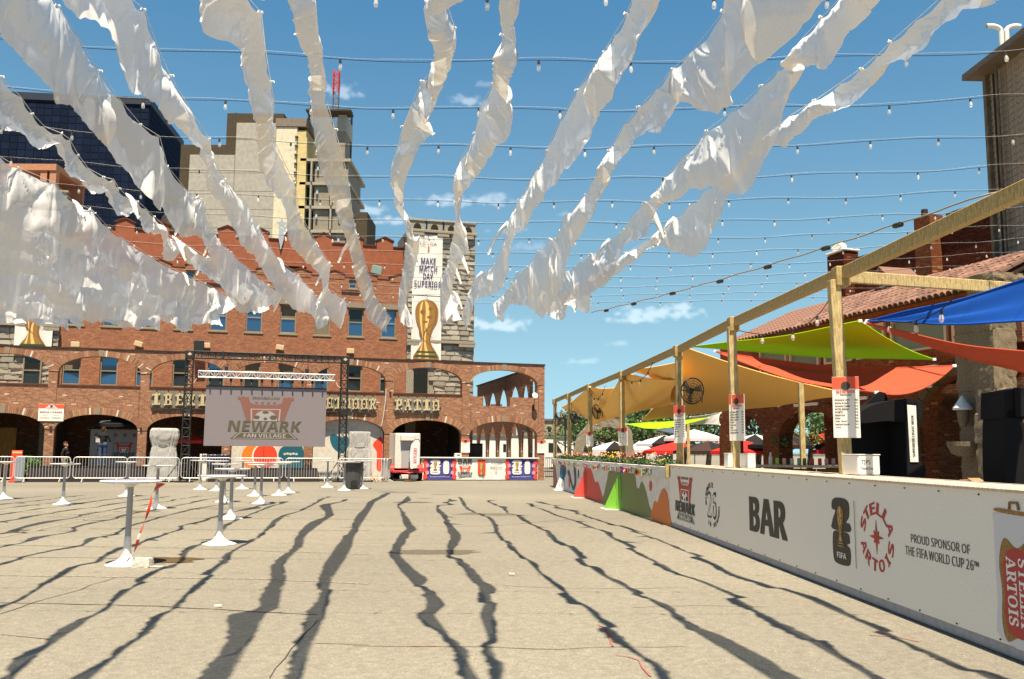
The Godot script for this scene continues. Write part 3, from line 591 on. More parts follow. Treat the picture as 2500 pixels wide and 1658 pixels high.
func cloth_strip(data: Array, k: int) -> MB:
	var T := []; var B := []
	for i in range(0, data[0].size(), 3):
		T.append(Vector3(data[0][i], data[0][i + 1], data[0][i + 2]))
		B.append(Vector3(data[1][i], data[1][i + 1], data[1][i + 2]))
	var n := T.size()
	var f1 := noise(1.0, 100 + k, 2); var f2 := noise(1.0, 300 + k, 3)
	var rows := []
	var s := 0.0
	for i in n - 1:
		var steps := maxi(3, int(T[i].distance_to(T[i + 1]) / .035))
		steps = mini(steps, 32)
		for j in steps:
			var t := float(j) / steps
			var a: Vector3 = T[i].lerp(T[i + 1], t)
			a.y -= sin(t * PI) * .035
			var b: Vector3 = B[i].cubic_interpolate(B[i + 1], B[maxi(i - 1, 0)], B[mini(i + 2, n - 1)], t)
			s += T[i].distance_to(T[i + 1]) / steps
			var along: Vector3 = (T[i + 1] - T[i]).normalized()
			var down := b - a
			var w := down.length()
			if w < .1: down = down.normalized() * .1
			var side := along.cross(down.normalized()).normalized()
			# the sheet is wider than the gap it hangs in: it bellies out and folds
			var belly := .05 + .22 * maxf(0, .5 - w) + .05 * f1.get_noise_1d(s * .7)
			var knot := absf(t - .5) * 2.0                 # 1 at a knot, 0 half way
			var seg: float = T[i].distance_to(T[i + 1])
			var row := []
			var m := 20
			for q in m:
				var u := float(q) / (m - 1)
				var p := a + down * u
				var xk := (t if t < .5 else t - 1.0) * seg + .02
				var rho := Vector2(xk, u * w + .02).length()
				var th := atan2(u * w + .02, xk)
				# long soft pleats that run with the strip and drift from edge to edge
				var ph := s * 1.1 + f1.get_noise_1d(s * .5) * 5.0
				var fold := sin(u * (5.0 + 2.0 * f2.get_noise_1d(s * .3)) + ph) * .028 * minf(1.0, w * 2.2)
				var win := smoothstep(.02, .12, rho) * (1.0 - smoothstep(.35, 1.0, rho))
				fold += crease(th * 4.2 + i * 1.7 + .5 * f1.get_noise_1d(s * .9)) * .05 * win      # sharp folds fan out from the knots
				fold += crease(u * 4.0 + ph * .6 + 1.0) * .03 * minf(1.0, w * 2.0)                  # and long ones run with the strip
				fold += f2.get_noise_2d(s * 1.0, u * .7 + s * .3) * .045
				p += side * (fold * (.35 + 1.0 * u - .7 * u * u) * (1.0 - .45 * pow(knot, 4)) + belly * sin(u * PI) * (1.0 if f1.get_noise_1d(s * .35 + 50.0) > 0 else -1.0) * .8)
				p += along * (f2.get_noise_2d(s * 2.0 + 40.0, u * 2.0) * .035 * u)
				p.y -= f2.get_noise_1d(s * 1.6 + 90.0) * .06 * u * u
				row.append(p)
			rows.append(row)
	return mb().grid(rows, Vector2(1, s))

func streamers():
	var white := mat("streamer_cloth", lin(.93, .92, .915), 1.0)
	white.metallic_specular = .15
	white.backlight = Color(1, 1, 1)
	white.albedo_texture = tex["cloth"]
	white.uv1_triplanar = true; white.uv1_scale = Vector3.ONE * 2.2
	white.transparency = BaseMaterial3D.TRANSPARENCY_ALPHA
	white.albedo_color.a = .83
	white.cull_mode = BaseMaterial3D.CULL_DISABLED
	var cord := mat("cord", lin(.6, .58, .54), .7)
	var words := ["outermost streamer over the stone tower with the cut-off banner", "second streamer counted from the stone tower end", "third streamer counted from the stone tower end", "fourth streamer counted from the stone tower end", "fifth streamer counted from the stone tower end", "sixth streamer counted from the stone tower end", "seventh streamer counted from the stone tower end", "streamer forming the top edge of the dense cloth mass before the hall", "narrow scalloped streamer crossing the dark blue glass tower", "broad streamer knotted in deep swags beside the dark glass tower", "streamer passing over the brown-edged grey tower", "thick twisted streamer falling in front of the grey tower", "streamer hanging in front of the construction hoist and crane", "streamer whose tail hides part of the tall cup banner", "streamer just beside the cup banner with a loose square flap", "straight knotted streamer over the end of the stone tower", "streamer with one wide sail-like fold high over the square", "streamer ending in a big triangular flap over the pergola", "last slim streamer on the bar side of the square"]
	for k in STREAMERS.size():
		var t := thing("cloth_streamer", "white sheer cloth " + words[k], "streamer", Transform3D.IDENTITY, "white cloth streamers strung over the square")
		part(t, "cloth", cloth_strip(STREAMERS[k], k), white)
		var pts := []
		var d: Array = STREAMERS[k][0]
		for i in range(0, d.size(), 3): pts.append(Vector3(d[i], d[i + 1] + .01, d[i + 2]))
		part(t, "guide_cord", mb().tube(pts, .004, 4), cord)
		var g := RandomNumberGenerator.new(); g.seed = 900 + k
		for i in range(2, pts.size() - 1):
			if g.randf() > .35 or pts[i].z > -13.0: continue
			var l := g.randf_range(.25, .55); var sd := -1.0 if g.randf() < .5 else 1.0
			var rows := []
			for j in 9:
				var f := j / 8.0
				var row := []
				for q in 5:
					var e := (q / 4.0 - .5) * l * .75 * (1.0 - f)
					row.append(pts[i] + Vector3(sd * l * .62 * f + .03 * sin(q * 2.0 + f * 4), -l * (.25 * f + .75 * f * f) - .04 * sin(q * 1.7), e + .05 * f))
				rows.append(row)
			part(t, "loose_tail", mb().grid(rows), white)
		for i in range(0, pts.size(), 2):
			part(t, "knot", knot_mesh(), white, at_(pts[i], i * 1.3))

var knot_m: ArrayMesh
func knot_mesh() -> ArrayMesh:
	if knot_m == null:
		var m := mb()
		m.sphere(Vector3.ZERO, Vector3(.016, .013, .015), 5)
		m.tube([Vector3(.01, 0, 0), Vector3(.025, .008, .005), Vector3(.032, -.012, .01)], .007, 5)
		knot_m = m.mesh()
	return knot_m

func light_strings():
	var black := mat("black_rubber", lin(.02, .02, .02), .6)
	var wire := mat("wire", lin(.03, .03, .034), .9)
	var glass := mat("bulb_glass", Color(.95, .93, .9, .22), .04)
	glass.transparency = BaseMaterial3D.TRANSPARENCY_ALPHA
	glass.specular_mode = BaseMaterial3D.SPECULAR_SCHLICK_GGX
	var sock := mb().cyl(Vector3(0, .0, 0), Vector3(0, -.04, 0), .011, .013, 8).mesh()
	var bulb := mb().lathe([Vector2(.001, -.105), Vector2(.014, -.10), Vector2(.019, -.085), Vector2(.017, -.06), Vector2(.010, -.04)], 10).mesh()
	var zs := [6.9, 8.25, 9.6, 11.0, 12.5, 13.9, 15.4, 16.9, 18.4, 20.0, 21.6, 23.2, 24.8, 26.4]
	var order := ["first", "second", "third", "fourth", "fifth", "sixth", "seventh", "eighth", "ninth", "tenth", "eleventh", "twelfth", "thirteenth", "fourteenth"]
	for k in zs.size():
		var z: float = zs[k]
		var t := thing("string_light", "%s row of bulbs on a thin dark cable across the square, counted from the viewer" % order[k], "string light", Transform3D.IDENTITY, "rows of bulbs strung across the square")
		var x0 := -.62 * z - 1.5; var x1 := minf(.62 * z + .6, 12.3 if z < 23.0 else 13.5)
		var h0 := 4.82 + .036 * z
		var pts := []
		var n := 60
		var fn := func(x: float) -> Vector3:
			var q := x - (-.3 * z * .2)
			return Vector3(x, h0 + .0075 * q * q * minf(1.0, 8.0 / z) + .02 * sin(x * 2.3 + k), -z - .02 * x)
		for i in n + 1: pts.append(fn.call(lerpf(x0, x1, float(i) / n)))
		part(t, "cable", mb().tube(pts, .0032, 4), wire)
		var pts2 := []
		for p in pts: pts2.append(p + Vector3(0, .022 + .008 * sin(p.x * 5.0), .0))
		part(t, "steel_wire", mb().tube(pts2, .0012, 3), mat("steel_wire", lin(.16, .16, .16), .8))
		var x := x0 + .3 + .2 * (k % 3)
		while x < x1:
			var p: Vector3 = fn.call(x)
			var b := part(t, "socket", sock, black, at_(p))
			part(b, "bulb", bulb, glass, Transform3D(Basis(Vector3.RIGHT, rng.randf_range(-.25, .25)), Vector3.ZERO))
			x += .9 + rng.randf_range(-.05, .05)
	# heavier supply cable with plug joints on the bar side
	var c := thing("supply_cable", "thick black supply cable with plug joints above the pergola beam", "cable")
	var a := Vector3(2.35, 5.6, -27.0); var b2 := Vector3(6.7, 5.15, -12.6)
	var pp := []
	for i in 41:
		var u := i / 40.0
		pp.append(a.lerp(b2, u) + Vector3(0, -.12 * sin(u * PI) + .012 * sin(u * 60.0), 0))
	pp.append_array([Vector3(8.6, 5.5, -12.5), Vector3(12.45, 6.3, -12.4)])
	part(c, "cable", mb().tube(pp, .014, 5), mat("pale_cable", lin(.22, .2, .18), .6))
	for i in [3, 8, 14, 20, 25, 30, 35]:
		part(c, "plug_joint", mb().box(Vector3(0, -.03, 0), Vector3(.09, .075, .2), .02), black, Transform3D(Basis.looking_at(b2 - a), pp[i]))

# ---------------------------------------------------------------- arcade
func arch_y(x: float, a: float, b: float, spring: float, crown: float, pointed := false) -> float:
	var t := clampf((x - (a + b) / 2) / ((b - a) / 2), -1, 1)
	if pointed: return spring + (crown - spring) * sqrt(maxf(0.0, 2.56 - pow(absf(t) + .6, 2))) / sqrt(2.2)
	return spring + (crown - spring) * sqrt(1 - t * t)

func arch_wall(m: MB, a: float, b: float, spring: float, crown: float, top: float, z0: float, z1: float, pointed := false, n := 22):
	for i in n:
		# finer steps near the springing
		var xa := (a + b) / 2 - cos(PI * i / n) * (b - a) / 2
		var xb := (a + b) / 2 - cos(PI * (i + 1) / n) * (b - a) / 2
		var ya := arch_y(xa, a, b, spring, crown, pointed); var yb := arch_y(xb, a, b, spring, crown, pointed)
		m.quad(Vector3(xa, ya, z1), Vector3(xb, yb, z1), Vector3(xb, top, z1), Vector3(xa, top, z1))
		m.quad(Vector3(xb, yb, z0), Vector3(xa, ya, z0), Vector3(xa, top, z0), Vector3(xb, top, z0))
		m.quad(Vector3(xa, ya, z0), Vector3(xb, yb, z0), Vector3(xb, yb, z1), Vector3(xa, ya, z1))

func arch_ring(m: MB, a: float, b: float, spring: float, crown: float, th: float, z0: float, z1: float, n: int, tones: Array):
	var c := Vector2((a + b) / 2, spring)
	var r := Vector2((b - a) / 2, crown - spring)
	for i in n:
		var t0 := PI * (i + .06) / n; var t1 := PI * (i + .94) / n
		if absf((t0 + t1) / 2 - PI / 2) < .05: continue
		m.tint = tones[rng.randi() % tones.size()] * rng.randf_range(.8, 1.2)
		if rng.randf() < .05: m.tint = Color(.62, .55, .48)
		var q := []
		for t in [t0, t1]:
			var p := c + Vector2(cos(t) * r.x, sin(t) * r.y)
			var nn := Vector2(cos(t) / r.x, sin(t) / r.y).normalized()
			q.append(p - nn * .01); q.append(p + nn * th)
		var zz := z1 + rng.randf_range(-.006, .006)
		var P := func(k, z): return Vector3(q[k].x, q[k].y, z)
		m.quad(P.call(0, zz), P.call(1, zz), P.call(3, zz), P.call(2, zz))
		m.quad(P.call(1, z0), P.call(3, z0), P.call(3, zz), P.call(1, zz))
		m.quad(P.call(2, z0), P.call(0, z0), P.call(0, zz), P.call(2, zz))
		m.quad(P.call(0, z0), P.call(1, z0), P.call(1, zz), P.call(0, zz))
		m.quad(P.call(3, z0), P.call(2, z0), P.call(2, zz), P.call(3, zz))
	m.tint = Color.WHITE

func arcade():
	var brick := tri_mat("brick_old", "brick_old", Color(1, 1, 1), 2.4, .9)
	var vous := mat("voussoir", Color.WHITE, .9)
	vous.vertex_color_use_as_albedo = true
	var tan_stone := tri_mat("tan_stone", "stone", lin(.44, .37, .28), .6)
	var dark := mat("dark_coping", lin(.05, .035, .03), .8)
	var A := thing("brick_arcade", "two-storey red brick arcade with wide round arches in front of the hall", "arcade", FT)
	var pu := [-5.99, -2.06, 1.87, 5.82, 9.6, 13.45, 17.37, 21.36, 25.45]
	var tones := [Color(.30, .155, .095), Color(.27, .135, .085), Color(.34, .185, .115), Color(.29, .15, .09), Color(.37, .21, .135)]
	var w := mb(); var ring := mb()
	for k in pu.size():
		w.box(Vector3(pu[k], 3.025, -.225), Vector3(.4, 6.05, .45))
	for k in pu.size() - 1:
		var a: float = pu[k] + .2; var b: float = pu[k + 1] - .2
		arch_wall(w, a, b, 2.33, 3.05, 3.8 if k == 7 else 4.35, -.45, 0)
		if k == 7:          # the last bay has a lowered sill in its middle
			for s in [[a, 22.3], [23.75, b]]:
				w.box(Vector3((s[0] + s[1]) / 2, 4.06, -.225), Vector3(s[1] - s[0], .52, .449))
			w.box(Vector3(23.025, 3.81, -.225), Vector3(1.5, .04, .46))
		arch_wall(w, a, b, 5.0, 5.75, 6.05, -.45, 0)
		var r1 := mb(); var r2 := mb()
		arch_ring(r1, a, b, 2.33, 3.05, .3, -.05, .022, 62, tones)
		arch_ring(r2, a, b, 5.0, 5.75, .27, -.05, .022, 62, tones)
		part(A, "arch_ring", r1, vous).set_meta("kind", "stuff")
		part(A, "arch_ring", r2, vous).set_meta("kind", "stuff")
		for y in [[3.04, 3.36], [5.74, 6.03]]:
			part(A, "keystone", mb().ext(PackedVector2Array([Vector2(-.09, y[0]), Vector2(.09, y[0]), Vector2(.12, y[1]), Vector2(-.12, y[1])]), -.05, .045), tan_stone, at_(Vector3((a + b) / 2, 0, 0)))
		if k != 7: part(A, "sill_course", mb().box(Vector3((a + b) / 2, 4.375, -.215), Vector3(b - a, .05, .52)), mat("sill_brick", lin(.13, .05, .035), .9))
	part(A, "wall", w, brick)
	part(A, "coping", mb().box(Vector3(9.83, 6.085, -.225), Vector3(31.7, .07, .53)), dark)
	part(A, "deck", mb().box(Vector3(8.4, 3.62, -4.6), Vector3(29.0, .15, 8.3)), tri_mat("deck", "wood", lin(.30, .22, .14), 1.2))
	part(A, "end_wall", mb().box(Vector3(-5.99, 1.75, -4.6), Vector3(.3, 3.5, 8.2)), brick)
	# thin conduit, hose and lamps on the face
	var grey := mat("pale_pipe", lin(.55, .52, .48), .5)
	part(A, "hose", mb().tube([Vector3(17.2, 4.6, .03), Vector3(17.18, 4.0, .05), Vector3(17.12, 3.4, .05), Vector3(17.02, 2.7, .04)], .025, 6), grey)
	for u in [2.06, 5.6, 17.2, 21.15, 21.62, 25.3]:
		part(A, "conduit", mb().cyl(Vector3(u, 2.4, .012), Vector3(u, 5.0, .012), .012, .012, 6), mat("rusty_pipe", lin(.2, .1, .06), .8))
	for u in [1.92, 5.75, 17.42]:
		var j := part(A, "junction_box", mb().box(Vector3(u, 2.42 if u < 6 else 4.4, .04), Vector3(.1, .1, .08), .01), dark)
	var lamp := thing("dish_lamp", "white round dish lamp beside the open end arch of the arcade", "lamp", FT * at_(Vector3(25.0, 4.42, .05)))
	part(lamp, "dish", mb().lathe([Vector2(.01, -.06), Vector2(.1, -.05), Vector2(.15, .0), Vector2(.155, .03), Vector2(.02, .02)], 16), mat("white_paint", lin(.75, .73, .7), .5), Transform3D(Basis(Vector3.RIGHT, 1.2), Vector3(0, 0, .3)))
	part(lamp, "arm", mb().tube([Vector3(0, -.5, 0), Vector3(0, -.45, .12), Vector3(0, -.2, .28), Vector3(0, 0, .27)], .018, 6), dark)
	part(lamp, "mount", mb().box(Vector3(0, -.62, .03), Vector3(.12, .3, .06), .01), dark)
	# blackletter name boards
	var board := tri_mat("board_stone", "stone", lin(.33, .31, .25), .9)
	var cream := tri_mat("cream_letters", "plaster", lin(.58, .48, .31), .5)
	for s in [["IBERIA", 6.1, 9.2], ["OUTDOOR", 13.75, 16.75], ["PATIO", 17.6, 20.0]]:
		var t := thing("name_board", "grey plaque on the arcade with raised blackletter reading " + s[0].to_lower(), "sign", FT * at_(Vector3(s[1], 3.37, .0)), "blackletter boards on the arcade")
		var L: float = s[2] - s[1]
		part(t, "board", mb().ext(PackedVector2Array([Vector2(.08, 0), Vector2(L - .12, 0), Vector2(L - .1, .25), Vector2(L + .05, .4), Vector2(L - .1, .55), Vector2(L - .12, .83), Vector2(.08, .83), Vector2(0, .6), Vector2(.06, .42), Vector2(0, .22)]), .0, .07), board)
		part(t, "lower_moulding", mb().box(Vector3(L / 2 - .02, .015, .06), Vector3(L - .2, .05, .1)), mat("dark_moulding", lin(.07, .06, .05), .9))
		var n: int = s[0].length()
		for i in n:
			var cx := L * (i + .5) / n
			var o := letters(t, s[0][i], cx, .42, minf(.34, L / n * .74), .5, .11, cream, true, true, .08, 0, 0, "letter")
			var spur := mb()
			for q in [Vector2(-.15, .2), Vector2(.13, .24), Vector2(-.13, -.24), Vector2(.15, -.2), Vector2(0, .28), Vector2(0, 0)]:
				spur.ext(PackedVector2Array([Vector2(cx + q.x - .05, .42 + q.y), Vector2(cx + q.x, .42 + q.y - .06), Vector2(cx + q.x + .05, .42 + q.y), Vector2(cx + q.x, .42 + q.y + .06)]), .07, .145)
			part(t, "letter_spur", spur, cream)
			part(t, "stud", mb().cyl(Vector3(cx, .84, .05), Vector3(cx, .84, .13), .03, .02, 6), mats["dark_coping"])
			part(t, "stud", mb().cyl(Vector3(cx + .05, .06, .05), Vector3(cx + .05, .06, .13), .03, .02, 6), mats["dark_coping"])
	# media sign
	var white := mat("sign_white", lin(.78, .75, .70), .6)
	var red := mat("sign_red", lin(.66, .09, .04), .6)
	var ink := mat("ink", lin(.03, .03, .03), .7)
	var t := thing("media_sign", "white and orange sign reading media corner at an arcade pier", "sign", FT * at_(Vector3(1.37, 2.7, .03)))
	part(t, "panel", mb().box(Vector3(.53, .39, .02), Vector3(1.06, .78, .03), .004), white)
	part(t, "header", mb().box(Vector3(.53, .68, .038), Vector3(1.05, .19, .006)), red)
	part(t, "badge", mb().ext(PackedVector2Array([Vector2(.25, .56), Vector2(.81, .56), Vector2(.72, .64), Vector2(.62, .72), Vector2(.53, .76), Vector2(.44, .72), Vector2(.34, .64)]), .04, .045), white)
	part(t, "ball", mb().ext(moved(disc(.06), Vector2(.53, .68)), .045, .05), ink)
	letters(t, "NEWARK", .53, .61, .34, .06, .047, red)
	letters(t, "MEDIA CORNER", .53, .4, .92, .085, .038, ink)
	letters(t, "POWERED BY", .27, .26, .26, .025, .038, ink, false, false)
	letters(t, "SPONSORED BY", .77, .26, .28, .025, .038, ink, false, false)
	letters(t, "verizon", .27, .15, .38, .07, .038, red)
	letters(t, "Prudential", .77, .15, .38, .06, .038, ink)
	# small notices on the last two piers
	for s in [[21.13, "white notice with an orange top on the pier beside the banner bar"], [25.25, "white notice with an orange top on the end pier of the arcade"]]:
		t = thing("pier_notice", s[1], "sign", FT * at_(Vector3(s[0], 1.42, .03)), "notices on the arcade piers")
		menu(t, .46, .68, 5)
	# white plaques (old floodlights) on the hall wall are with the hall; the return wing with pointed arches
	var R := thing("arcade_wing", "shaded brick wing with pointed arches running back behind the end arch", "arcade", Transform3D(Basis(Vector3(.24, 0, .971), Vector3.UP, Vector3(-.971, 0, .24)), Vector3(-2.3, 0, -63)))
	var rw := mb()
	var px := [0.0, 2.9, 5.8, 8.7, 11.6, 13.6]
	for x in px: rw.box(Vector3(x, 2.95, -.07), Vector3(.44, 5.9, .14))
	for k in 5:
		arch_wall(rw, px[k] + .22, px[k + 1] - .22, 1.6, 3.2, 3.75, -.14, 0, true)
		arch_wall(rw, px[k] + .22, px[k + 1] - .22, 4.0, 5.3, 5.9, -.14, 0, true)
	part(R, "wall", rw, brick)
	part(R, "coping", mb().box(Vector3(6.8, 5.94, -.07), Vector3(14.4, .08, .24)), dark)

# a menu or notice: white sheet, red head with a badge, lines of print; origin at its lower corner
func menu(t: Node3D, w: float, h: float, rows: int):
	var ink: Material = mat("ink", lin(.03, .03, .03), .7)
	var red: Material = mat("sign_red", lin(.66, .09, .04), .6)
	part(t, "sheet", mb().box(Vector3(w / 2, h / 2, .008), Vector3(w, h, .014), .002), mat("sign_white", lin(.78, .75, .70), .6))
	part(t, "header", mb().box(Vector3(w / 2, h * .9, .017), Vector3(w * .995, h * .195, .004)), red)
	part(t, "badge", mb().ext(moved(disc(w * .17, 16), Vector2(w * .5, h * .85)), .018, .022), ink)
	letters(t, "NEWARK", w * .5, h * .755, w * .7, h * .055, .02, red)
	letters(t, "FAN VILLAGE", w * .5, h * .7, w * .4, h * .025, .017, ink)
	var names := ["Michelob Ultra", "Stella Artois", "Cutwater Vodka", "NUTRL Seltzer", "Sangria", "House Red", "Cider", "Soda, Water", "Bottled Water", "Juice"]
	for i in rows:
		var y := h * (.62 - .5 * i / rows)
		var nm: String = names[i % 10]
		letters(t, nm, w * (.08 + .02 * nm.length()), y, w * .04 * nm.length(), h * .03, .017, ink)
		letters(t, "$" + str(8 + i * 3 % 7), w * .88, y, w * .12, h * .03, .017, ink)

# ---------------------------------------------------------------- hall with towers
func holed(m: MB, u0: float, u1: float, v0: float, v1: float, holes: Array, z: float, deep: float):
	var us := [u0, u1]; var vs := [v0, v1]
	for h in holes:
		us.append_array([h[0], h[2]]); vs.append_array([h[1], h[3]])
	us.sort(); vs.sort()
	for i in us.size() - 1:
		if us[i + 1] - us[i] < .001: continue
		for j in vs.size() - 1:
			if vs[j + 1] - vs[j] < .001: continue
			var c := Vector2((us[i] + us[i + 1]) / 2, (vs[j] + vs[j + 1]) / 2)
			var inside := false
			for h in holes: inside = inside or (c.x > h[0] and c.x < h[2] and c.y > h[1] and c.y < h[3])
			if not inside: m.quad(Vector3(us[i], vs[j], z), Vector3(us[i + 1], vs[j], z), Vector3(us[i + 1], vs[j + 1], z), Vector3(us[i], vs[j + 1], z))
	for h in holes:
		var a: float = h[0]; var b: float = h[1]; var c: float = h[2]; var d: float = h[3]
		m.quad(Vector3(a, b, z), Vector3(a, b, z - deep), Vector3(a, d, z - deep), Vector3(a, d, z))
		m.quad(Vector3(c, b, z - deep), Vector3(c, b, z), Vector3(c, d, z), Vector3(c, d, z - deep))
		m.quad(Vector3(a, d, z), Vector3(a, d, z - deep), Vector3(c, d, z - deep), Vector3(c, d, z))
		m.quad(Vector3(a, b, z - deep), Vector3(a, b, z), Vector3(c, b, z), Vector3(c, b, z - deep))

func sash(parent: Node, x: float, y: float, z: float, w: float, h: float, glass_up: Material, glass_low: Material, frame: Material):
	var f := mb()
	for s in [-1, 1]: f.box(Vector3(s * (w / 2 - .035), h / 2, 0), Vector3(.07, h, .1))
	f.box(Vector3(0, h - .04, 0), Vector3(w - .14, .08, .1)); f.box(Vector3(0, .03, 0), Vector3(w - .14, .06, .1)); f.box(Vector3(0, h * .5, -.01), Vector3(w - .14, .06, .08))
	var o := part(parent, "window", f, frame, at_(Vector3(x, y, z)))
	part(o, "pane", mb().box(Vector3(0, h * .75, -.03), Vector3(w - .13, h * .5 - .1, .01)), glass_up)
	part(o, "pane", mb().box(Vector3(0, h * .27, -.02), Vector3(w - .13, h * .5 - .1, .01)), glass_low)
	part(o, "sill", mb().box(Vector3(0, -.05, .1), Vector3(w + .16, .09, .2), .01), frame)

func castle():
	var brick := tri_mat("brick_hall", "brick_hall", Color(.93, .92, .92), 2.4, .9)
	var red := tri_mat("red_stucco", "plaster", lin(.33, .115, .065), 3.0, .9)
	var frame := tri_mat("window_frame", "plaster", lin(.29, .24, .17), .6)
	var glass := mat("sky_glass", lin(.08, .17, .28), .06, .75)
	var dim := mat("dim_glass", lin(.025, .03, .03), .08, .2)
	var blind := tri_mat("blind", "stone", lin(.33, .28, .20), .5)
	var tan_stone: Material = mats["tan_stone"]
	var K := thing("brick_hall", "orange brick castle-like hall with battlements behind the arcade", "building", FT * at_(Vector3(0, 0, -5)))
	var cols := [1.8, 3.57, 5.3, 7.1, 8.86, 10.7, 12.5, 14.34, 16.18, 18.02]
	var holes := []
	for c in cols:
		holes.append([c - .43, 4.72, c + .43, 6.22]); holes.append([c - .43, 7.8, c + .43, 9.42])
	for c in [7.33, 15.95]: holes.append([c - .22, 10.5, c + .22, 11.0])
	var w := mb()
	holed(w, -6.0, 19.05, 3.7, 11.15, holes, 0, .28)
	part(K, "wall", w, brick)
	part(K, "ground_floor_wall", mb().box(Vector3(8.5, 1.75, -3.6), Vector3(29.0, 3.5, .2)), mats["brick_old"])
	part(K, "roof", mb().box(Vector3(6.5, 11.1, -4.5), Vector3(25.1, .1, 9.0)), mat("dark_coping"))
	for i in cols.size():
		var k := (i * 7 + 3) % 5
		sash(K, cols[i], 4.72, -.16, .86, 1.5, [blind, glass, dim, blind, dim][k] if i != 1 else glass, [glass, dim, glass, dim, dim][k] if i > 1 else glass, frame)
		sash(K, cols[i], 7.8, -.16, .86, 1.62, [glass, blind, glass, blind, dim][(i * 3) % 5], glass if i != 7 else blind, frame)
		part(K, "lintel", mb().ext(PackedVector2Array([Vector2(-.5, 9.42), Vector2(.5, 9.42), Vector2(.55, 9.66), Vector2(.0, 9.72), Vector2(-.55, 9.66)]), -.02, .05), tan_stone, at_(Vector3(cols[i], 0, 0)))
	for c in [7.33, 15.95]: sash(K, c, 10.5, -.12, .44, .5, glass, glass, frame)
	# low gabled battlements of the brick front
	for k in 14:
		var u := -5.2 + 1.83 * k
		part(K, "gable_merlon", mb().ext(PackedVector2Array([Vector2(-.55, 11.0), Vector2(.55, 11.0), Vector2(.55, 11.28), Vector2(0, 11.46), Vector2(-.55, 11.28)]), -.35, .02), brick, at_(Vector3(u, 0, 0)))
		part(K, "merlon_cap", mb().ext(PackedVector2Array([Vector2(-.6, 11.26), Vector2(0, 11.46), Vector2(.6, 11.26), Vector2(.6, 11.31), Vector2(0, 11.52), Vector2(-.6, 11.31)]), -.4, .06), mats["sill_brick"], at_(Vector3(u, 0, 0)))
		if k % 2: part(K, "corbel_course", mb().box(Vector3(u + .9, 10.35, .03), Vector3(1.0, .07, .1)), mats["sill_brick"])
	# red rendered upper wall, set back
	var rw := mb()
	holed(rw, -6.0, 19.5, 11.0, 13.28, [[12.1, 11.15, 13.45, 11.8]], -1.2, .6)
	part(K, "upper_wall", rw, red)
	part(K, "upper_wall_back", mb().box(Vector3(6.75, 12.1, -1.95), Vector3(25.5, 2.3, .1)), mats["brick_old"])
	for k in 15:
		var u := -5.0 + 1.76 * k
		part(K, "merlon", mb().ext(PackedVector2Array([Vector2(-.48, 13.28), Vector2(.48, 13.28), Vector2(.48, 13.62), Vector2(0, 13.84), Vector2(-.48, 13.62)]), -1.7, -1.2), red, at_(Vector3(u, 0, 0)))
		part(K, "merlon_cap", mb().ext(PackedVector2Array([Vector2(-.54, 13.6), Vector2(0, 13.84), Vector2(.54, 13.6), Vector2(.54, 13.66), Vector2(0, 13.9), Vector2(-.54, 13.66)]), -1.74, -1.14), mats["sill_brick"], at_(Vector3(u, 0, 0)))
		part(K, "crenel_cap", mb().box(Vector3(u + .88, 13.3, -1.44), Vector3(.8, .06, .6)), mats["sill_brick"])
	part(K, "curtain", mb().box(Vector3(12.45, 11.45, -1.55), Vector3(.7, .6, .03)), mat("pale_curtain", lin(.5, .48, .42), .9))
	part(K, "downpipe", mb().tube([Vector3(18.95, 13.9, -.9), Vector3(19.0, 13.5, -.8), Vector3(19.0, 11.0, -.8)], .07, 8), mats["dark_coping"])
	# tilted floodlight housings on the wall
	var q := [[1.95, 6.75, .0, "beside the left stone tower"], [4.95, 6.9, -.25, "second in the row above the arcade"], [8.3, 6.95, .05, "above the screen frame"], [12.1, 7.0, -.12, "above the middle arches"], [15.9, 6.95, .0, "nearest the cup banner"]]
	for s in q:
		var t := thing("floodlight", "small beige box floodlight on the brick wall, " + s[3].replace("left stone tower", "stone tower with the cut-off banner").replace("nearest", "next to"), "floodlight", FT * Transform3D(Basis(Vector3.BACK, s[2]), Vector3(s[0], s[1], -5)), "box floodlights on the hall wall")
		part(t, "housing", mb().box(Vector3(0, 0, .18), Vector3(.42, .27, .2), .02), mat("beige_box", lin(.55, .42, .26), .6))
		part(t, "bracket", mb().box(Vector3(0, -.05, .06), Vector3(.08, .12, .1)), mats["dark_coping"])
	var fl := thing("teal_floodlight", "tilted grey-green floodlight on the red upper wall", "floodlight", FT * Transform3D(Basis(Vector3.BACK, -.2), Vector3(17.35, 11.75, -5.6)))
	part(fl, "housing", mb().box(Vector3.ZERO, Vector3(.6, .5, .16), .03), mat("teal_box", lin(.20, .30, .27), .3))
	part(fl, "bracket", mb().box(Vector3(0, -.1, -.3), Vector3(.1, .1, .5)), mats["dark_coping"])
	# shooting star ornament
	var star := thing("star_ornament", "silver shooting star ornament on a red merlon of the hall", "ornament", FT * at_(Vector3(12.0, 13.2, -6.1)))
	var sp := PackedVector2Array()
	for i in 10: sp.append(Vector2(cos(TAU * i / 10 + PI / 2), sin(TAU * i / 10 + PI / 2)) * (.36 if i % 2 == 0 else .15))
	part(star, "star", mb().ext(moved(sp, Vector2(0, .95)), -.02, .02), mat("silver", lin(.6, .6, .62), .35, .6))
	part(star, "tail", mb().ext(PackedVector2Array([Vector2(-.14, .7), Vector2(-.16, .2), Vector2(-.02, -.55), Vector2(.1, -.1), Vector2(.16, .3), Vector2(.1, .7)]), -.02, .02), mats["silver"])
	tower(19.05, 22.95, "pale rough stone tower rising behind the arcade beside the hall", 4.25, 14.2)
	tower(-2.8, 1.15, "pale rough stone tower half hidden by the mass of streamers", 4.25, 14.2, 9.2)
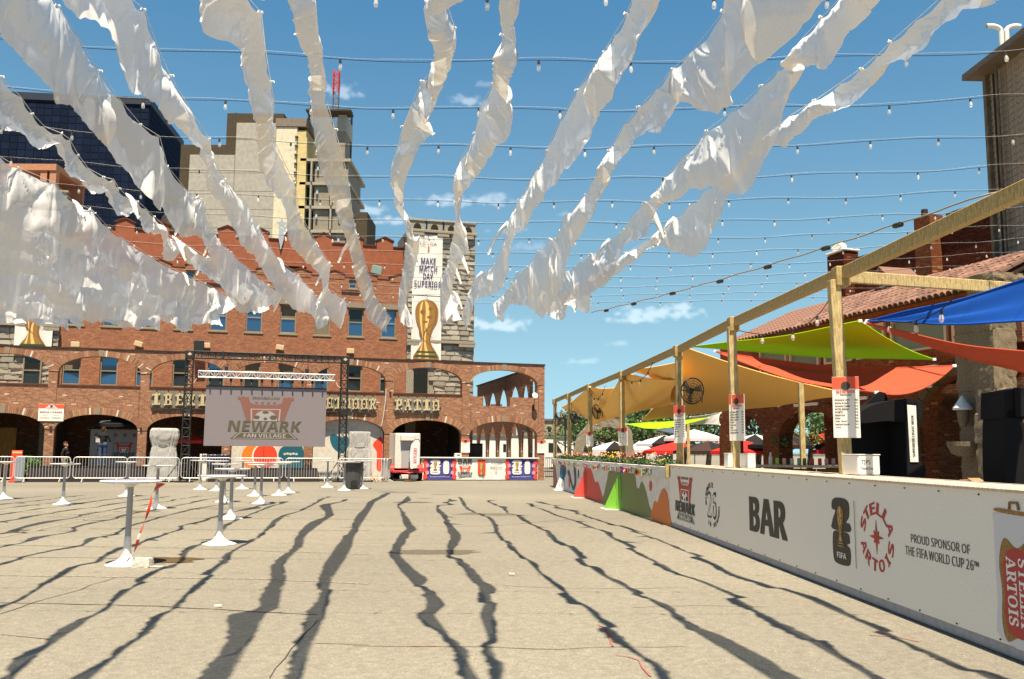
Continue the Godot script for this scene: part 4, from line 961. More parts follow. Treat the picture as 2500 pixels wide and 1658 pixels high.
	cup_banner(19.26, 20.98, 6.6, 13.82, "tall white banner with a golden cup and blue lettering on the stone tower", true)
	cup_banner(-.85, .88, 6.18, 13.6, "white banner of which only the foot of a golden cup shows below the streamers", true)

func tower(u0: float, u1: float, label: String, from: float, top: float, blocks_to := 14.0):
	var T := thing("stone_tower", label, "tower", FT * at_(Vector3(u0, 0, -4.75)), "stone towers of the hall")
	var W := u1 - u0
	var mortar := tri_mat("tower_core", "stone", lin(.50, .45, .37), 1.2)
	part(T, "core", mb().box(Vector3(W / 2, top / 2 + 1.85, -2.1), Vector3(W, top - 3.7, 4.0)), mortar)
	for x in [.3, W - .3]: part(T, "leg", mb().box(Vector3(x, 1.85, -2.1), Vector3(.6, 3.7, 4.0)), mortar)
	var tones := []
	for k in 5: tones.append(tri_mat("block_%d" % k, "stone", lin(.66, .60, .50) * [1.0, .9, 1.08, .95, 1.03][k], .8, .95))
	var unit := []
	for k in 4:
		var m := mb(); m.box(Vector3.ZERO, Vector3.ONE, .06)
		for i in m.v.size(): m.v[i] += Vector3(rng.randf_range(-.02, .02), rng.randf_range(-.03, .03), rng.randf_range(-.25, .35) if m.v[i].z > .3 else 0.0)
		unit.append(m.mesh())
	var y := from
	var j := 0
	while y < minf(blocks_to, top) - .2:
		var x := 0.0
		while x < W - .05:
			var l := minf(rng.randf_range(.42, .72), W - x)
			if W - x - l < .25: l = W - x
			var opening: bool = u0 > 10 and y < 6.1 and x + l > .42 and x < 1.25
			if not opening and not (y > 7.3 and y < 7.75):
				part(T, "stone_block", unit[rng.randi() % 4], tones[rng.randi() % 5], sc(Vector3(x + l / 2, y + .145, -.1), Vector3(l - .02, .275, .13)))
			x += l
		y += .295
		j += 1
	if u0 > 10:
		part(T, "window", mb().box(Vector3(.83, 5.35, -.07), Vector3(.8, 1.5, .06)), mats["dim_glass"])
	else:
		sash(T, 2.85, 4.6, .02, .86, 1.5, mats["dim_glass"], mats["dim_glass"], mats["window_frame"])
	var pale := tri_mat("pale_band", "stone", lin(.50, .45, .36), .8)
	var band := mb()
	band.box(Vector3(W / 2, 7.66, .03), Vector3(W + .1, .16, .2), .01)
	for s in [0.0, 1.0]: band.box(Vector3(lerpf(.45, W - .45, s), 7.5, .03), Vector3(.95, .2, .18), .01)
	part(T, "band", band, pale)
	var cor := mb()
	cor.box(Vector3(W / 2, top - .18, .05), Vector3(W + .16, .16, .3), .02)
	for s in 3: cor.box(Vector3(.5 + s * (W - 1.0) / 2, top - .36, .05), Vector3(.7, .22, .26), .02)
	part(T, "cornice", cor, pale)
	for s in 4:
		var cx := .45 + s * (W - .9) / 3
		var m := mb()
		var pg := PackedVector2Array([Vector2(-.42, top - .1), Vector2(-.24, top - .1)])
		for i in 9: pg.append(Vector2(-cos(PI * i / 8) * .22, top + .02 + sin(PI * i / 8) * .26))
		pg.append_array([Vector2(.24, top - .1), Vector2(.42, top - .1), Vector2(.42, top + .42), Vector2(-.42, top + .42)])
		m.ext(pg, -.45, .05)
		m.box(Vector3(0, top + .2, -.3), Vector3(.8, .6, .1))
		m.box(Vector3(0, top + .47, -.2), Vector3(.98, .12, .62), .02)
		part(T, "merlon", m, pale, at_(Vector3(cx, 0, 0)))

func cup_shape(s: float) -> Array:
	# body and bands of a tall goblet-like award, height 1
	var body := blob([Vector2(-.20, 0.0), Vector2(-.16, .13), Vector2(-.09, .24), Vector2(-.07, .36), Vector2(-.12, .50), Vector2(-.17, .62), Vector2(-.19, .72), Vector2(-.19, .84), Vector2(-.13, .95), Vector2(0, 1.0), Vector2(.13, .95), Vector2(.19, .84), Vector2(.19, .72), Vector2(.17, .62), Vector2(.11, .50), Vector2(.07, .36), Vector2(.09, .24), Vector2(.16, .13), Vector2(.20, 0.0)], 4)
	var out := PackedVector2Array()
	for p in body: out.append(Vector2(p.x, maxf(p.y, 0.0)) * s)
	return [out]

func cup(parent: Node, cx: float, y0: float, h: float, z: float):
	var gold := tri_mat("gold_print", "stone", lin(.50, .26, .05), .5, .6)
	var deep := mat("gold_deep", lin(.22, .09, .015), .6)
	var pale := mat("gold_pale", lin(.72, .48, .16), .6)
	var green := mat("cup_green", lin(.02, .06, .02), .6)
	var X := at_(Vector3(cx, y0, z))
	part(parent, "cup_print", mb().ext(cup_shape(h)[0], 0, .004), gold, X)
	var outline: PackedVector2Array = cup_shape(h)[0]
	for s in [[.9, .0, deep], [.78, -.012, gold], [.42, -.04, pale], [.16, -.05, gold]]:
		var q := PackedVector2Array()
		for p in outline: q.append(Vector2(p.x * s[0] + s[1] * h, p.y * .97 + .012 * h))
		var zz: float = .004 + .0012 * (1.0 - s[0])
		part(parent, "cup_print", mb().ext(q, .003, zz), s[2], X)
	for s in [[-.07, .78, .045, .05], [.06, .84, .04, .035], [.05, .70, .05, .03], [-.03, .62, .05, .02]]:
		part(parent, "cup_print", mb().ext(blob([Vector2(s[0] - s[2], s[1]) * h, Vector2(s[0], s[1] + s[3]) * h, Vector2(s[0] + s[2], s[1] + .01) * h, Vector2(s[0] + .01, s[1] - s[3]) * h], 3), .004, .0056), deep, X)
	for s in [[-.13, .58, .09, .22], [.12, .60, -.05, .26], [-.02, .55, .12, .36]]:
		var a := Vector2(s[0], s[1]) * h; var b := Vector2(s[2], s[3]) * h
		var mid := a.lerp(b, .5) + (b - a).orthogonal() * .18
		part(parent, "cup_print", mb().ext(blob([a, mid + Vector2(.012, 0) * h, b, mid - Vector2(.012, 0) * h], 4), .004, .006), deep, X)
	for s in [[.03, .07, .185], [.105, .135, .165]]:
		part(parent, "cup_print", mb().ext(PackedVector2Array([Vector2(-s[2] - .006, s[0]) * h, Vector2(s[2] + .006, s[0]) * h, Vector2(s[2] - .012, s[1]) * h, Vector2(-s[2] + .012, s[1]) * h]), .004, .008), green, X)

func cup_banner(u0: float, u1: float, v0: float, v1: float, label: String, text: bool):
	var t := thing("cup_banner", label, "banner", FT * at_(Vector3(u0, v0, -4.62)), "tall cup banners on the towers")
	var W := u1 - u0; var H := v1 - v0
	var sheet := tri_mat("banner_sheet", "cloth", lin(.78, .76, .73), .7, .7)
	var navy := mat("navy_print", lin(.035, .03, .14), .7)
	var red := mat("sign_red", lin(.80, .12, .04), .6)
	for s in [[0.0, .503], [.51, 1.0]]:
		var rows := []
		for j in 13:
			var r := []
			for i in 9: r.append(Vector3(W * i / 8.0, H * lerpf(s[1], s[0], j / 12.0), .018 * sin(i * 1.1 + j * .4) - .006))
			rows.append(r)
		part(t, "sheet", mb().grid(rows), sheet)
		for x in [.06, W / 2, W - .06]: part(t, "grommet", mb().cyl(Vector3(x, H * s[1] - .05, .01), Vector3(x, H * s[1] - .05, .04), .025, .025, 8), mats["dark_coping"])
	cup(t, W / 2, .02, H * .475, .026)
	if text:
		letters(t, "ULTRA", W * .52, H * .925, W * .56, .16, .03, mat("grey_ink", lin(.12, .12, .13), .7), false, false)
		letters(t, "MICHELOB", W * .52, H * .962, W * .4, .07, .03, mat("grey_ink"), false, false)
		part(t, "ribbon_mark", mb().ext(PackedVector2Array([Vector2(-.05, 0), Vector2(0, .06), Vector2(.05, 0), Vector2(.05, .3), Vector2(-.05, .3)]), .026, .03), red, at_(Vector3(W * .52, H * .862, 0)))
		var y := .785
		for s in [["MAKE", .50], ["MATCH", .60], ["DAY", .34], ["SUPERIOR", .92]]:
			letters(t, s[0], W * .52, H * y, W * s[1], H * .05, .03, navy)
			y -= .062

# ---------------------------------------------------------------- towers far behind
func pxz(px: float, z: float) -> float: return (px - 1250.0) / 2250.0 * z
func pyz(py: float, z: float) -> float: return 1.5 + (1097.0 - py) / 2250.0 * z

func skyline():
	# dark curtain-wall tower
	var G := thing("glass_tower", "dark blue glass office tower beyond the hall", "building", Transform3D(Basis(Vector3(.995, 0, -.1).normalized(), Vector3.UP, Vector3(.1, 0, .995).normalized()), Vector3(-45.6, 0, -111)))
	var core := mat("tower_core_dark", lin(.014, .02, .04), .4)
	part(G, "core", mb().box(Vector3(-20, 22.4, -8.1), Vector3(40, 44.8, 16)), core)
	part(G, "parapet", mb().box(Vector3(-20, 44.6, -8), Vector3(40.4, .9, 16.4)), mat("tower_cap", lin(.02, .025, .045), .5))
	var pm := mb().box(Vector3.ZERO, Vector3(.9, .82, .06), .01).mesh()
	var pane := []
	for k in 3: pane.append(mat("tower_pane_%d" % k, lin([.006, .008, .005][k], [.013, .016, .011][k], [.035, .042, .03][k]), .8, 0.0))
	var rest := mb()
	var count := 0
	for j in 40:
		for i in 40:
			var p := Vector3(-.48 - i * .96, 43.6 - j * .9, .0)
			if i < 18 and j < 17 and count < 300:
				part(G, "glass_pane", pm, pane[(i * 5 + j * 3 + (i * j) % 2) % 3], at_(p))
				count += 1
			elif i < 18 or j < 18: rest.box(p, Vector3(.9, .82, .06))
	for j in 40:
		for i in 18: rest.box(Vector3(.03, 43.6 - j * .9, -.5 - i * .96), Vector3(.06, .82, .9))
	part(G, "glass_pane_field", rest, pane[0]).set_meta("kind", "stuff")
	# salmon roof house in front of it
	var S := thing("salmon_rooftop", "salmon rendered rooftop storey with dark openings before the glass tower", "building", at_(Vector3(0, 0, 0)))
	var z := 82.0
	var sal := tri_mat("salmon", "plaster", lin(.52, .25, .15), 2.0)
	var a := pxz(-40, z); var b := pxz(100, z); var y1 := pyz(388, z); var y0 := pyz(470, z)
	part(S, "block", mb().box(Vector3((a + b) / 2, y0 / 2, -z - 3), Vector3(b - a, y0, 5.8)), sal)
	part(S, "cornice", mb().box(Vector3((a + b) / 2, y1 - .3, -z - 3), Vector3(b - a, .6, 6)), sal)
	for x in [a + .3, (a + b) / 2 + 1.4, b - .3]: part(S, "post", mb().box(Vector3(x, (y0 + y1) / 2 - .3, -z - .4), Vector3(.6, y1 - y0 - .6, .6)), sal)
	part(S, "room_wall", mb().box(Vector3((a + b) / 2, (y0 + y1) / 2 - .3, -z - 5.8), Vector3(b - a - .2, y1 - y0 - .6, .3)), sal)
	# grey tower with brown edges and a cream flank
	z = 96.0
	var N := thing("grey_tower", "tall light grey tower with stepped brown edges and cream flank", "building")
	var brown := tri_mat("brown_panel", "plaster", lin(.085, .068, .047), 3.0)
	var grey := tri_mat("grey_panel", "plaster", lin(.42, .40, .36), 4.0)
	var cream := tri_mat("cream_panel", "plaster", lin(.72, .66, .50), 4.0)
	var yellow := tri_mat("yellow_panel", "plaster", lin(.66, .54, .27), 4.0)
	var bx := func(m: MB, p0: float, q0: float, p1: float, q1: float, front: float, deep: float):
		m.box(Vector3((pxz(p0, z) + pxz(p1, z)) / 2, (pyz(q0, z) + pyz(q1, z)) / 2, -z + front - deep / 2), Vector3(pxz(p1, z) - pxz(p0, z), pyz(q0, z) - pyz(q1, z), deep))
	var m := mb(); bx.call(m, 411, 335, 524, 1120, 0.0, 14.0); bx.call(m, 524, 252, 668, 1120, 0.0, 14.0)
	part(N, "brown_frame", m, brown)
	# grey cladding panels, each its own plate with joints between
	for row in 9:
		var q0 := 363.0 + row * 47
		for s in [[437, 550], [551, 653]]:
			m = mb(); bx.call(m, s[0], q0 - (0 if s[0] == 437 or row > 0 else 3), s[1], q0 + 46, .25, .25)
			part(N, "cladding_panel", m, grey)
	for row in 2:
		m = mb(); bx.call(m, 551, 279 + row * 41, 653, 279 + row * 41 + 40, .25, .25)
		part(N, "cladding_panel", m, grey)
	m = mb(); bx.call(m, 654, 292, 706, 1120, .6, 12.0); part(N, "cream_flank", m, cream)
	m = mb(); bx.call(m, 706, 300, 731, 1120, .5, 12.0); part(N, "yellow_flank", m, yellow)
	m = mb(); bx.call(m, 652, 270, 733, 291, .7, 12.2); part(N, "flank_cap", m, tri_mat("cap_grey", "plaster", lin(.24, .2, .17), 3.0))
	for k in 8:
		m = mb(); bx.call(m, 702, 316 + k * 23, 709, 321 + k * 23, .75, .4); part(N, "vent_slot", m, brown)
	m = mb(); bx.call(m, 535, 242, 540, 253, -1.0, 1.0); part(N, "roof_fin", m, brown)
	m = mb(); m.cyl(Vector3(pxz(583, z), pyz(253, z), -z - 4), Vector3(pxz(583, z), pyz(232, z), -z - 4), .55, .55, 12); part(N, "roof_vent", m, mat("shiny_vent", lin(.8, .8, .8), .25, .6))
	# concrete frame under construction
	var C := thing("construction_frame", "unfinished concrete tower with open floors and scaffold beside the grey tower", "building")
	var con := tri_mat("concrete", "plaster", lin(.30, .27, .22), 3.0)
	var slab := tri_mat("slab", "plaster", lin(.40, .37, .31), 3.0)
	var net := mat("green_net", lin(.02, .06, .045), .9)
	z = 100.0
	for k in 8:
		var q := 372.0 + k * 61
		m = mb(); bx.call(m, 716, q, 842, q + 7, .5, 10.0); part(C, "floor_slab", m, slab)
		for c in [[722, 738], [752, 790], [800, 836]]:
			m = mb(); bx.call(m, c[0], q + 9, c[1], q + 61, .2 if c[0] != 722 else -.4, 8.0)
			part(C, "wall_panel", m, net if c[0] == 722 else con)
		for c in [744, 795]:
			m = mb(); bx.call(m, c, q + 9, c + 4, q + 61, .8, .6); part(C, "column", m, slab)
		for c in [758, 815]:
			m = mb(); bx.call(m, c, q + 22, c + 5, q + 30, .5, .4); part(C, "tie_plate", m, mat("shiny_vent"))
	m = mb(); bx.call(m, 808, 258, 828, 300, .5, 4.0); part(C, "lift_house", m, grey)
	m = mb(); bx.call(m, 806, 300, 826, 372, .3, 3.0); part(C, "lift_house", m, con)
	for s in [[828, 250, 842, 372], [735, 255, 745, 372]]:
		part(C, "scaffold", lattice(Vector3(pxz(s[0], z), pyz(s[3], z), -z + 1), Vector3(pxz(s[0], z), pyz(s[1], z), -z + 1), pxz(s[2], z) - pxz(s[0], z), .07, 9), mat("black_steel", lin(.015, .016, .018), .5))
	m = mb(); bx.call(m, 730, 252, 842, 256, 1.5, 2.0); part(C, "scaffold_deck", m, brown)
	part(C, "dark_block", (func(): var d := mb(); bx.call(d, 856, 506, 886, 1120, 0.0, 6.0); return d).call(), brown)
	# hoist mast and crane mast
	var H := thing("hoist_mast", "black lattice hoist mast climbing the unfinished tower", "mast")
	part(H, "lattice", lattice(Vector3(pxz(766, 97), 0, -97), Vector3(pxz(766, 97), pyz(370, 97), -97), 1.1, .09, 34), mat("black_steel"))
	var cr := thing("crane_mast", "slim red-topped crane mast above the unfinished tower", "crane")
	part(cr, "mast", lattice(Vector3(pxz(789, 120), 0, -120), Vector3(pxz(789, 120), pyz(190, 120), -120), .75, .06, 60), mat("steel_grey", lin(.18, .18, .2), .5))
	part(cr, "red_section", lattice(Vector3(pxz(789, 120), pyz(190, 120), -120), Vector3(pxz(789, 120), pyz(134, 120), -120), .75, .07, 5), mat("crane_red", lin(.55, .04, .02), .5))
	# dark domed tank behind the hall
	var D := thing("dark_dome", "small dark dome with a finial just behind the hall battlements", "dome", at_(Vector3(pxz(404, 70), pyz(560, 70), -70)))
	part(D, "dome", mb().lathe([Vector2(1.0, -8.0), Vector2(1.0, .4), Vector2(.9, 1.1), Vector2(.5, 1.5), Vector2(.05, 1.6)], 14), mat("dome_dark", lin(.035, .03, .022), .7))
	part(D, "finial", mb().cyl(Vector3(.2, 1.4, 0), Vector3(.2, 2.1, 0), .1, .06, 6), mat("dome_dark"))

# square lattice column from a to b; w wide, r bar radius
func lattice(a: Vector3, b: Vector3, w: float, r: float, n: int, u := Vector3.RIGHT, v := Vector3.FORWARD) -> MB:
	var m := mb()
	var c := [u * 0, u * w, u * w + v * w, v * w]
	for i in 4: m.cyl(a + c[i], b + c[i], r, r, 5, false)
	for k in n:
		var p := a.lerp(b, float(k) / n); var q := a.lerp(b, float(k + 1) / n)
		for i in 4:
			var j := (i + 1) % 4
			m.cyl(p + c[i], p + c[j], r * .6, r * .6, 4, false)
			if k % 2: m.cyl(p + c[i], q + c[j], r * .6, r * .6, 4, false)
			else: m.cyl(p + c[j], q + c[i], r * .6, r * .6, 4, false)
	return m

# ---------------------------------------------------------------- brick house, grey clapboard house
func house():
	var H := thing("brick_house", "brick patio house with a red tile roof and round arches behind the bar", "building", HT)
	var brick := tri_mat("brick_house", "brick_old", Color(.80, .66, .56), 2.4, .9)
	var w := mb()
	# ground floor: piers and arches
	for p in [[-11.9, -11.07], [-8.91, -7.95], [-4.7, -1.4]]: w.box(Vector3((p[0] + p[1]) / 2, 1.5, -.25), Vector3(p[1] - p[0], 3.0, .5))
	arch_wall(w, -11.07, -8.91, 1.9, 2.75, 3.0, -.5, 0)
	arch_wall(w, -7.95, -4.7, 1.9, 2.8, 3.0, -.5, 0)
	arch_wall(w, -1.4, 1.6, 2.2, 3.38, 4.08, -.5, 0)
	w.box(Vector3(-6.65, 3.54, -.25), Vector3(10.5, 1.08, .5))
	part(H, "arcade_wall", w, brick)
	# back rooms: a few solid bays so that some arches are dark and others open to the garden
	part(H, "back_wall", mb().box(Vector3(-5.2, 1.6, -4.2), Vector3(3.0, 3.2, .3)), mats["brick_old"])
	part(H, "back_wall", mb().box(Vector3(.6, 1.8, -2.6), Vector3(5.0, 3.6, .3)), mats["brick_old"])
	part(H, "ceiling", mb().box(Vector3(-5.0, 3.1, -2.6), Vector3(13.6, .2, 4.6)), mats["brick_old"])
	for x in [-11.2, -8.2]: part(H, "back_pier", mb().box(Vector3(x, 1.5, -4.3), Vector3(.7, 3.0, .5)), brick)
	# upper floor: red boards with a row of windows
	var red := tri_mat("red_boards", "plaster", lin(.23, .055, .04), 1.5)
	var holes := [[-2.36, 4.12, -.42, 4.92], [-3.82, 4.12, -2.72, 4.92], [-5.35, 4.12, -4.15, 4.92], [-7.2, 4.12, -5.75, 4.92], [-9.0, 4.12, -7.5, 4.92], [.1, 4.12, 1.3, 4.92]]
	var u := mb()
	holed(u, -11.9, 1.6, 4.08, 5.25, holes, -.1, .15)
	part(H, "upper_wall", u, red)
	var trim := mat("white_trim", lin(.55, .47, .38), .6)
	var pane := tri_mat("film_pane", "cloth", lin(.17, .24, .23), .8, .22)
	for h in holes:
		var f := mb()
		var ww: float = h[2] - h[0]
		f.box(Vector3(0, -.02, 0), Vector3(ww + .12, .08, .08)); f.box(Vector3(0, .82, 0), Vector3(ww + .12, .08, .08))
		for s in [-1, 1]: f.box(Vector3(s * (ww / 2 + .02), .4, 0), Vector3(.08, .76, .08))
		var o := part(H, "window", f, trim, at_(Vector3((h[0] + h[2]) / 2, h[1], -.06)))
		part(o, "pane", mb().box(Vector3(0, .4, -.06), Vector3(ww, .8, .02)), pane)
	part(H, "corner_trim", mb().box(Vector3(-.14, 4.6, -.07), Vector3(.1, 1.0, .08)), trim)
	part(H, "upper_back", mb().box(Vector3(-5.1, 4.6, -.6), Vector3(13.4, 1.2, .5)), mats["brick_old"])
	# eave, soffit, roof boards and tiles
	part(H, "soffit", mb().box(Vector3(-3.9, 5.13, .25), Vector3(10.9, .05, .75)), tri_mat("soffit", "wood", lin(.30, .10, .035), .8))
	part(H, "gutter", mb().box(Vector3(-3.9, 5.17, .62), Vector3(11.0, .09, .06)), mat("dark_coping"))
	var roof := part(H, "roof_deck", mb().quad_box(Vector3(-9.4, 5.17, .62), Vector3(1.6, 5.17, .62), Vector3(1.6, 6.38, -2.02), Vector3(-9.4, 6.38, -2.02), .06), mat("dark_coping"))
	var tile := mb()
	for i in 7:      # half barrel
		var a := PI * i / 6.0; var b := PI * (i + 1) / 6.0
		if i == 6: break
		var r0 := .098; var r1 := .084
		tile.quad(Vector3(cos(b) * r0, sin(b) * r0, .42), Vector3(cos(a) * r0, sin(a) * r0, .42), Vector3(cos(a) * r1, sin(a) * r1, 0), Vector3(cos(b) * r1, sin(b) * r1, 0))
		tile.quad(Vector3(cos(a) * r0, sin(a) * r0, .42), Vector3(cos(b) * r0, sin(b) * r0, .42), Vector3(cos(b) * .08, sin(b) * .08, .42), Vector3(cos(a) * .08, sin(a) * .08, .42))
	var tm := tile.mesh()
	var tones := []
	for k in 4: tones.append(mat("roof_tile_%d" % k, lin([.20, .165, .24, .135][k], [.115, .095, .14, .08][k], [.092, .075, .115, .065][k]), .85))
	var slope := Vector3(0, 6.38 - 5.17, -2.64).normalized()
	var B := Basis(Vector3.RIGHT, slope.cross(Vector3.RIGHT).normalized() * -1.0, -slope)
	if B.y.y < 0: B = Basis(Vector3.RIGHT, -B.y, -slope)
	var rest := mb()
	var n := 0
	for j in 8:
		for i in 55:
			var p := Vector3(1.5 - i * .2, 5.22, .68) + slope * (.36 * j) + B.y * .012
			if i < 37:
				part(roof, "roof_tile", tm, tones[rng.randi() % 4], Transform3D(B, p + Vector3(0, rng.randf_range(-.006, .006), 0) - slope * .02)); n += 1
			else:
				rest.at(Transform3D(B, p))
				for q in range(0, tile.v.size()): rest.vert(tile.v[q], tile.n[q])
				for q in tile.ix: rest.ix.append(rest.v.size() - tile.v.size() + q)
	rest.xf = Transform3D.IDENTITY
	part(roof, "roof_tile_field", rest, tones[0]).set_meta("kind", "stuff")
	# dormer
	var D := part(H, "dormer", mb().ext(PackedVector2Array([Vector2(-.62, 5.9), Vector2(.5, 5.9), Vector2(.5, 6.5), Vector2(-.05, 7.0), Vector2(-.62, 6.5)]), -1.4, 0), red, Transform3D(Basis.from_scale(Vector3(.66, .66, .66)), Vector3(-4.2, 2.12, -1.25)))
	part(D, "dormer_roof", mb().ext(PackedVector2Array([Vector2(-.8, 6.42), Vector2(-.05, 7.06), Vector2(.68, 6.42), Vector2(.68, 6.52), Vector2(-.05, 7.17), Vector2(-.8, 6.52)]), -1.45, .18), tones[0])
	var wp := PackedVector2Array([Vector2(-.2, 6.25), Vector2(.16, 6.25), Vector2(.16, 6.5)])
	for i in 7: wp.append(Vector2(-.02 + cos(PI * i / 6) * .18, 6.5 + sin(PI * i / 6) * .16))
	part(D, "dormer_window", mb().ext(wp, 0, .05), trim)
	var wp2 := PackedVector2Array()
	for p in wp: wp2.append(Vector2(-.02, 6.45) + (p - Vector2(-.02, 6.45)) * .72)
	part(D, "dormer_pane", mb().ext(wp2, .04, .06), mat("dim_glass"))
	# tall firewall with chimney and end pillar
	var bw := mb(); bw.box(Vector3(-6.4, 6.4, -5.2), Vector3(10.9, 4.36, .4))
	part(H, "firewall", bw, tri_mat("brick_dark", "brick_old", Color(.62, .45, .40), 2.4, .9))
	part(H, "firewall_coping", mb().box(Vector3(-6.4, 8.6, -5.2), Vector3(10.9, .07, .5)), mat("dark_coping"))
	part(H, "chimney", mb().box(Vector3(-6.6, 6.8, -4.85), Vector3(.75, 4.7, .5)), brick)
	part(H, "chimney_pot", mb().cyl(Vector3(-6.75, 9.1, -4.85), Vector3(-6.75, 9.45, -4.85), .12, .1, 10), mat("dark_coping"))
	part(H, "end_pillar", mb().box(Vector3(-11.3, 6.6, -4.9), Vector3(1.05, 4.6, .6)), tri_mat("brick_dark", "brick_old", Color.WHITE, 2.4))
	part(H, "pillar_cap", mb().box(Vector3(-11.3, 8.97, -4.9), Vector3(1.15, .08, .7), .02), mat("sign_white"))
	part(H, "flue_elbow", mb().tube([Vector3(-11.2, 9.0, -4.9), Vector3(-11.2, 9.2, -4.9), Vector3(-11.45, 9.32, -4.9), Vector3(-11.75, 9.18, -4.85)], .1, 10), mat("sign_white"))
	part(H, "steel_bracket", mb().box(Vector3(-4.6, 9.05, -5.0), Vector3(2.6, .12, .12)), mat("green_steel", lin(.10, .11, .06), .6))
	# tube lamps under the beams
	for s in [[-3.4, 2.95, .5, 1.3], [-1.2, 3.1, .55, 1.9], [-.6, 3.55, .5, 1.0], [-5.6, 2.9, .5, 1.2]]:
		var t := thing("tube_lamp", "slim white tube lamp under the house eaves, %s" % ["above the dark beer stand", "over the stone arch", "highest, by the arch top", "farthest from the stone arch"][[-3.4, -1.2, -.6, -5.6].find(s[0])], "lamp", HT * at_(Vector3(s[0], s[1], s[2])), "tube lamps at the house")
		part(t, "tube", mb().cyl(Vector3(-s[3] / 2, 0, 0), Vector3(s[3] / 2, 0, 0), .025, .025, 8), mat("sign_white"))
		part(t, "tray", mb().box(Vector3(0, .04, 0), Vector3(s[3], .03, .07)), mat("sign_white"))
		for x in [-.4, .4]: part(t, "stem", mb().cyl(Vector3(s[3] * x, .05, 0), Vector3(s[3] * x, .05, -s[2]), .01, .01, 5), mat("dark_coping"))
	# stone arch surround (pale voussoirs, one by one)
	var sa := thing("stone_arch", "pale stone arch surround of the dark doorway behind the bar", "arch", HT)
	for i in 12:
		var a0 := PI * (i + .04) / 12; var a1 := PI * (i + .96) / 12
		var m := mb()
		var q := []
		for a in [a0, a1]:
			var p := Vector2(.1 + cos(a) * 1.5, 2.2 + sin(a) * 1.18)
			var nn := Vector2(cos(a) / 1.5, sin(a) / 1.18).normalized()
			q.append(p); q.append(p + nn * .24)
		m.ext(PackedVector2Array([q[0], q[1], q[3], q[2]]), -.1, .06 + rng.randf_range(0, .02))
		part(sa, "arch_stone", m, tri_mat("arch_stone", "stone", lin(.22, .15, .08), .5))
	for y in 5: part(sa, "jamb_stone", mb().box(Vector3(-1.52, .22 + y * .44, -.02), Vector3(.24, .42, .2), .02), mats["arch_stone"])
	# two rough stone pillars in front of the house
	var rough := tri_mat("rough_stone", "stone", lin(.36, .29, .205), .45, .95)
	var pts := [[2.85, 1.95, .6, 4.35, "pillar carrying a small lantern and a bowl"], [3.68, 2.35, .55, 4.75, "pillar with a broad stepped head"]]
	for s in pts:
		var P := thing("stone_pillar", "rough hewn stone " + s[4], "pillar", HT * at_(Vector3(s[0], 0, s[1])), "rough stone pillars by the house")
		var y := 0.0
		while y < s[3]:
			var h := rng.randf_range(.42, .75)
			h = minf(h, s[3] - y + .05)
			part(P, "stone", rock(Vector3(s[2] * rng.randf_range(.9, 1.1), h, s[2] * rng.randf_range(.85, 1.05)), rng.randi()), rough, Transform3D(Basis(Vector3.UP, rng.randf_range(-.1, .1)), Vector3(rng.randf_range(-.04, .04), y + h / 2, 0)))
			y += h - .02
		part(P, "head_stone", rock(Vector3(s[2] * 1.5, .2, s[2] * 1.3), 77), rough, at_(Vector3(.05, s[3] + .06, 0)))
	var ln := thing("stone_lantern", "white pointed lantern fixed to the rough pillar", "lantern", HT * at_(Vector3(2.85, 2.3, 2.4)))
	part(ln, "hood", mb().lathe([Vector2(.18, .08), Vector2(.19, .12), Vector2(.02, .36)], 8), mat("sign_white"))
	part(ln, "body", mb().lathe([Vector2(.04, -.25), Vector2(.1, -.15), Vector2(.12, .08)], 8), rough)
	var bo := thing("stone_bowl", "shallow stone bowl bracketed on the rough pillar", "bowl", HT * at_(Vector3(2.87, 1.62, 2.42)))
	part(bo, "bowl", mb().lathe([Vector2(.12, -.15), Vector2(.24, -.1), Vector2(.32, .05), Vector2(.33, .14), Vector2(.26, .12), Vector2(.05, .02)], 12), rough)
	# grey clapboard house
	var Gx := Transform3D(Basis(Vector3(.037, 0, .9993), Vector3.UP, Vector3(-.9993, 0, .037)), Vector3(12.5, 0, -23.65))
	var Gh := thing("clapboard_house", "tall grey-brown clapboard house at the edge of the square", "building", Gx)
	var cb := tri_mat("clapboard", "wood", lin(.46, .41, .35), 1.2)
	part(Gh, "core", mb().box(Vector3(8, 5.8, -3.2), Vector3(16, 11.6, 6)), mat("clap_core", lin(.06, .05, .04), .9))
	for k in 58:
		part(Gh, "clapboard", clap_mesh(), cb, at_(Vector3(8.05, 1.25 + k * .178, -.2)))
	part(Gh, "corner_board", mb().box(Vector3(.04, 5.8, -.15), Vector3(.14, 11.6, .2), .01), tri_mat("corner_board", "wood", lin(.24, .21, .17), 1.0))
	part(Gh, "eave_board", mb().box(Vector3(7.9, 11.62, .05), Vector3(16.4, .12, .6)), mat("eave_grey", lin(.13, .12, .11), .7))
	part(Gh, "roof", mb().quad_box(Vector3(-.25, 11.7, .38), Vector3(16, 11.7, .38), Vector3(16, 13.4, -3.2), Vector3(-.25, 13.4, -3.2), .1), mat("eave_grey"))
	part(Gh, "downspout", mb().tube([Vector3(.75, 11.5, .02), Vector3(.75, 8.0, .02), Vector3(.78, 4.0, .02), Vector3(.78, 0, .02)], .045, 8), tri_mat("corner_board", "wood", Color.WHITE, 1.0))
	part(Gh, "cable_duct", mb().cyl(Vector3(.58, 11.4, .0), Vector3(.6, 2, .0), .03, .03, 6), mat("dark_coping"))
	var V := thing("vent_pipe", "white double-elbow vent pipe on the clapboard house roof", "pipe", at_(Vector3(12.55, 11.7, -22.5)))
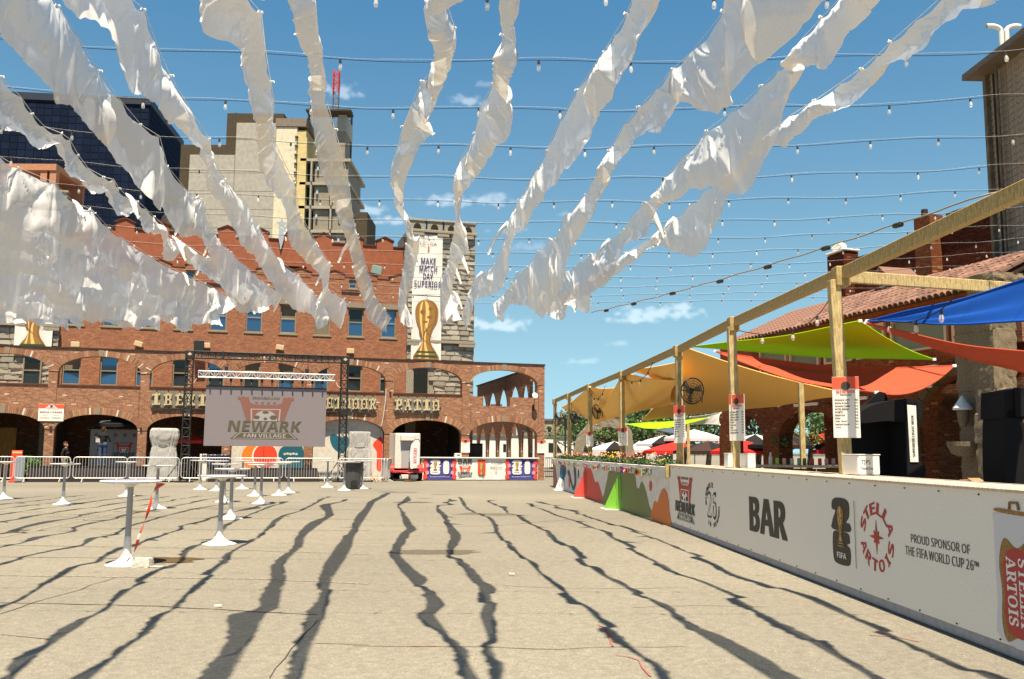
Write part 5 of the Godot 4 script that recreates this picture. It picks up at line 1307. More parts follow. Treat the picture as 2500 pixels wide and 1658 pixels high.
	for s in [-1, 1]:
		var arc := [Vector3(s * .07, 0, 0), Vector3(s * .07, .6, 0)]
		for i in 7: arc.append(Vector3(s * (.07 + .36 * (1 - cos(PI * .5 * i / 6.0))), .6 + .14 * sin(PI * .62 * i / 6.0), 0))
		part(V, "elbow_pipe", mb().tube(arc, .06, 10), mat("sign_white"))

var clap_m: ArrayMesh
func clap_mesh() -> ArrayMesh:
	if clap_m == null:
		clap_m = mb().ext(PackedVector2Array([Vector2(0, 0), Vector2(.035, 0), Vector2(.008, .19), Vector2(0, .19)]), -8.0, 8.0).mesh()
		# turn the profile so that its depth runs along the board
		var a := clap_m.surface_get_arrays(0)
		var v: PackedVector3Array = a[Mesh.ARRAY_VERTEX]; var n: PackedVector3Array = a[Mesh.ARRAY_NORMAL]
		for i in v.size():
			v[i] = Vector3(-v[i].z, v[i].y, v[i].x); n[i] = Vector3(-n[i].z, n[i].y, n[i].x)
		a[Mesh.ARRAY_VERTEX] = v; a[Mesh.ARRAY_NORMAL] = n
		clap_m = ArrayMesh.new(); clap_m.add_surface_from_arrays(Mesh.PRIMITIVE_TRIANGLES, a)
	return clap_m

func rock(s: Vector3, sd: int) -> MB:      # a hewn block with an uneven face
	var f := noise(2.6, sd, 4)
	var m := mb()
	var n := 7
	for ax in 3:
		for sg in [-1.0, 1.0]:
			var rows := []
			for j in n + 1:
				var r := []
				for i in n + 1:
					var p := Vector3.ZERO
					p[ax] = sg * .5
					p[(ax + 1) % 3] = (float(i) / n - .5) * sg
					p[(ax + 2) % 3] = -(float(j) / n - .5)
					var l := maxf(absf(p.x), maxf(absf(p.y), absf(p.z)))
					var rd := p.normalized() * .62
					var q := p.lerp(rd, .07)
					q += p.normalized() * f.get_noise_3d(p.x * 2, p.y * 2, p.z * 2) * .085
					r.append(q * s)
				rows.append(r)
			m.grid(rows)
	return m

# ---------------------------------------------------------------- pergola, sails, fans
func sail(called: String, label: String, c: Array, sag: float, m: Material, group := "shade sails over the bar"):
	var t := thing(called, label, "shade sail", Transform3D.IDENTITY, group)
	var n := 16
	var rows := []
	var four: bool = c.size() == 4
	var mid := Vector3.ZERO
	for p in c: mid += p / c.size()
	for j in n + 1:
		var r := []
		for i in n + 1:
			var u := float(i) / n; var v := float(j) / n
			var p: Vector3
			if four: p = (c[0] as Vector3).lerp(c[1], u).lerp((c[3] as Vector3).lerp(c[2], u), v)
			else: p = (c[0] as Vector3).lerp((c[1] as Vector3).lerp(c[2], u), v)
			var pull := 4 * u * (1 - u) * absf(v - .5) * 2 * .10 + 4 * v * (1 - v) * absf(u - .5) * 2 * .10
			if not four: pull = 0.0
			p = p.lerp(mid, pull)
			p.y -= sag * (4 * u * (1 - u) * 4 * v * (1 - v) if four else v * 4 * u * (1 - u) * .7 + 4 * v * (1 - v) * .5)
			p.y += .025 * sin(u * 13 + v * 7) * v * (1 - v) * 3
			r.append(p)
		rows.append(r)
	part(t, "sheet", mb().grid(rows), m)
	var edge := []
	for i in n + 1: edge.append(rows[0][i])
	for j in n: edge.append(rows[j + 1][n])
	for i in n: edge.append(rows[n][n - 1 - i])
	for j in n: edge.append(rows[n - 1 - j][0])
	if not four: edge = edge.slice(n)
	part(t, "hem", mb().tube(edge, .013, 5), m)
	for p in c: part(t, "corner_ring", mb().cyl(p + Vector3(0, -.02, 0), p + Vector3(0, .02, 0), .035, .035, 8), mat("steel_wire"))

func cloth_mat(called: String, c: Color) -> StandardMaterial3D:
	var m := tri_mat(called, "cloth", c, .35, .9)
	m.backlight = Color(1, 1, 1)
	return m

func beam(parent: Node, called: String, a: Vector3, b: Vector3, w: float, h: float, m: Material):
	var d := (b - a).normalized()
	var B := Basis(d, Vector3.UP - d * d.y, d.cross(Vector3.UP)).orthonormalized()
	part(parent, called, mb().box(Vector3.ZERO, Vector3(a.distance_to(b), h, w), .008), m, Transform3D(B, (a + b) / 2))

func pergola():
	var wood := tri_mat("new_timber", "wood", lin(.62, .49, .25), .5, .75)
	var wood2 := tri_mat("new_timber_light", "wood", lin(.72, .59, .33), .5, .75)
	var posts := [[4.02, -11.05], [3.73, -15.3], [3.55, -19.5], [3.12, -25.8], [2.63, -30.9], [2.24, -35.9], [1.89, -39.9]]
	var which := ["post with the largest menu sheet, by the tips box", "second post along the bar, with a menu", "post at the end of the bar, carrying the big fan", "first post standing in the flower box", "second post of the flower box", "third post of the flower box", "last slim post at the end of the flower box"]
	var P := thing("pergola_beam", "long sloping-looking pale timber beam running over the bar posts", "beam")
	var pts := [Vector3(4.36, 3.68, -5.0)]
	for p in posts: pts.append(Vector3(p[0], 3.68, p[1]))
	for i in pts.size() - 1: beam(P, "timber", pts[i] + (Vector3.ZERO if i == 0 else Vector3(0, .004 * i, 0)), pts[i + 1], .09, .15, wood)
	var X := thing("cross_beam", "pale timber cross beam from the nearest bar post to the house", "beam")
	beam(X, "timber", Vector3(4.05, 3.66, -11.12), Vector3(9.0, 3.7, -12.7), .05, .15, wood2)
	for i in posts.size():
		var p: Array = posts[i]
		var t := thing("timber_post", "square timber " + which[i], "post", at_(Vector3(p[0], 0, p[1]), .05 * i), "timber posts along the bar")
		var lean: float = .02 * [1.5, .8, 0, .5, 0, -.4, 0][i]
		part(t, "shaft", mb().box(Vector3(0, 1.8, 0), Vector3(.13, 3.6, .13), .008), wood2, Transform3D(Basis(Vector3.BACK, lean), Vector3.ZERO))
		part(t, "post_cap", mb().box(Vector3(-.02, 3.64, .0), Vector3(.17, .24, .19), .008), wood)
	for s in [[5.94, -18.9, 2.95, "thin timber post standing at the back counter"], [5.92, -31.0, 2.6, "thin timber post behind the flower box near the umbrellas"]]:
		var t := thing("back_post", s[3], "post", at_(Vector3(s[0], 0, s[1])))
		part(t, "shaft", mb().box(Vector3(0, s[2] / 2, 0), Vector3(.1, s[2], .1), .006), wood2)
	var org := cloth_mat("sail_orange", lin(1.0, .60, .18))
	var red := cloth_mat("sail_red", lin(.50, .085, .045))
	var grn := cloth_mat("sail_green", lin(.30, .60, .01))
	var blu := cloth_mat("sail_blue", lin(.012, .09, .45))
	sail("orange_sail", "wide orange shade sail behind the big fan", [Vector3(3.68,3.73,-19.50), Vector3(7.10,2.71,-19.00), Vector3(7.23,2.77,-25.00), Vector3(3.93,2.44,-28.00)], .12, org)
	sail("orange_sail", "orange shade sail above the middle of the flower box", [Vector3(3.14,3.75,-25.80), Vector3(3.80,3.13,-21.00), Vector3(4.19,2.77,-24.00), Vector3(2.80,2.45,-33.00)], .1, org)
	sail("orange_sail", "farthest orange shade sail at the end of the flower box", [Vector3(2.60,3.64,-30.50), Vector3(3.32,3.43,-27.50), Vector3(3.11,2.51,-34.00), Vector3(2.10,3.35,-39.00)], .12, org)
	sail("orange_sail", "small orange shade sail high beside the bar's end post", [Vector3(3.25,3.77,-25.50), Vector3(3.62,3.45,-20.00), Vector3(3.77,3.08,-20.60), Vector3(4.18,3.25,-24.00)], .05, org)
	sail("red_sail", "broad red shade sail sagging over the back of the bar", [Vector3(3.88,3.43,-17.50), Vector3(6.75,2.85,-14.00), Vector3(5.23,2.38,-13.20)], .26, red)
	sail("red_sail", "red shade sail twisted to a cord at its far corner", [Vector3(5.43,3.50,-14.00), Vector3(4.83,2.37,-8.00), Vector3(5.18,2.20,-8.60)], .12, red)
	sail("green_sail", "lime green shade sail below the tile roof", [Vector3(3.72,3.68,-18.90), Vector3(5.34,3.53,-14.00), Vector3(7.00,3.07,-15.20)], .1, grn)
	sail("green_sail", "small lime green shade sail over the patio trees", [Vector3(3.96,2.46,-32.00), Vector3(6.40,2.63,-30.00), Vector3(4.32,2.17,-27.00)], .04, grn)
	sail("blue_sail", "bright blue shade sail at the top of the bar", [Vector3(5.45,3.53,-14.00), Vector3(5.32,3.31,-9.00), Vector3(5.06,2.77,-8.60)], .06, blu)
	sail("white_sail", "off-white shade sail hanging before the patio trees", [Vector3(6.39,2.77,-33.00), Vector3(6.80,2.80,-30.00), Vector3(6.53,2.38,-29.00), Vector3(6.65,2.54,-34.00)], .05, cloth_mat("sail_white", lin(.6, .58, .55)))
	# drooping bulb cords under the sails
	var wire: Material = mat("wire", lin(.03, .03, .034), .9)
	var drops := [[Vector3(3.75, 3.55, -15.3), Vector3(4.6, 3.15, -14.4), Vector3(4.9, 3.9, -14.0), "lime sail"], [Vector3(3.3, 3.6, -21.5), Vector3(3.3, 3.1, -23.0), Vector3(3.15, 3.5, -25.6), "end post of the bar"], [Vector3(2.85, 3.5, -28.0), Vector3(2.8, 2.95, -29.6), Vector3(2.65, 3.4, -30.7), "middle of the flower box"], [Vector3(5.0, 3.3, -10.2), Vector3(5.2, 3.0, -11.5), Vector3(5.4, 3.55, -13.8), "blue sail"]]
	for d in drops:
		var t := thing("bulb_cord", "drooping dark cord with clear bulbs by the " + d[3], "string light", Transform3D.IDENTITY, "drooping bulb cords under the pergola")
		var c := []
		for i in 15:
			var u := i / 14.0
			c.append((d[0] as Vector3).lerp(d[1], u).lerp((d[1] as Vector3).lerp(d[2], u), u))
		part(t, "cord", mb().tube(c, .007, 5), wire)
		for i in [3, 7, 11]:
			var s := part(t, "socket", mb().cyl(Vector3.ZERO, Vector3(0, -.06, 0), .018, .02, 8), mat("black_rubber", lin(.02, .02, .02), .6), at_(c[i]))
			part(s, "bulb", mb().lathe([Vector2(.001, -.16), Vector2(.024, -.15), Vector2(.032, -.12), Vector2(.026, -.085), Vector2(.015, -.06)], 10), bulb_glass())
	# fans
	var fans := [[Vector3(3.76, 2.78, -19.2), .27, .35, "round black fan on the post at the end of the bar"], [Vector3(2.82, 2.82, -30.5), .24, -1.1, "black fan turned sideways on the second flower box post"], [Vector3(2.42, 2.81, -35.5), .24, -1.0, "black fan turned sideways on the third flower box post"], [Vector3(2.08, 2.87, -39.6), .3, .3, "black fan facing the square on the last post"]]
	for f in fans:
		var t := thing("drum_fan", f[3], "fan", Transform3D(Basis(Vector3.UP, f[2]) * Basis(Vector3.RIGHT, .15), f[0]), "black fans on the pergola posts")
		var r: float = f[1]
		var cage := mb()
		for k in 5:
			var c := []
			for i in 25: c.append(Vector3(cos(TAU * i / 24) * r * (k + 1) / 5.0, sin(TAU * i / 24) * r * (k + 1) / 5.0, .07 - .05 * pow((k + 1) / 5.0, 2)))
			cage.tube(c, .006 if k < 4 else .014, 4)
		for i in 12:
			var a := TAU * i / 12
			cage.tube([Vector3(cos(a), sin(a), 0) * .04 + Vector3(0, 0, .07), Vector3(cos(a), sin(a), 0) * r + Vector3(0, 0, .02), Vector3(cos(a), sin(a), 0) * r + Vector3(0, 0, -.08)], .004, 4)
		part(t, "cage", cage, mat("black_steel"))
		for i in 3:
			var a := TAU * i / 3 + .4
			part(t, "blade", mb().ext(PackedVector2Array([Vector2(.03, -.02), Vector2(r * .9, -.09), Vector2(r * .92, .05), Vector2(.03, .03)]), -.03, -.024), mat("fan_blade", lin(.16, .14, .12), .3, .5), Transform3D(Basis(Vector3.BACK, a), Vector3.ZERO))
		part(t, "motor", mb().cyl(Vector3(0, 0, -.16), Vector3(0, 0, -.02), .06, .06, 12), mat("black_steel"))
		part(t, "yoke", mb().tube([Vector3(-r * 1.06, -r * .9, -.05), Vector3(-r * 1.06, 0, -.04), Vector3(-r * .3, 0, -.16), Vector3(r * .3, 0, -.16), Vector3(r * 1.06, 0, -.04), Vector3(r * 1.06, -r * .9, -.05)], .012, 5), mat("black_steel"))

func bulb_glass() -> StandardMaterial3D:
	var g := mat("bulb_glass", Color(.98, .95, .9, .35), .04)
	g.transparency = BaseMaterial3D.TRANSPARENCY_ALPHA
	return g

# ---------------------------------------------------------------- prints
# the fan village emblem: castle gate, ball, name; w wide, h high, centred on cx, base y0
func fan_logo(p: Node, cx: float, y0: float, w: float, h: float, z: float, red: Material, ink: Material, pale: Material):
	var X := Transform3D(Basis.from_scale(Vector3(w, h, 1)), Vector3(cx, y0, z))
	var lo := .42
	part(p, "castle_print", mb().ext(PackedVector2Array([Vector2(-.26, lo), Vector2(-.36, .9), Vector2(-.39, .9), Vector2(-.39, .98), Vector2(-.35, .96), Vector2(-.32, .99), Vector2(-.29, .96), Vector2(-.24, .98), Vector2(-.23, .9), Vector2(-.22, .84), Vector2(-.15, .79), Vector2(.15, .79), Vector2(.22, .84), Vector2(.23, .9), Vector2(.24, .98), Vector2(.29, .96), Vector2(.32, .99), Vector2(.35, .96), Vector2(.39, .98), Vector2(.39, .9), Vector2(.36, .9), Vector2(.26, lo)]), 0, .003), red, X)
	for k in 4: part(p, "castle_print", mb().ext(rect(-.15 + k * .083, .81, -.11 + k * .083, .86), 0, .003), red, X)
	part(p, "gate_print", mb().ext(PackedVector2Array([Vector2(-.2, lo), Vector2(-.21, .7), Vector2(.21, .7), Vector2(.2, lo)]), .003, .0045), pale, X)
	part(p, "gate_print", mb().ext(PackedVector2Array([Vector2(-.18, lo), Vector2(-.19, .68), Vector2(.19, .68), Vector2(.18, lo)]), .0045, .006), red, X)
	var half := PackedVector2Array()
	for i in 17: half.append(Vector2(cos(PI * i / 16) * .165, lo + sin(PI * i / 16) * .245))
	part(p, "ball_print", mb().ext(half, .006, .0075), pale, X)
	for s in [[-.12, .50, .045, .05], [0, .62, .05, .04], [.11, .5, .055, .06], [0, .47, .03, .035]]:
		part(p, "ball_print", mb().ext(moved(disc(1.0, 6, s[2], s[3]), Vector2(s[0], s[1])), .0075, .009), ink, X)
	letters(p, "IRONBOUND", cx, y0 + h * .945, w * .38, h * .055, z + .003, ink)
	letters(p, "NEWARK", cx, y0 + h * .30, w, h * .24, z + .011, ink, false, true, .004, 0, .12)
	part(p, "plate_print", mb().ext(PackedVector2Array([Vector2(-.47, 0), Vector2(.47, 0), Vector2(.36, .16), Vector2(-.36, .16)]), 0, .003), ink, X)
	part(p, "plate_print", mb().ext(PackedVector2Array([Vector2(-.44, .012), Vector2(.44, .012), Vector2(.345, .15), Vector2(-.345, .15)]), .003, .0045), pale, X)
	part(p, "plate_print", mb().ext(PackedVector2Array([Vector2(-.42, .022), Vector2(.42, .022), Vector2(.335, .14), Vector2(-.335, .14)]), .0045, .006), ink, X)
	letters(p, "FAN VILLAGE", cx, y0 + h * .08, w * .58, h * .085, z + .0075, pale)

func arc_letters(p: Node, s: String, cx: float, cy: float, rx: float, ry: float, a0: float, a1: float, w: float, h: float, z: float, m: Material, flip: bool):
	for i in s.length():
		if s[i] == " ": continue
		var a := lerpf(a0, a1, float(i) / (s.length() - 1))
		var t := a - PI / 2 if not flip else a + PI / 2
		var ww := w * (.55 if s[i] == "I" else (1.25 if s[i] == "M" else 1.0))
		letters(p, s[i], cx + cos(a) * rx, cy + sin(a) * ry, ww, h, z, m, false, true, .003, t)

func twenty_six(p: Node, cx: float, y0: float, w: float, h: float, z: float, ink: Material, white: Material):
	var two := blob([Vector2(-.5, .51), Vector2(-.5, .62), Vector2(-.42, .7), Vector2(-.3, .8), Vector2(-.5, .82), Vector2(-.48, .94), Vector2(-.25, 1.0), Vector2(.25, 1.0), Vector2(.48, .94), Vector2(.5, .82), Vector2(.46, .72), Vector2(.3, .64), Vector2(.5, .63), Vector2(.5, .51)], 3)
	var six := blob([Vector2(-.5, .12), Vector2(-.5, .38), Vector2(-.4, .48), Vector2(.0, .49), Vector2(.4, .48), Vector2(.48, .4), Vector2(.47, .34), Vector2(.3, .31), Vector2(.48, .26), Vector2(.5, .1), Vector2(.35, .0), Vector2(-.35, .0)], 3)
	for s in [two, six]: part(p, "numeral_print", mb().ext(s, 0, .002), ink, Transform3D(Basis.from_scale(Vector3(w, h, 1)), Vector3(cx, y0, z)))
	cup(p, cx, y0 + h * .26, h * .62, z + .003)
	letters(p, "FIFA", cx, y0 + h * .13, w * .52, h * .085, z + .004, white)

# ---------------------------------------------------------------- bar
func bar():
	var vinyl := tri_mat("bar_vinyl", "cloth", lin(.90, .84, .765), .5, .55)
	var ink := mat("print_black", lin(.028, .026, .02), .6)
	var red := mat("print_red", lin(.42, .035, .025), .6)
	var white := mat("sign_white", lin(.78, .75, .70), .6)
	var B := thing("bar_counter", "long white bar counter with printed banner front and sponsor logos", "bar counter", BT)
	part(B, "body", mb().box(Vector3(-4.4, .6, -.3), Vector3(15.8, 1.2, .54)), mat("bar_body", lin(.42, .38, .33), .8))
	var rows := []
	for j in 9:
		var r := []
		for i in 120:
			var x := -12.3 + 15.8 * i / 119.0
			r.append(Vector3(x, lerpf(1.225, .095, j / 8.0), .0012 * sin(x * 3.1) * sin(j * .7) + .0008 * sin(x * 7.7 + j)))
		rows.append(r)
	part(B, "banner", mb().grid(rows), vinyl)
	part(B, "end_fold", mb().box(Vector3(-12.31, .66, -.14), Vector3(.02, 1.13, .28)), vinyl)
	part(B, "plinth", mb().box(Vector3(-4.4, .055, -.06), Vector3(15.78, .08, .1)), tri_mat("plinth", "plaster", lin(.42, .40, .42), .8))
	part(B, "top", mb().box(Vector3(-4.4, 1.242, -.28), Vector3(15.9, .036, .62), .014), tri_mat("bar_top", "wood", lin(.80, .72, .64), .7, .6))
	for i in 25:
		var x := -12.0 + i * .64
		part(B, "pin", mb().sphere(Vector3(x, 1.19, .008), Vector3(.008, .008, .008), 4), mat("dark_coping"))
		part(B, "pin", mb().sphere(Vector3(x + .2, .115, .008), Vector3(.007, .008, .008), 4), mat("dark_coping"))
	# prints, far to near
	fan_logo(B, -10.93, .2, 1.62, .86, .003, red, ink, white)
	arc_letters(B, "SUMMER", -8.9, .70, .40, .26, 3.35, 1.45, .09, .085, .004, ink, false)
	arc_letters(B, "IN NEWARK", -8.9, .56, .46, .27, 4.2, 6.4, .08, .075, .004, ink, true)
	letters(B, "26", -8.9, .62, .62, .46, .004, ink)
	letters(B, "26", -8.9, .62, .52, .36, .0055, white, false, false)
	for k in 3: letters(B, "BAR", -5.94 + .03 * k, .63, 1.60, .49, .004 + .0004 * k, ink)
	twenty_six(B, -3.32, .31, .48, .71, .003, ink, white)
	part(B, "divider_print", mb().box(Vector3(-2.93, .66, .01), Vector3(.006, .7, .003)), ink)
	arc_letters(B, "STELLA", -2.42, .69, .33, .27, 2.75, .35, .13, .12, .004, red, false)
	arc_letters(B, "ARTOIS", -2.42, .67, .33, .27, 3.55, 6.0, .13, .12, .004, red, true)
	var star := PackedVector2Array()
	for i in 16: star.append(Vector2(cos(TAU * i / 16 + PI / 2), sin(TAU * i / 16 + PI / 2)) * (.05 if i % 2 else (.17 if i % 4 == 0 else .09)))
	part(B, "star_print", mb().ext(star, 0, .003), red, at_(Vector3(-2.42, .68, .003)))
	letters(B, "PROUD SPONSOR OF", -1.17, .74, 1.02, .075, .004, mat("print_grey", lin(.05, .045, .04), .6), false, false)
	letters(B, "THE FIFA WORLD CUP 26™", -1.17, .62, 1.26, .08, .004, mats["print_grey"], false, false)
	# printed can
	var can := mat("print_can", lin(.60, .58, .62), .5)
	var gold := mat("gold_print")
	part(B, "can_print", mb().ext(blob([Vector2(-.34, .12), Vector2(-.36, .4), Vector2(-.36, .98), Vector2(-.31, 1.06), Vector2(.31, 1.06), Vector2(.36, .98), Vector2(.36, .4), Vector2(.34, .12)], 3), 0, .002), can, at_(Vector3(.07, 0, .003)))
	part(B, "can_rim_print", mb().ext(blob([Vector2(-.33, 1.075), Vector2(0, 1.06), Vector2(.33, 1.075), Vector2(.30, 1.1), Vector2(0, 1.09), Vector2(-.30, 1.1)], 4), 0, .004), gold, at_(Vector3(.07, 0, .003)))
	part(B, "can_tab_print", mb().tube([Vector3(-.06, 1.10, .012), Vector3(-.05, 1.15, .012), Vector3(.05, 1.15, .012), Vector3(.06, 1.10, .012)], .01, 4), gold, at_(Vector3(.0, 0, 0)))
	part(B, "cartouche_print", mb().ext(blob([Vector2(-.18, .14), Vector2(-.24, .28), Vector2(-.22, .5), Vector2(-.24, .72), Vector2(-.16, .9), Vector2(0, .84), Vector2(.16, .9), Vector2(.24, .72), Vector2(.22, .5), Vector2(.24, .28), Vector2(.18, .14), Vector2(0, .2)], 5), .002, .004), gold, at_(Vector3(.0, -.02, .003)))
	part(B, "cartouche_print", mb().ext(blob([Vector2(-.13, .2), Vector2(-.19, .32), Vector2(-.18, .5), Vector2(-.19, .7), Vector2(-.1, .82), Vector2(.1, .82), Vector2(.19, .7), Vector2(.18, .5), Vector2(.19, .32), Vector2(.13, .2)], 4), .004, .006), mat("print_deep_red", lin(.40, .02, .02), .5), at_(Vector3(.0, -.02, .003)))
	letters(B, "STELLA", .07, .5, .5, .11, .010, white, true, true, .003, -PI / 2)
	letters(B, "ARTOIS", -.08, .5, .5, .12, .010, white, true, true, .003, -PI / 2)
	# menus on the posts
	var menus := [[4.02, -11.05, .30, .72, 1.69, "largest menu sheet, on the post by the tips box", 10], [3.73, -15.3, .32, .76, 1.7, "menu sheet on the second bar post", 9], [3.55, -19.5, .32, .78, 1.7, "menu sheet on the post with the big fan", 8], [3.12, -25.8, .36, .5, 1.68, "menu sheet on the first flower box post", 6], [2.63, -30.9, .36, .5, 1.68, "menu sheet on the second flower box post", 6]]
	for s in menus:
		var t := thing("menu_sheet", "white and red " + s[5], "menu", Transform3D(Basis(Vector3.UP, -.3 if s[1] > -12 else -.95), Vector3(s[0] - s[2] * (.5 if s[1] > -12 else .2) - .05, s[4], s[1] + (.08 if s[1] > -12 else .0))), "menus on the timber posts")
		menu(t, s[2], s[3], s[6])
	# tips boxes
	for s in [[4.0, -10.62, .3, "white carton marked tips on the bar by the post"], [3.82, -15.0, .2, "white carton on the bar at the second post"], [3.62, -15.35, .16, "small pale carton with a note at the second post"]]:
		var t := thing("tips_box", s[3], "box", Transform3D(Basis(Vector3.UP, .18), Vector3(s[0], 1.27, s[1])), "white cartons on the bar")
		part(t, "carton", mb().box(Vector3(0, .11, 0), Vector3(s[2] * .9, .22, s[2] * 1.1), .01), white)
		part(t, "lid_flap", mb().box(Vector3(0, .224, 0), Vector3(s[2] * .95, .012, s[2] * 1.14), .004), tri_mat("carton_lid", "plaster", lin(.7, .68, .64), .4))
		if s[2] > .25:
			letters(t, "TIPS", -.04, .14, .11, .05, s[2] * .55 + .002, ink, false, false)
			letters(t, "Thank You", -.03, .07, .15, .03, s[2] * .55 + .002, ink, false, false)
	# back counter with cans
	var C := thing("back_counter", "brown wooden back counter with cans lined up on it", "counter", at_(Vector3(5.85, 0, -17.1)))
	part(C, "top", mb().box(Vector3(0, 1.27, 0), Vector3(3.0, .045, .5), .01), mats["bar_top"])
	var brown := tri_mat("brown_ply", "wood", lin(.24, .12, .045), .8)
	for k in 5: part(C, "front_panel", mb().box(Vector3(-1.2 + k * .6, .62, .2), Vector3(.585, 1.22, .03), .004), brown)
	var bx := [4.75, 4.87, 5.0, 5.14, 5.27, 5.37, 5.51, 5.65, 5.77, 5.9, 6.02]
	var names := ["white bottle with a narrow neck", "lime green can", "red and silver can beside the lime one", "plain silver can", "dull green can against the post", "dark green can", "dark red can", "bright red can", "pink and white can", "small red and white can", "clear bottle with a red label"]
	var cc := [lin(.6, .58, .55), lin(.3, .6, .08), lin(.6, .4, .35), lin(.5, .5, .52), lin(.25, .32, .25), lin(.05, .2, .06), lin(.35, .04, .04), lin(.55, .03, .03), lin(.6, .3, .3), lin(.5, .3, .3), lin(.5, .35, .32)]
	for i in 11:
		var t := thing("drink_can" if i != 0 and i != 10 else "drink_bottle", names[i] + " on the back counter", "can" if i != 0 and i != 10 else "bottle", at_(Vector3(bx[i], 1.293, -17.0)), "drinks on the back counter")
		var m := mat("can_%d" % i, cc[i], .35, .2)
		if i == 0 or i == 10:
			part(t, "body", mb().lathe([Vector2(.001, 0), Vector2(.036, 0), Vector2(.036, .13), Vector2(.016, .18), Vector2(.015, .2)], 12), m)
			part(t, "cap", mb().cyl(Vector3(0, .2, 0), Vector3(0, .225, 0), .017, .017, 8), white)
		else:
			part(t, "body", mb().lathe([Vector2(.001, 0), Vector2(.028, .0), Vector2(.034, .012), Vector2(.034, .108), Vector2(.028, .122)], 12), m)
			part(t, "lid", mb().cyl(Vector3(0, .118, 0), Vector3(0, .124, 0), .027, .027, 10), mat("silver", lin(.6, .6, .62), .35, .6))
	# black beer stands
	var blk := mat("stand_black", lin(.012, .012, .014), .75)
	var S1 := thing("beer_stand", "black arched beer stand with a white lettered leg behind the bar", "display stand", at_(Vector3(5.0, 0, -12.5), .1))
	part(S1, "back_board", mb().ext(blob([Vector2(-.3, 0), Vector2(-.3, 1.4), Vector2(-.26, 2.05), Vector2(.0, 2.19), Vector2(.36, 2.22), Vector2(.36, 0)], 5), -.5, -.44), blk)
	part(S1, "header", mb().ext(blob([Vector2(-.3, 1.92), Vector2(-.26, 2.08), Vector2(.05, 2.2), Vector2(.54, 2.24), Vector2(.54, 1.95), Vector2(.1, 1.95)], 4), -.44, .0), blk)
	part(S1, "leg", mb().ext(PackedVector2Array([Vector2(.33, 0), Vector2(.58, 0), Vector2(.56, 1.2), Vector2(.62, 1.3), Vector2(.52, 1.42), Vector2(.53, 2.2), Vector2(.34, 2.2)]), -.44, .0), blk)
	part(S1, "lettered_panel", mb().ext(PackedVector2Array([Vector2(.385, 1.4), Vector2(.5, 1.4), Vector2(.5, 2.16), Vector2(.375, 2.17)]), .002, .012), white)
	letters(S1, "SUPERIOR LIGHT BEER", .44, 1.75, .56, .035, .015, mats["print_grey"], false, false, .003, PI / 2)
	var S2 := thing("beer_stand", "black beer stand with a curved foot at the near end of the bar", "display stand", at_(Vector3(5.24, 0, -9.6), .1))
	part(S2, "header", mb().ext(PackedVector2Array([Vector2(-.13, 1.88), Vector2(.6, 1.88), Vector2(.6, 2.27), Vector2(.2, 2.22), Vector2(-.11, 2.16)]), -.4, .0), blk)
	part(S2, "leg", mb().ext(blob([Vector2(-.11, .9), Vector2(-.1, 1.9), Vector2(.07, 1.9), Vector2(.07, 1.5), Vector2(.1, 1.34), Vector2(.17, 1.27), Vector2(.19, 1.2), Vector2(.19, .9)], 5), -.4, .0), blk)
	for k in 4: part(S2, "slat", mb().box(Vector3(.05 + k * .14, 2.05, .012), Vector3(.12, .3, .02), .004), blk)
	for s in [[5.42, -11.0, .16, "open cardboard carton on the bar before the stone pillar"], [5.62, -10.9, .18, "closed cardboard carton on the bar before the stone pillar"]]:
		var t := thing("cardboard_box", s[3], "box", at_(Vector3(s[0], 1.0, s[1]), .2), "cartons before the pillar")
		part(t, "carton", mb().box(Vector3(0, .1, 0), Vector3(s[2], .22, s[2]), .004), tri_mat("cardboard", "cloth", lin(.38, .22, .11), .5))
		part(t, "flap", mb().box(Vector3(0, .235, .04), Vector3(s[2], .006, s[2] * .6)), mats["cardboard"], Transform3D(Basis(Vector3.RIGHT, .4), Vector3(0, .01, -.02)))
		part(t, "stand_board", mb().box(Vector3(0, -.04, 0), Vector3(.3, .04, .3)), brown)
	var sh := thing("carton_shelf", "low wooden shelf under the cardboard cartons", "shelf", at_(Vector3(5.52, 0, -10.95)))
	part(sh, "board", mb().box(Vector3(0, .92, 0), Vector3(.9, .04, .5)), brown)
	for x in [-.4, .4]: part(sh, "leg", mb().box(Vector3(x, .45, 0), Vector3(.05, .9, .4)), brown)

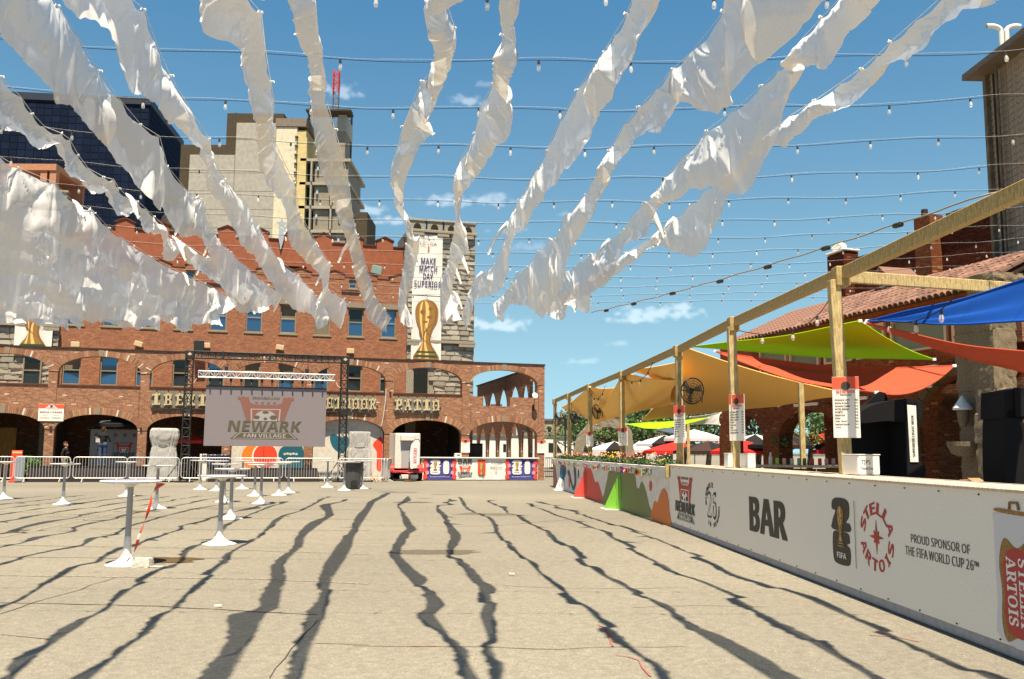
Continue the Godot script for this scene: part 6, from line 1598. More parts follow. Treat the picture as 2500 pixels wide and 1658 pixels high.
# ---------------------------------------------------------------- planter wall
func planter():
	var wall := tri_mat("planter_wall", "plaster", lin(.80, .76, .72), 1.6, .7)
	var P := thing("flower_planter", "long white painted planter wall with colourful mural beyond the bar", "planter", LT)
	part(P, "wall", mb().box(Vector3(-10.43, .52, -.2), Vector3(20.86, 1.04, .4)), wall)
	part(P, "box_front", mb().box(Vector3(-10.43, 1.1, -.02), Vector3(20.9, .22, .2), .01), wall)
	part(P, "box_end", mb().box(Vector3(.03, 1.13, -.05), Vector3(.04, .26, .3)), tri_mat("new_timber", "wood", Color.WHITE, .5))
	part(P, "soil", mb().box(Vector3(-10.43, 1.2, -.22), Vector3(20.8, .04, .5)), mat("soil", lin(.03, .02, .014), .95))
	var red := mat("mural_red", lin(.60, .05, .03), .6); var grn := mat("mural_green", lin(.15, .19, .055), .6); var org := mat("mural_orange", lin(.62, .16, .02), .6)
	var teal := mat("mural_teal", lin(.01, .08, .15), .6); var navy := mat("mural_navy", lin(.015, .04, .07), .6); var white := mat("sign_white")
	var V := func(a: Array) -> Array:
		var o := []
		for i in range(0, a.size(), 2): o.append(Vector2(a[i], a[i + 1]))
		return o
	var shapes := [
		[blob(V.call([-13.6, .03, -12.6, .5, -11.9, .95, -11.3, 1.0, -10.4, .94, -9.7, .58, -9.1, .6, -8.5, .3, -8.1, .1, -7.9, .03]), 4), red],
		[blob(V.call([-8.0, .03, -8.0, .3, -7.5, .7, -7.1, .98, -5.5, .99, -3.7, .99, -3.4, .7, -3.1, .64, -2.75, .82, -2.3, .6, -2.0, .3, -1.9, .03]), 4), grn],
		[blob(V.call([-1.73, .02, -1.6, .3, -1.4, .44, -1.15, .42, -.9, .6, -.55, .75, -.2, .62, -.05, .3, -.01, .02]), 4), org],
		[moved(disc(.14, 20, 1.0, .85), Vector2(-1.81, .75)), red],
		[blob(V.call([-18.3, .97, -16.9, .97, -16.6, .7, -17.2, .5, -18.2, .3, -18.6, .4]), 4), teal],
		[blob(V.call([-16.2, .7, -15.9, .83, -15.5, .7, -14.9, .35, -14.5, .28, -14.3, .5, -14.5, .92, -14.0, .9, -13.8, .5, -14.2, .2, -14.7, .12, -15.3, .35]), 4), navy],
		[moved(disc(.16, 16, 1.0, 1.0), Vector2(-13.3, .73)), navy],
		[moved(disc(.2, 16, 1.0, 1.2), Vector2(-15.7, .4)), red],
		[blob(V.call([-20.8, .04, -20.7, .8, -20.3, .92, -19.9, .6, -19.6, .04]), 4), mat("mural_rose", lin(.35, .10, .08), .6)]]
	for i in shapes.size(): part(P, "mural_shape", mb().ext(shapes[i][0], .001 + .0006 * i, .006 + .0008 * i), shapes[i][1])
	# painted corner wedges
	var wedges := [["red", mat("wedge_red", lin(.66, .06, .04), .55), -11.8, .40, .93, "red"], ["green", mat("wedge_green", lin(.16, .40, .03), .55), -5.65, .42, 1.0, "bright green"], ["blue", mat("wedge_blue", lin(.03, .14, .25), .55), -17.5, .34, .9, "teal, white and red"]]
	for w in wedges:
		var t := thing("painted_wedge", "%s pyramid wedge leaning on the mural wall" % w[5], "wedge", LT, "painted wedges along the planter")
		var m := mb()
		var a := Vector3(w[2] - .35, .012, .012); var b := Vector3(w[2] + .42, .012, .012); var tip := Vector3(w[2] - .02, .012, w[3]); var ap := Vector3(w[2] + .22, w[4], .014)
		m.tri(tip, b, ap); m.tri(a, tip, ap); m.tri(b, a, ap); m.tri(a, b, tip)
		part(t, "wedge_body", m, w[1])
		part(t, "foot_plate", mb().box(Vector3(w[2], .006, w[3] / 2), Vector3(.9, .01, w[3] + .06)), white)
		if w[0] == "blue":
			var n := (b - tip).cross(ap - tip).normalized() * .003
			var k := mb(); k.tri(tip + n, b + n, tip.lerp(ap, .55) + n); k.tri(b + n, b.lerp(ap, .4) + n, tip.lerp(ap, .55) + n)
			part(t, "white_field", k, white)
			part(t, "red_dot", mb().sphere(tip.lerp(b, .35).lerp(ap, .22), Vector3(.05, .05, .01), 6), red)
	# bunting of small flags on the box front
	var Bn := thing("flag_bunting", "string of small world flags along the flower box", "bunting", LT)
	var cols := [[lin(.6, .04, .04), lin(.7, .68, .65)], [lin(.02, .3, .08), lin(.7, .45, .03)], [lin(.03, .06, .35), lin(.6, .04, .04)], [lin(.7, .68, .65), lin(.6, .04, .04)], [lin(.65, .45, .03), lin(.6, .04, .04)], [lin(.02, .3, .1), lin(.7, .68, .65)], [lin(.55, .03, .05), lin(.02, .02, .02)]]
	var cord := []
	var i := 0
	var x := -20.4
	while x < -1.0:
		var yy := 1.17 - .06 * absf(sin(x * 1.9))
		cord.append(Vector3(x, yy, .105))
		if sin(x * 2.7) > -.55 or x > -9:
			var q: Array = cols[(i * 5 + i / 3) % 7]
			var s := rng.randf_range(.11, .15)
			var f := part(Bn, "flag", mb().ext(PackedVector2Array([Vector2(-s * .5, 0), Vector2(s * .5, 0), Vector2(s * .42, -s * 1.1), Vector2(-s * .4, -s * 1.05)]), 0, .004), mat("flag_%d" % ((i * 5 + i / 3) % 7), q[0], .8), Transform3D(Basis(Vector3.BACK, rng.randf_range(-.5, .5)) * Basis(Vector3.UP, rng.randf_range(-.4, .4)), Vector3(x, yy - .01, .118)))
			part(f, "flag_band", mb().ext(PackedVector2Array([Vector2(-s * .46, -s * .35), Vector2(s * .46, -s * .35), Vector2(s * .44, -s * .7), Vector2(-s * .42, -s * .7)]), .004, .007), mat("flag_b%d" % ((i * 5 + i / 3) % 7), q[1], .8))
		i += 1
		x += rng.randf_range(.24, .42)
	part(Bn, "cord", mb().tube(cord, .004, 4), mat("cord", lin(.6, .58, .54), .7))
	# flowers: one plant after another
	var tint := [lin(.75, .42, .01), lin(.62, .10, .12), lin(.70, .25, .02), lin(.55, .16, .22), lin(.78, .55, .02), lin(.60, .04, .05), lin(.70, .62, .58)]
	var said := ["yellow marigold", "rose pink geranium", "orange marigold", "mauve pink petunia", "golden yellow daisy", "deep red geranium", "cream petunia"]
	var leaf := []
	for k in 3: leaf.append(mat("leaf_%d" % k, lin([.05, .07, .035][k], [.13, .16, .09][k], [.02, .03, .02][k]), .7))
	var n := 34
	for k in n:
		var px := -.35 - k * 20.2 / n
		var c := (k * 3 + k / 4) % 7
		var t := thing("flowering_plant", "%s plant, number %s in the flower box from the bar" % [said[c], ordinal(k + 1)], "plant", LT * at_(Vector3(px, 1.22, -.12 + .08 * sin(k * 2.1))), "flowers in the planter box")
		part(t, "foliage", leaf_clump(Vector3(.3, .17, .2), 90, .05, k), leaf[k % 3])
		var b := mb()
		var r := RandomNumberGenerator.new(); r.seed = 500 + k
		for q in 9:
			var p := Vector3(r.randf_range(-.28, .28), r.randf_range(.10, .27), r.randf_range(-.16, .2))
			bloom(b, p, r.randf_range(.028, .05), r)
		part(t, "blooms", b, mat("bloom_%d" % c, tint[c], .7))

func ordinal(k: int) -> String:
	var a := ["one", "two", "three", "four", "five", "six", "seven", "eight", "nine", "ten", "eleven", "twelve", "thirteen", "fourteen", "fifteen", "sixteen", "seventeen", "eighteen", "nineteen"]
	if k < 20: return a[k - 1]
	var t: String = ["twenty", "thirty", "forty"][k / 10 - 2]
	return t if k % 10 == 0 else t + "-" + a[k % 10 - 1]

func bloom(m: MB, p: Vector3, r: float, g: RandomNumberGenerator):
	for k in 7:
		var a := TAU * k / 7 + g.randf()
		var o := Vector3(cos(a), .25, sin(a)) * r
		var s := Vector3(-sin(a), 0, cos(a)) * r * .55
		m.tri(p + Vector3(0, r * .3, 0), p + o - s, p + o + s)
	for k in 5:
		var a := TAU * k / 5
		m.tri(p + Vector3(0, r * .75, 0), p + Vector3(cos(a), .25, sin(a)) * r * .7, p + Vector3(cos(a + 1.3), .25, sin(a + 1.3)) * r * .7)

func leaf_clump(s: Vector3, n: int, size: float, sd: int, base_y := 0.0, shell := .0) -> MB:
	var m := mb()
	var r := RandomNumberGenerator.new(); r.seed = sd * 31 + 7
	for k in n:
		var p := Vector3(r.randfn(), r.randfn(), r.randfn()).normalized() * pow(r.randf_range(shell, 1), .5)
		p = Vector3(p.x * s.x, base_y + (p.y * .5 + .5) * s.y if base_y == 0.0 else base_y + p.y * s.y, p.z * s.z)
		var d := Vector3(r.randfn(), r.randfn() * .7 + .3, r.randfn()).normalized()
		var u := d.cross(Vector3(r.randfn(), r.randfn(), r.randfn())).normalized()
		var l := size * r.randf_range(.6, 1.4)
		m.quad(p - u * l * .1, p + d * l * .5 - u * l * .32, p + d * l, p + d * l * .5 + u * l * .32)
	return m

# ---------------------------------------------------------------- screen, mural bays, people
func truss(a: Vector3, b: Vector3, w: float, r: float, n: int) -> MB: return lattice(a, b, w, r, n, Vector3.UP, Vector3.FORWARD)

func stage():
	var blk: Material = mat("black_steel", lin(.015, .016, .018), .5)
	var alu := mat("aluminium", lin(.72, .72, .73), .35, .35)
	var white: Material = mat("sign_white")
	var G := thing("screen_gantry", "black lattice gantry with two towers framing the big screen", "gantry", FT * at_(Vector3(0, 0, 2)))
	for u in [7.7, 14.73]:
		part(G, "tower", lattice(Vector3(u, .06, .16), Vector3(u, 5.6, .16), .32, .03, 14), blk)
		part(G, "corner_block", mb().box(Vector3(u + .16, 5.78, 0), Vector3(.4, .38, .4), .02), blk)
		part(G, "block_mark", mb().ext(PackedVector2Array([Vector2(u + .06, 5.78), Vector2(u + .16, 5.72), Vector2(u + .26, 5.78), Vector2(u + .16, 5.88)]), .2, .21), mat("beige_box"))
		part(G, "base_plate", mb().box(Vector3(u + .16, .03, 0), Vector3(.8, .05, .8)), blk)
		for s in [-1, 1]: part(G, "outrigger", mb().tube([Vector3(u + .16 + s * .16, 1.0, .1), Vector3(u + .16 + s * .8, .05, .3)], .025, 5), blk)
		part(G, "sleeve", mb().box(Vector3(u + .16, 3.35, 0), Vector3(.36, .1, .36)), blk)
	part(G, "top_truss", truss(Vector3(8.06, 5.64, .14), Vector3(14.7, 5.64, .14), .3, .026, 22), blk)
	for u in [9.3, 11.4, 13.5]: part(G, "truss_joint", mb().box(Vector3(u, 5.79, 0), Vector3(.09, .34, .34)), blk)
	for u in [9.5, 13.15]:
		var t := thing("chain_hoist", "black chain hoist with red hook above the %s end of the white truss" % ("tower-side" if u < 10 else "cup-banner"), "hoist", FT * at_(Vector3(u, 5.2, 2)), "chain hoists")
		part(t, "motor", mb().box(Vector3(-.02, .0, 0), Vector3(.16, .24, .18), .03), blk)
		part(t, "hook", mb().tube([Vector3(0, .12, 0), Vector3(.06, .2, 0), Vector3(.03, .28, 0), Vector3(-.03, .25, 0)], .022, 6), mat("crane_red"))
		part(t, "chain", mb().cyl(Vector3(0, -.16, 0), Vector3(0, .5, 0), .012, .012, 6), blk)
	var T := thing("light_truss", "bright aluminium truss hung with spotlights above the screen", "truss", FT * at_(Vector3(0, 0, 2)))
	part(T, "truss", truss(Vector3(8.27, 4.76, .14), Vector3(14.43, 4.76, .14), .28, .027, 26), alu)
	for i in 12:
		var u := 8.78 + i * .462
		var s := thing("spotlight", "black spotlight, number %s along the aluminium truss" % ordinal(i + 1), "spotlight", FT * at_(Vector3(u, 4.7, 2.06)), "spotlights on the truss")
		part(s, "clamp", mb().box(Vector3(0, .12, 0), Vector3(.05, .3, .06)), blk)
		part(s, "yoke", mb().box(Vector3(0, -.04, 0), Vector3(.13, .04, .07)), blk)
		part(s, "lamp_body", mb().cyl(Vector3(0, .02, -.06), Vector3(.0, -.26, .05), .055, .035, 10), blk)
	for u in [8.2, 14.5]: part(T, "cable_loop", mb().tube([Vector3(u, 4.7, .0), Vector3(u - .1 * signf(11 - u), 4.5, .0), Vector3(u - .3 * signf(11 - u), 4.42, 0)], .012, 5), white)
	# LED wall
	var S := thing("led_screen", "large grey led screen showing the fan village emblem", "screen", FT * at_(Vector3(8.63, 1.64, 1.9)))
	var face := tri_mat("led_face", "cloth", lin(.235, .205, .225), .7, .5)
	var olive := mat("led_olive", lin(.085, .075, .045), .6)
	var rust := mat("led_rust", lin(.20, .085, .065), .6)
	var paleled := mat("led_pale", lin(.33, .30, .31), .5)
	for j in 3:
		for i in 6: part(S, "cabinet", mb().box(Vector3(.455 + i * .908, .4525 + j * .9035, 0), Vector3(.9075, .903, .12), .0015), face)
	part(S, "top_bar", mb().box(Vector3(2.72, 2.735, .0), Vector3(5.46, .05, .16)), blk)
	fan_logo(S, 2.68, .33, 3.25, 2.0, .063, rust, olive, paleled)
	# hanging loudspeaker behind the gantry
	var hs := thing("wall_speaker", "black loudspeaker on the hall wall above the gantry corner", "speaker", FT * at_(Vector3(7.95, 6.9, -4.6)))
	part(hs, "cabinet", mb().box(Vector3.ZERO, Vector3(.5, .55, .4), .02), blk)
	part(hs, "bracket", mb().box(Vector3(0, -.05, -.3), Vector3(.1, .1, .3)), blk)
	# plastic-wrapped loudspeaker stacks
	wrapped("wrapped_speaker", "loudspeaker stack wrapped in grey plastic beside the black gantry tower", FT * at_(Vector3(6.92, 0, 1.5)), [[.68, 0], [.66, .3], [.62, .8], [.55, 1.3], [.5, 1.62], [.54, 1.75], [.62, 2.05], [.6, 2.3], [.52, 2.42], [.0, 2.43]], 4)
	wrapped("wrapped_speaker", "loudspeaker stack wrapped in clear plastic beside the bin", FT * at_(Vector3(15.75, 0, 1.5)), [[.6, 0], [.6, .5], [.58, 1.0], [.54, 1.4], [.5, 1.6], [.5, 2.2], [.48, 2.38], [.0, 2.4]], 9)
	# risers
	for s in [["stage_riser", 1.42, 6.15, .3, 1.6, .68, "black stage riser under the camera crew"], ["skirted_riser", 8.88, 13.8, .5, 1.7, .62, "black skirted riser below the screen"]]:
		var t := thing(s[0], s[6], "stage", FT)
		part(t, "deck", mb().box(Vector3((s[1] + s[2]) / 2, s[5] - .03, (s[3] + s[4]) / 2), Vector3(s[2] - s[1], .06, s[4] - s[3])), mat("stand_black"))
		part(t, "frame", mb().box(Vector3((s[1] + s[2]) / 2, s[5] / 2 - .03, (s[3] + s[4]) / 2 - .03), Vector3(s[2] - s[1] - .12, s[5] - .08, s[4] - s[3] - .1)), mat("stand_black"))
		var rows := []
		for j in 5:
			var r := []
			for i in 180:
				var f := i / 179.0
				r.append(Vector3(lerpf(s[1], s[2] + (.12 * j / 4.0 if s[0] != "stage_riser" else 0.0), f), lerpf(s[5] - .06, .005, j / 4.0), s[4] + .012 * sin(i * 1.15) * (.3 + j / 4.0) + .05 * j / 4.0))
			rows.append(r)
		part(t, "skirt", mb().grid(rows), mat("skirt_black", lin(.022, .015, .018), .6))
	# painted panels closing two arches
	var org := mat("panel_orange", lin(.80, .20, .015), .6); var red := mat("panel_red", lin(.75, .055, .02), .6); var teal := mat("panel_teal", lin(.005, .10, .16), .6)
	var pan := tri_mat("panel_white", "plaster", lin(.70, .66, .60), 1.5)
	var p4 := thing("mural_panel", "white arch panel with orange and red circles and teal shape", "mural panel", FT * at_(Vector3(0, 0, -.25)), "painted panels in the arches")
	var o4 := PackedVector2Array([Vector2(9.82, .02), Vector2(13.24, .02), Vector2(13.24, 2.33)])
	for i in 17: o4.append(Vector2(11.53 + cos(PI * i / 16) * 1.71, 2.33 + sin(PI * i / 16) * .7))
	part(p4, "panel", mb().ext(o4, -.03, 0), pan)
	part(p4, "orange_circle", mb().ext(moved(disc(.62, 36, 1, 1.04), Vector2(10.95, 1.15)), 0, .004), org)
	part(p4, "white_ring", mb().ext(moved(disc(.61, 36, 1, 1.04), Vector2(11.42, 1.18)), .004, .008), white)
	part(p4, "red_circle", mb().ext(moved(disc(.56, 36, 1, 1.04), Vector2(11.44, 1.18)), .008, .012), red)
	part(p4, "teal_shape", mb().ext(blob([Vector2(12.12, .05), Vector2(12.15, .9), Vector2(12.05, 1.25), Vector2(12.2, 1.6), Vector2(12.7, 1.75), Vector2(13.2, 1.6), Vector2(13.22, .05)], 5), 0, .004), teal)
	part(p4, "panel_joint", mb().box(Vector3(11.36, 1.2, .006), Vector3(.02, 2.3, .014)), mat("dark_coping"))
	for k in 5: part(p4, "worn_print", mb().ext(moved(disc(.07, 8, 1, .8), Vector2(12.35 + k * .14, 1.28 + .02 * (k % 2))), .004, .007), pan)
	for k in 3: part(p4, "worn_print", mb().ext(moved(disc(.06, 8, .8, 1.3), Vector2(12.3 + k * .16, .85)), .004, .007), mat("gold_pale", lin(.72, .48, .16), .6))
	var p5 := thing("mural_panel", "white arch panel with teal heart shape and red curve behind wrapped speaker", "mural panel", FT * at_(Vector3(0, 0, -.25)), "painted panels in the arches")
	var o5 := PackedVector2Array([Vector2(13.68, .02), Vector2(17.14, .02), Vector2(17.14, 2.33)])
	for i in 17: o5.append(Vector2(15.41 + cos(PI * i / 16) * 1.73, 2.33 + sin(PI * i / 16) * .7))
	part(p5, "panel", mb().ext(o5, -.03, 0), pan)
	part(p5, "teal_shape", mb().ext(blob([Vector2(14.5, 2.15), Vector2(14.75, 2.28), Vector2(15.0, 2.12), Vector2(15.35, 2.2), Vector2(15.45, 1.8), Vector2(15.25, 1.4), Vector2(15.0, 1.36), Vector2(14.65, 1.65)], 5), 0, .004), teal)
	part(p5, "red_curve", mb().ext(blob([Vector2(17.1, 2.1), Vector2(16.8, 2.0), Vector2(16.65, 1.75), Vector2(16.85, 1.4), Vector2(16.85, .9), Vector2(16.9, .5), Vector2(17.1, .6)], 5), 0, .004), red)
	# media bay: backdrop, black umbrella, plywood, camera crew
	var bd := thing("press_backdrop", "grey press backdrop with the red emblem under the black umbrella", "backdrop", FT * at_(Vector3(3.4, 0, -1.5)))
	part(bd, "sheet", mb().box(Vector3(1.07, 1.2, 0), Vector3(2.15, 2.38, .03)), mat("backdrop_grey", lin(.30, .29, .30), .8))
	fan_logo(bd, 1.5, .95, 1.0, .85, .018, mat("print_red"), mat("print_black"), white)
	for k in 5: part(bd, "sponsor_mark", mb().ext(disc(.09, 12), .016, .02), mat("grey_ink", lin(.12, .12, .13), .7), at_(Vector3(.25 + k * .42, 2.12, 0)))
	for x in [.05, 2.1]: part(bd, "stand", mb().cyl(Vector3(x, 0, -.05), Vector3(x, 2.4, -.05), .02, .02, 6), blk)
	var um := thing("black_umbrella", "black patio umbrella with white lettering inside the media arch", "umbrella", FT * at_(Vector3(4.5, 0, -.9)))
	umbrella(um, 2.98, .98, .36, mat("umbrella_black", lin(.02, .018, .018), .8), mat("umbrella_black"), 8)
	part(um, "white_strip", mb().ext(PackedVector2Array([Vector2(-.62, 2.66), Vector2(-.1, 2.68), Vector2(-.12, 2.8), Vector2(-.5, 2.76)]), .6, .62), white)
	var ply := thing("plywood_sheet", "brown plywood sheet standing in the first dark arch", "board", FT * at_(Vector3(-.6, 0, -1.4)))
	part(ply, "sheet", mb().box(Vector3(.42, 1.2, 0), Vector3(.84, 2.4, .03)), tri_mat("ply_brown", "wood", lin(.20, .11, .035), 1.0))
	part(ply, "batten", mb().box(Vector3(.42, 1.2, -.05), Vector3(.8, .08, .06)), mat("dark_coping"))
	var rc := thing("red_canopy", "red peaked canopy tent inside the arch beside the screen", "canopy", FT * at_(Vector3(7.9, 0, -1.6)))
	umbrella(rc, 2.25, .95, .35, mat("canopy_red", lin(.62, .03, .02), .7), mat("canopy_red"), 4)
	part(rc, "white_peak", mb().lathe([Vector2(.22, 2.16), Vector2(.02, 2.28)], 4), white)
	var fr := thing("white_freezer", "white and lilac chest box beside the gantry tower", "box", FT * at_(Vector3(8.45, 0, .2)))
	part(fr, "end_panel", mb().box(Vector3(.17, .63, .2), Vector3(.34, 1.26, .6), .03), white)
	part(fr, "side_panel", mb().box(Vector3(.85, .62, .15), Vector3(1.02, 1.24, .55), .02), mat("lilac_panel", lin(.20, .19, .27), .5))
	# people
	person("person", "person in a black printed shirt and camouflage shorts walking by the media arch", FT * Transform3D(Basis(Vector3.UP, 1.35), Vector3(2.75, 0, .95)), 0)
	person("person", "person in a black shirt and jeans standing behind a large camera", FT * Transform3D(Basis(Vector3.UP, 2.9), Vector3(4.25, .68, .75)), 1)
	var cm := thing("broadcast_camera", "black broadcast camera with a white label on a tripod", "camera", FT * at_(Vector3(4.12, .68, .55)))
	part(cm, "body", mb().box(Vector3(0, 1.18, 0), Vector3(.5, .28, .4), .03), blk)
	part(cm, "lens", mb().cyl(Vector3(0, 1.2, -.2), Vector3(0, 1.2, -.55), .1, .12, 12), blk)
	part(cm, "label_plate", mb().box(Vector3(0, 1.16, .21), Vector3(.36, .18, .01)), mat("beige_plate", lin(.45, .42, .36), .6))
	for i in 3:
		var a := TAU * i / 3 + .5
		part(cm, "tripod_leg", mb().cyl(Vector3(0, 1.05, 0), Vector3(cos(a) * .35, 0, sin(a) * .3), .025, .02, 6), blk)

func wrapped(called: String, label: String, xf: Transform3D, prof: Array, sd: int):
	var t := thing(called, label, "speaker", xf, "wrapped loudspeaker stacks")
	var f := noise(1.4, sd, 3)
	var rows := []
	var n := 90
	for j in 44:
		var k := j / 43.0 * (prof.size() - 1)
		var a: Array = prof[mini(int(k), prof.size() - 2)]; var b: Array = prof[mini(int(k) + 1, prof.size() - 1)]
		var r := lerpf(a[0], b[0], k - int(k)) if int(k) < prof.size() - 1 else float(b[0])
		var y := lerpf(a[1], b[1], k - int(k)) if int(k) < prof.size() - 1 else float(b[1])
		var row := []
		for i in n + 1:
			var g := TAU * i / n
			var c := Vector2(signf(cos(g)) * pow(absf(cos(g)), .4), signf(sin(g)) * pow(absf(sin(g)), .4))
			var q := 1.0 + .045 * f.get_noise_3d(cos(g) * 2.2, y * .9, sin(g) * 2.2) + .03 * sin(g * 21 + y * 1.2 + f.get_noise_1d(y) * 5) + .05 * f.get_noise_3d(cos(g) * 6, y * 3, sin(g) * 6)
			row.append(Vector3(c.x * r * q, y, c.y * r * .62 * q))
		rows.append(row)
	var m := tri_mat("plastic_wrap", "cloth", lin(.72, .70, .67), .5, .14)
	m.transparency = BaseMaterial3D.TRANSPARENCY_ALPHA
	m.albedo_color.a = .55
	part(t, "plastic_cover", mb().grid(rows), m)
	for y in [.45, 1.2, 1.95]: part(t, "speaker_cabinet", mb().box(Vector3(0, y, 0), Vector3(.78, .68, .5), .02), mat("stand_black", lin(.012, .012, .014), .75))
	part(t, "tie_cord", (func():
		var c := []
		for i in 25: c.append(Vector3(cos(TAU * i / 24) * .5, 1.62, sin(TAU * i / 24) * .34))
		return mb().tube(c, .012, 5)).call(), mat("dark_coping"))
	part(t, "foot_board", mb().box(Vector3(0, .03, 0), Vector3(1.3, .06, .9)), mat("stand_black"))

func umbrella(t: Node3D, top: float, r: float, drop: float, m: Material, m2: Material, n: int):
	var c := mb(); var c2 := mb()
	for i in n:
		var a := TAU * (i + .5) / n; var b := TAU * (i + 1.5) / n
		var p := Vector3(cos(a) * r, top - drop, sin(a) * r); var q := Vector3(cos(b) * r, top - drop, sin(b) * r)
		var apex := Vector3(0, top, 0)
		var k := c if i % 2 else c2
		var m1 := apex.lerp(p, .5) + Vector3(0, .03, 0); var m3 := apex.lerp(q, .5) + Vector3(0, .03, 0)
		k.tri(apex, m3, m1); k.quad(m1, m3, q, p)
		k.quad(p, q, q + Vector3(0, -.14, 0), p + Vector3(0, -.14, 0))
	part(t, "canopy", c, m); part(t, "canopy", c2, m2)
	part(t, "pole", mb().cyl(Vector3.ZERO, Vector3(0, top + .05, 0), .022, .022, 8), mat("steel_grey", lin(.18, .18, .2), .5))
	var ribs := mb()
	for i in n:
		var a := TAU * (i + .5) / n
		ribs.cyl(Vector3(0, top - .04, 0), Vector3(cos(a) * r * .98, top - drop - .02, sin(a) * r * .98), .01, .01, 4, false)
	part(t, "ribs", ribs, mat("steel_grey"))

# ---------------------------------------------------------------- people: one skin over a skeleton of tapered bones
func sdf_mesh(m: MB, bones: Array, cell: float, k: float, cols: Array):
	# bones: [a, b, ra, rb, colour number]
	var lo := Vector3.INF; var hi := -Vector3.INF
	for b in bones:
		var r := maxf(b[2], b[3]) + cell * 2
		lo = lo.min(b[0] - Vector3.ONE * r).min(b[1] - Vector3.ONE * r); hi = hi.max(b[0] + Vector3.ONE * r).max(b[1] + Vector3.ONE * r)
	var n := Vector3i(((hi - lo) / cell).ceil()) + Vector3i.ONE
	var val := PackedFloat32Array(); val.resize(n.x * n.y * n.z); val.fill(1.0)
	var sx := 1; var sy := n.x; var sz := n.x * n.y
	for b in bones:
		var r: float = maxf(b[2], b[3]) + cell * 2.5 + k
		var l2: Vector3 = ((b[0] as Vector3).min(b[1]) - Vector3.ONE * r - lo) / cell
		var h2: Vector3 = ((b[0] as Vector3).max(b[1]) + Vector3.ONE * r - lo) / cell
		var ab: Vector3 = b[1] - b[0]
		var L := maxf(ab.length_squared(), 1e-9)
		for z in range(maxi(0, int(l2.z)), mini(n.z, int(h2.z) + 1)):
			for y in range(maxi(0, int(l2.y)), mini(n.y, int(h2.y) + 1)):
				for x in range(maxi(0, int(l2.x)), mini(n.x, int(h2.x) + 1)):
					var p := lo + Vector3(x, y, z) * cell
					var t := clampf((p - b[0]).dot(ab) / L, 0, 1)
					var d := (p - (b[0] as Vector3) - ab * t).length() - lerpf(b[2], b[3], t)
					var i := x + y * sy + z * sz
					var o := val[i]
					var h := clampf(.5 + .5 * (o - d) / k, 0, 1)
					val[i] = lerpf(o, d, h) - k * h * (1 - h)
	var at := {}
	var i0 := m.v.size()
	for z in n.z - 1:
		for y in n.y - 1:
			for x in n.x - 1:
				var i := x + y * sy + z * sz
				var cnt := 0; var s := Vector3.ZERO; var neg := 0
				var c8 := [val[i], val[i + 1], val[i + sy], val[i + sy + 1], val[i + sz], val[i + sz + 1], val[i + sz + sy], val[i + sz + sy + 1]]
				for q in c8: neg += 1 if q < 0 else 0
				if neg == 0 or neg == 8: continue
				for e in [[0, 1], [2, 3], [4, 5], [6, 7], [0, 2], [1, 3], [4, 6], [5, 7], [0, 4], [1, 5], [2, 6], [3, 7]]:
					var a: float = c8[e[0]]; var b: float = c8[e[1]]
					if (a < 0) != (b < 0):
						var t := a / (a - b)
						var pa := Vector3(e[0] & 1, (e[0] >> 1) & 1, e[0] >> 2); var pb := Vector3(e[1] & 1, (e[1] >> 1) & 1, e[1] >> 2)
						s += pa.lerp(pb, t); cnt += 1
				var p := lo + (Vector3(x, y, z) + s / cnt) * cell
				var g := Vector3(c8[1] + c8[3] + c8[5] + c8[7] - c8[0] - c8[2] - c8[4] - c8[6], c8[2] + c8[3] + c8[6] + c8[7] - c8[0] - c8[1] - c8[4] - c8[5], c8[4] + c8[5] + c8[6] + c8[7] - c8[0] - c8[1] - c8[2] - c8[3]).normalized()
				var best := 1e9; var ci := 0
				for b in bones:
					var ab: Vector3 = b[1] - b[0]
					var t := clampf((p - b[0]).dot(ab) / maxf(ab.length_squared(), 1e-9), 0, 1)
					var d := (p - (b[0] as Vector3) - ab * t).length() - lerpf(b[2], b[3], t)
					if d < best: best = d; ci = b[4]
				m.tint = cols[ci]
				at[i] = m.vert(p, g)
	for i in at:
		var x: int = i % sy; var y: int = (i / sy) % n.y; var z: int = i / sz
		for ax in 3:
			var st: int = [sx, sy, sz][ax]; var u: int = [sy, sz, sx][ax]; var w: int = [sz, sx, sy][ax]
			var q0: float = val[i]
			if i + st >= val.size() or (q0 < 0) == (val[i + st] < 0): continue
			if not (at.has(i - u) and at.has(i - w) and at.has(i - u - w)): continue
			var a: int = at[i]; var b: int = at[i - u]; var c: int = at[i - u - w]; var d: int = at[i - w]
			if q0 < 0: m.ix.append_array([a, c, b, a, d, c])
			else: m.ix.append_array([a, b, c, a, c, d])
	m.tint = Color.WHITE

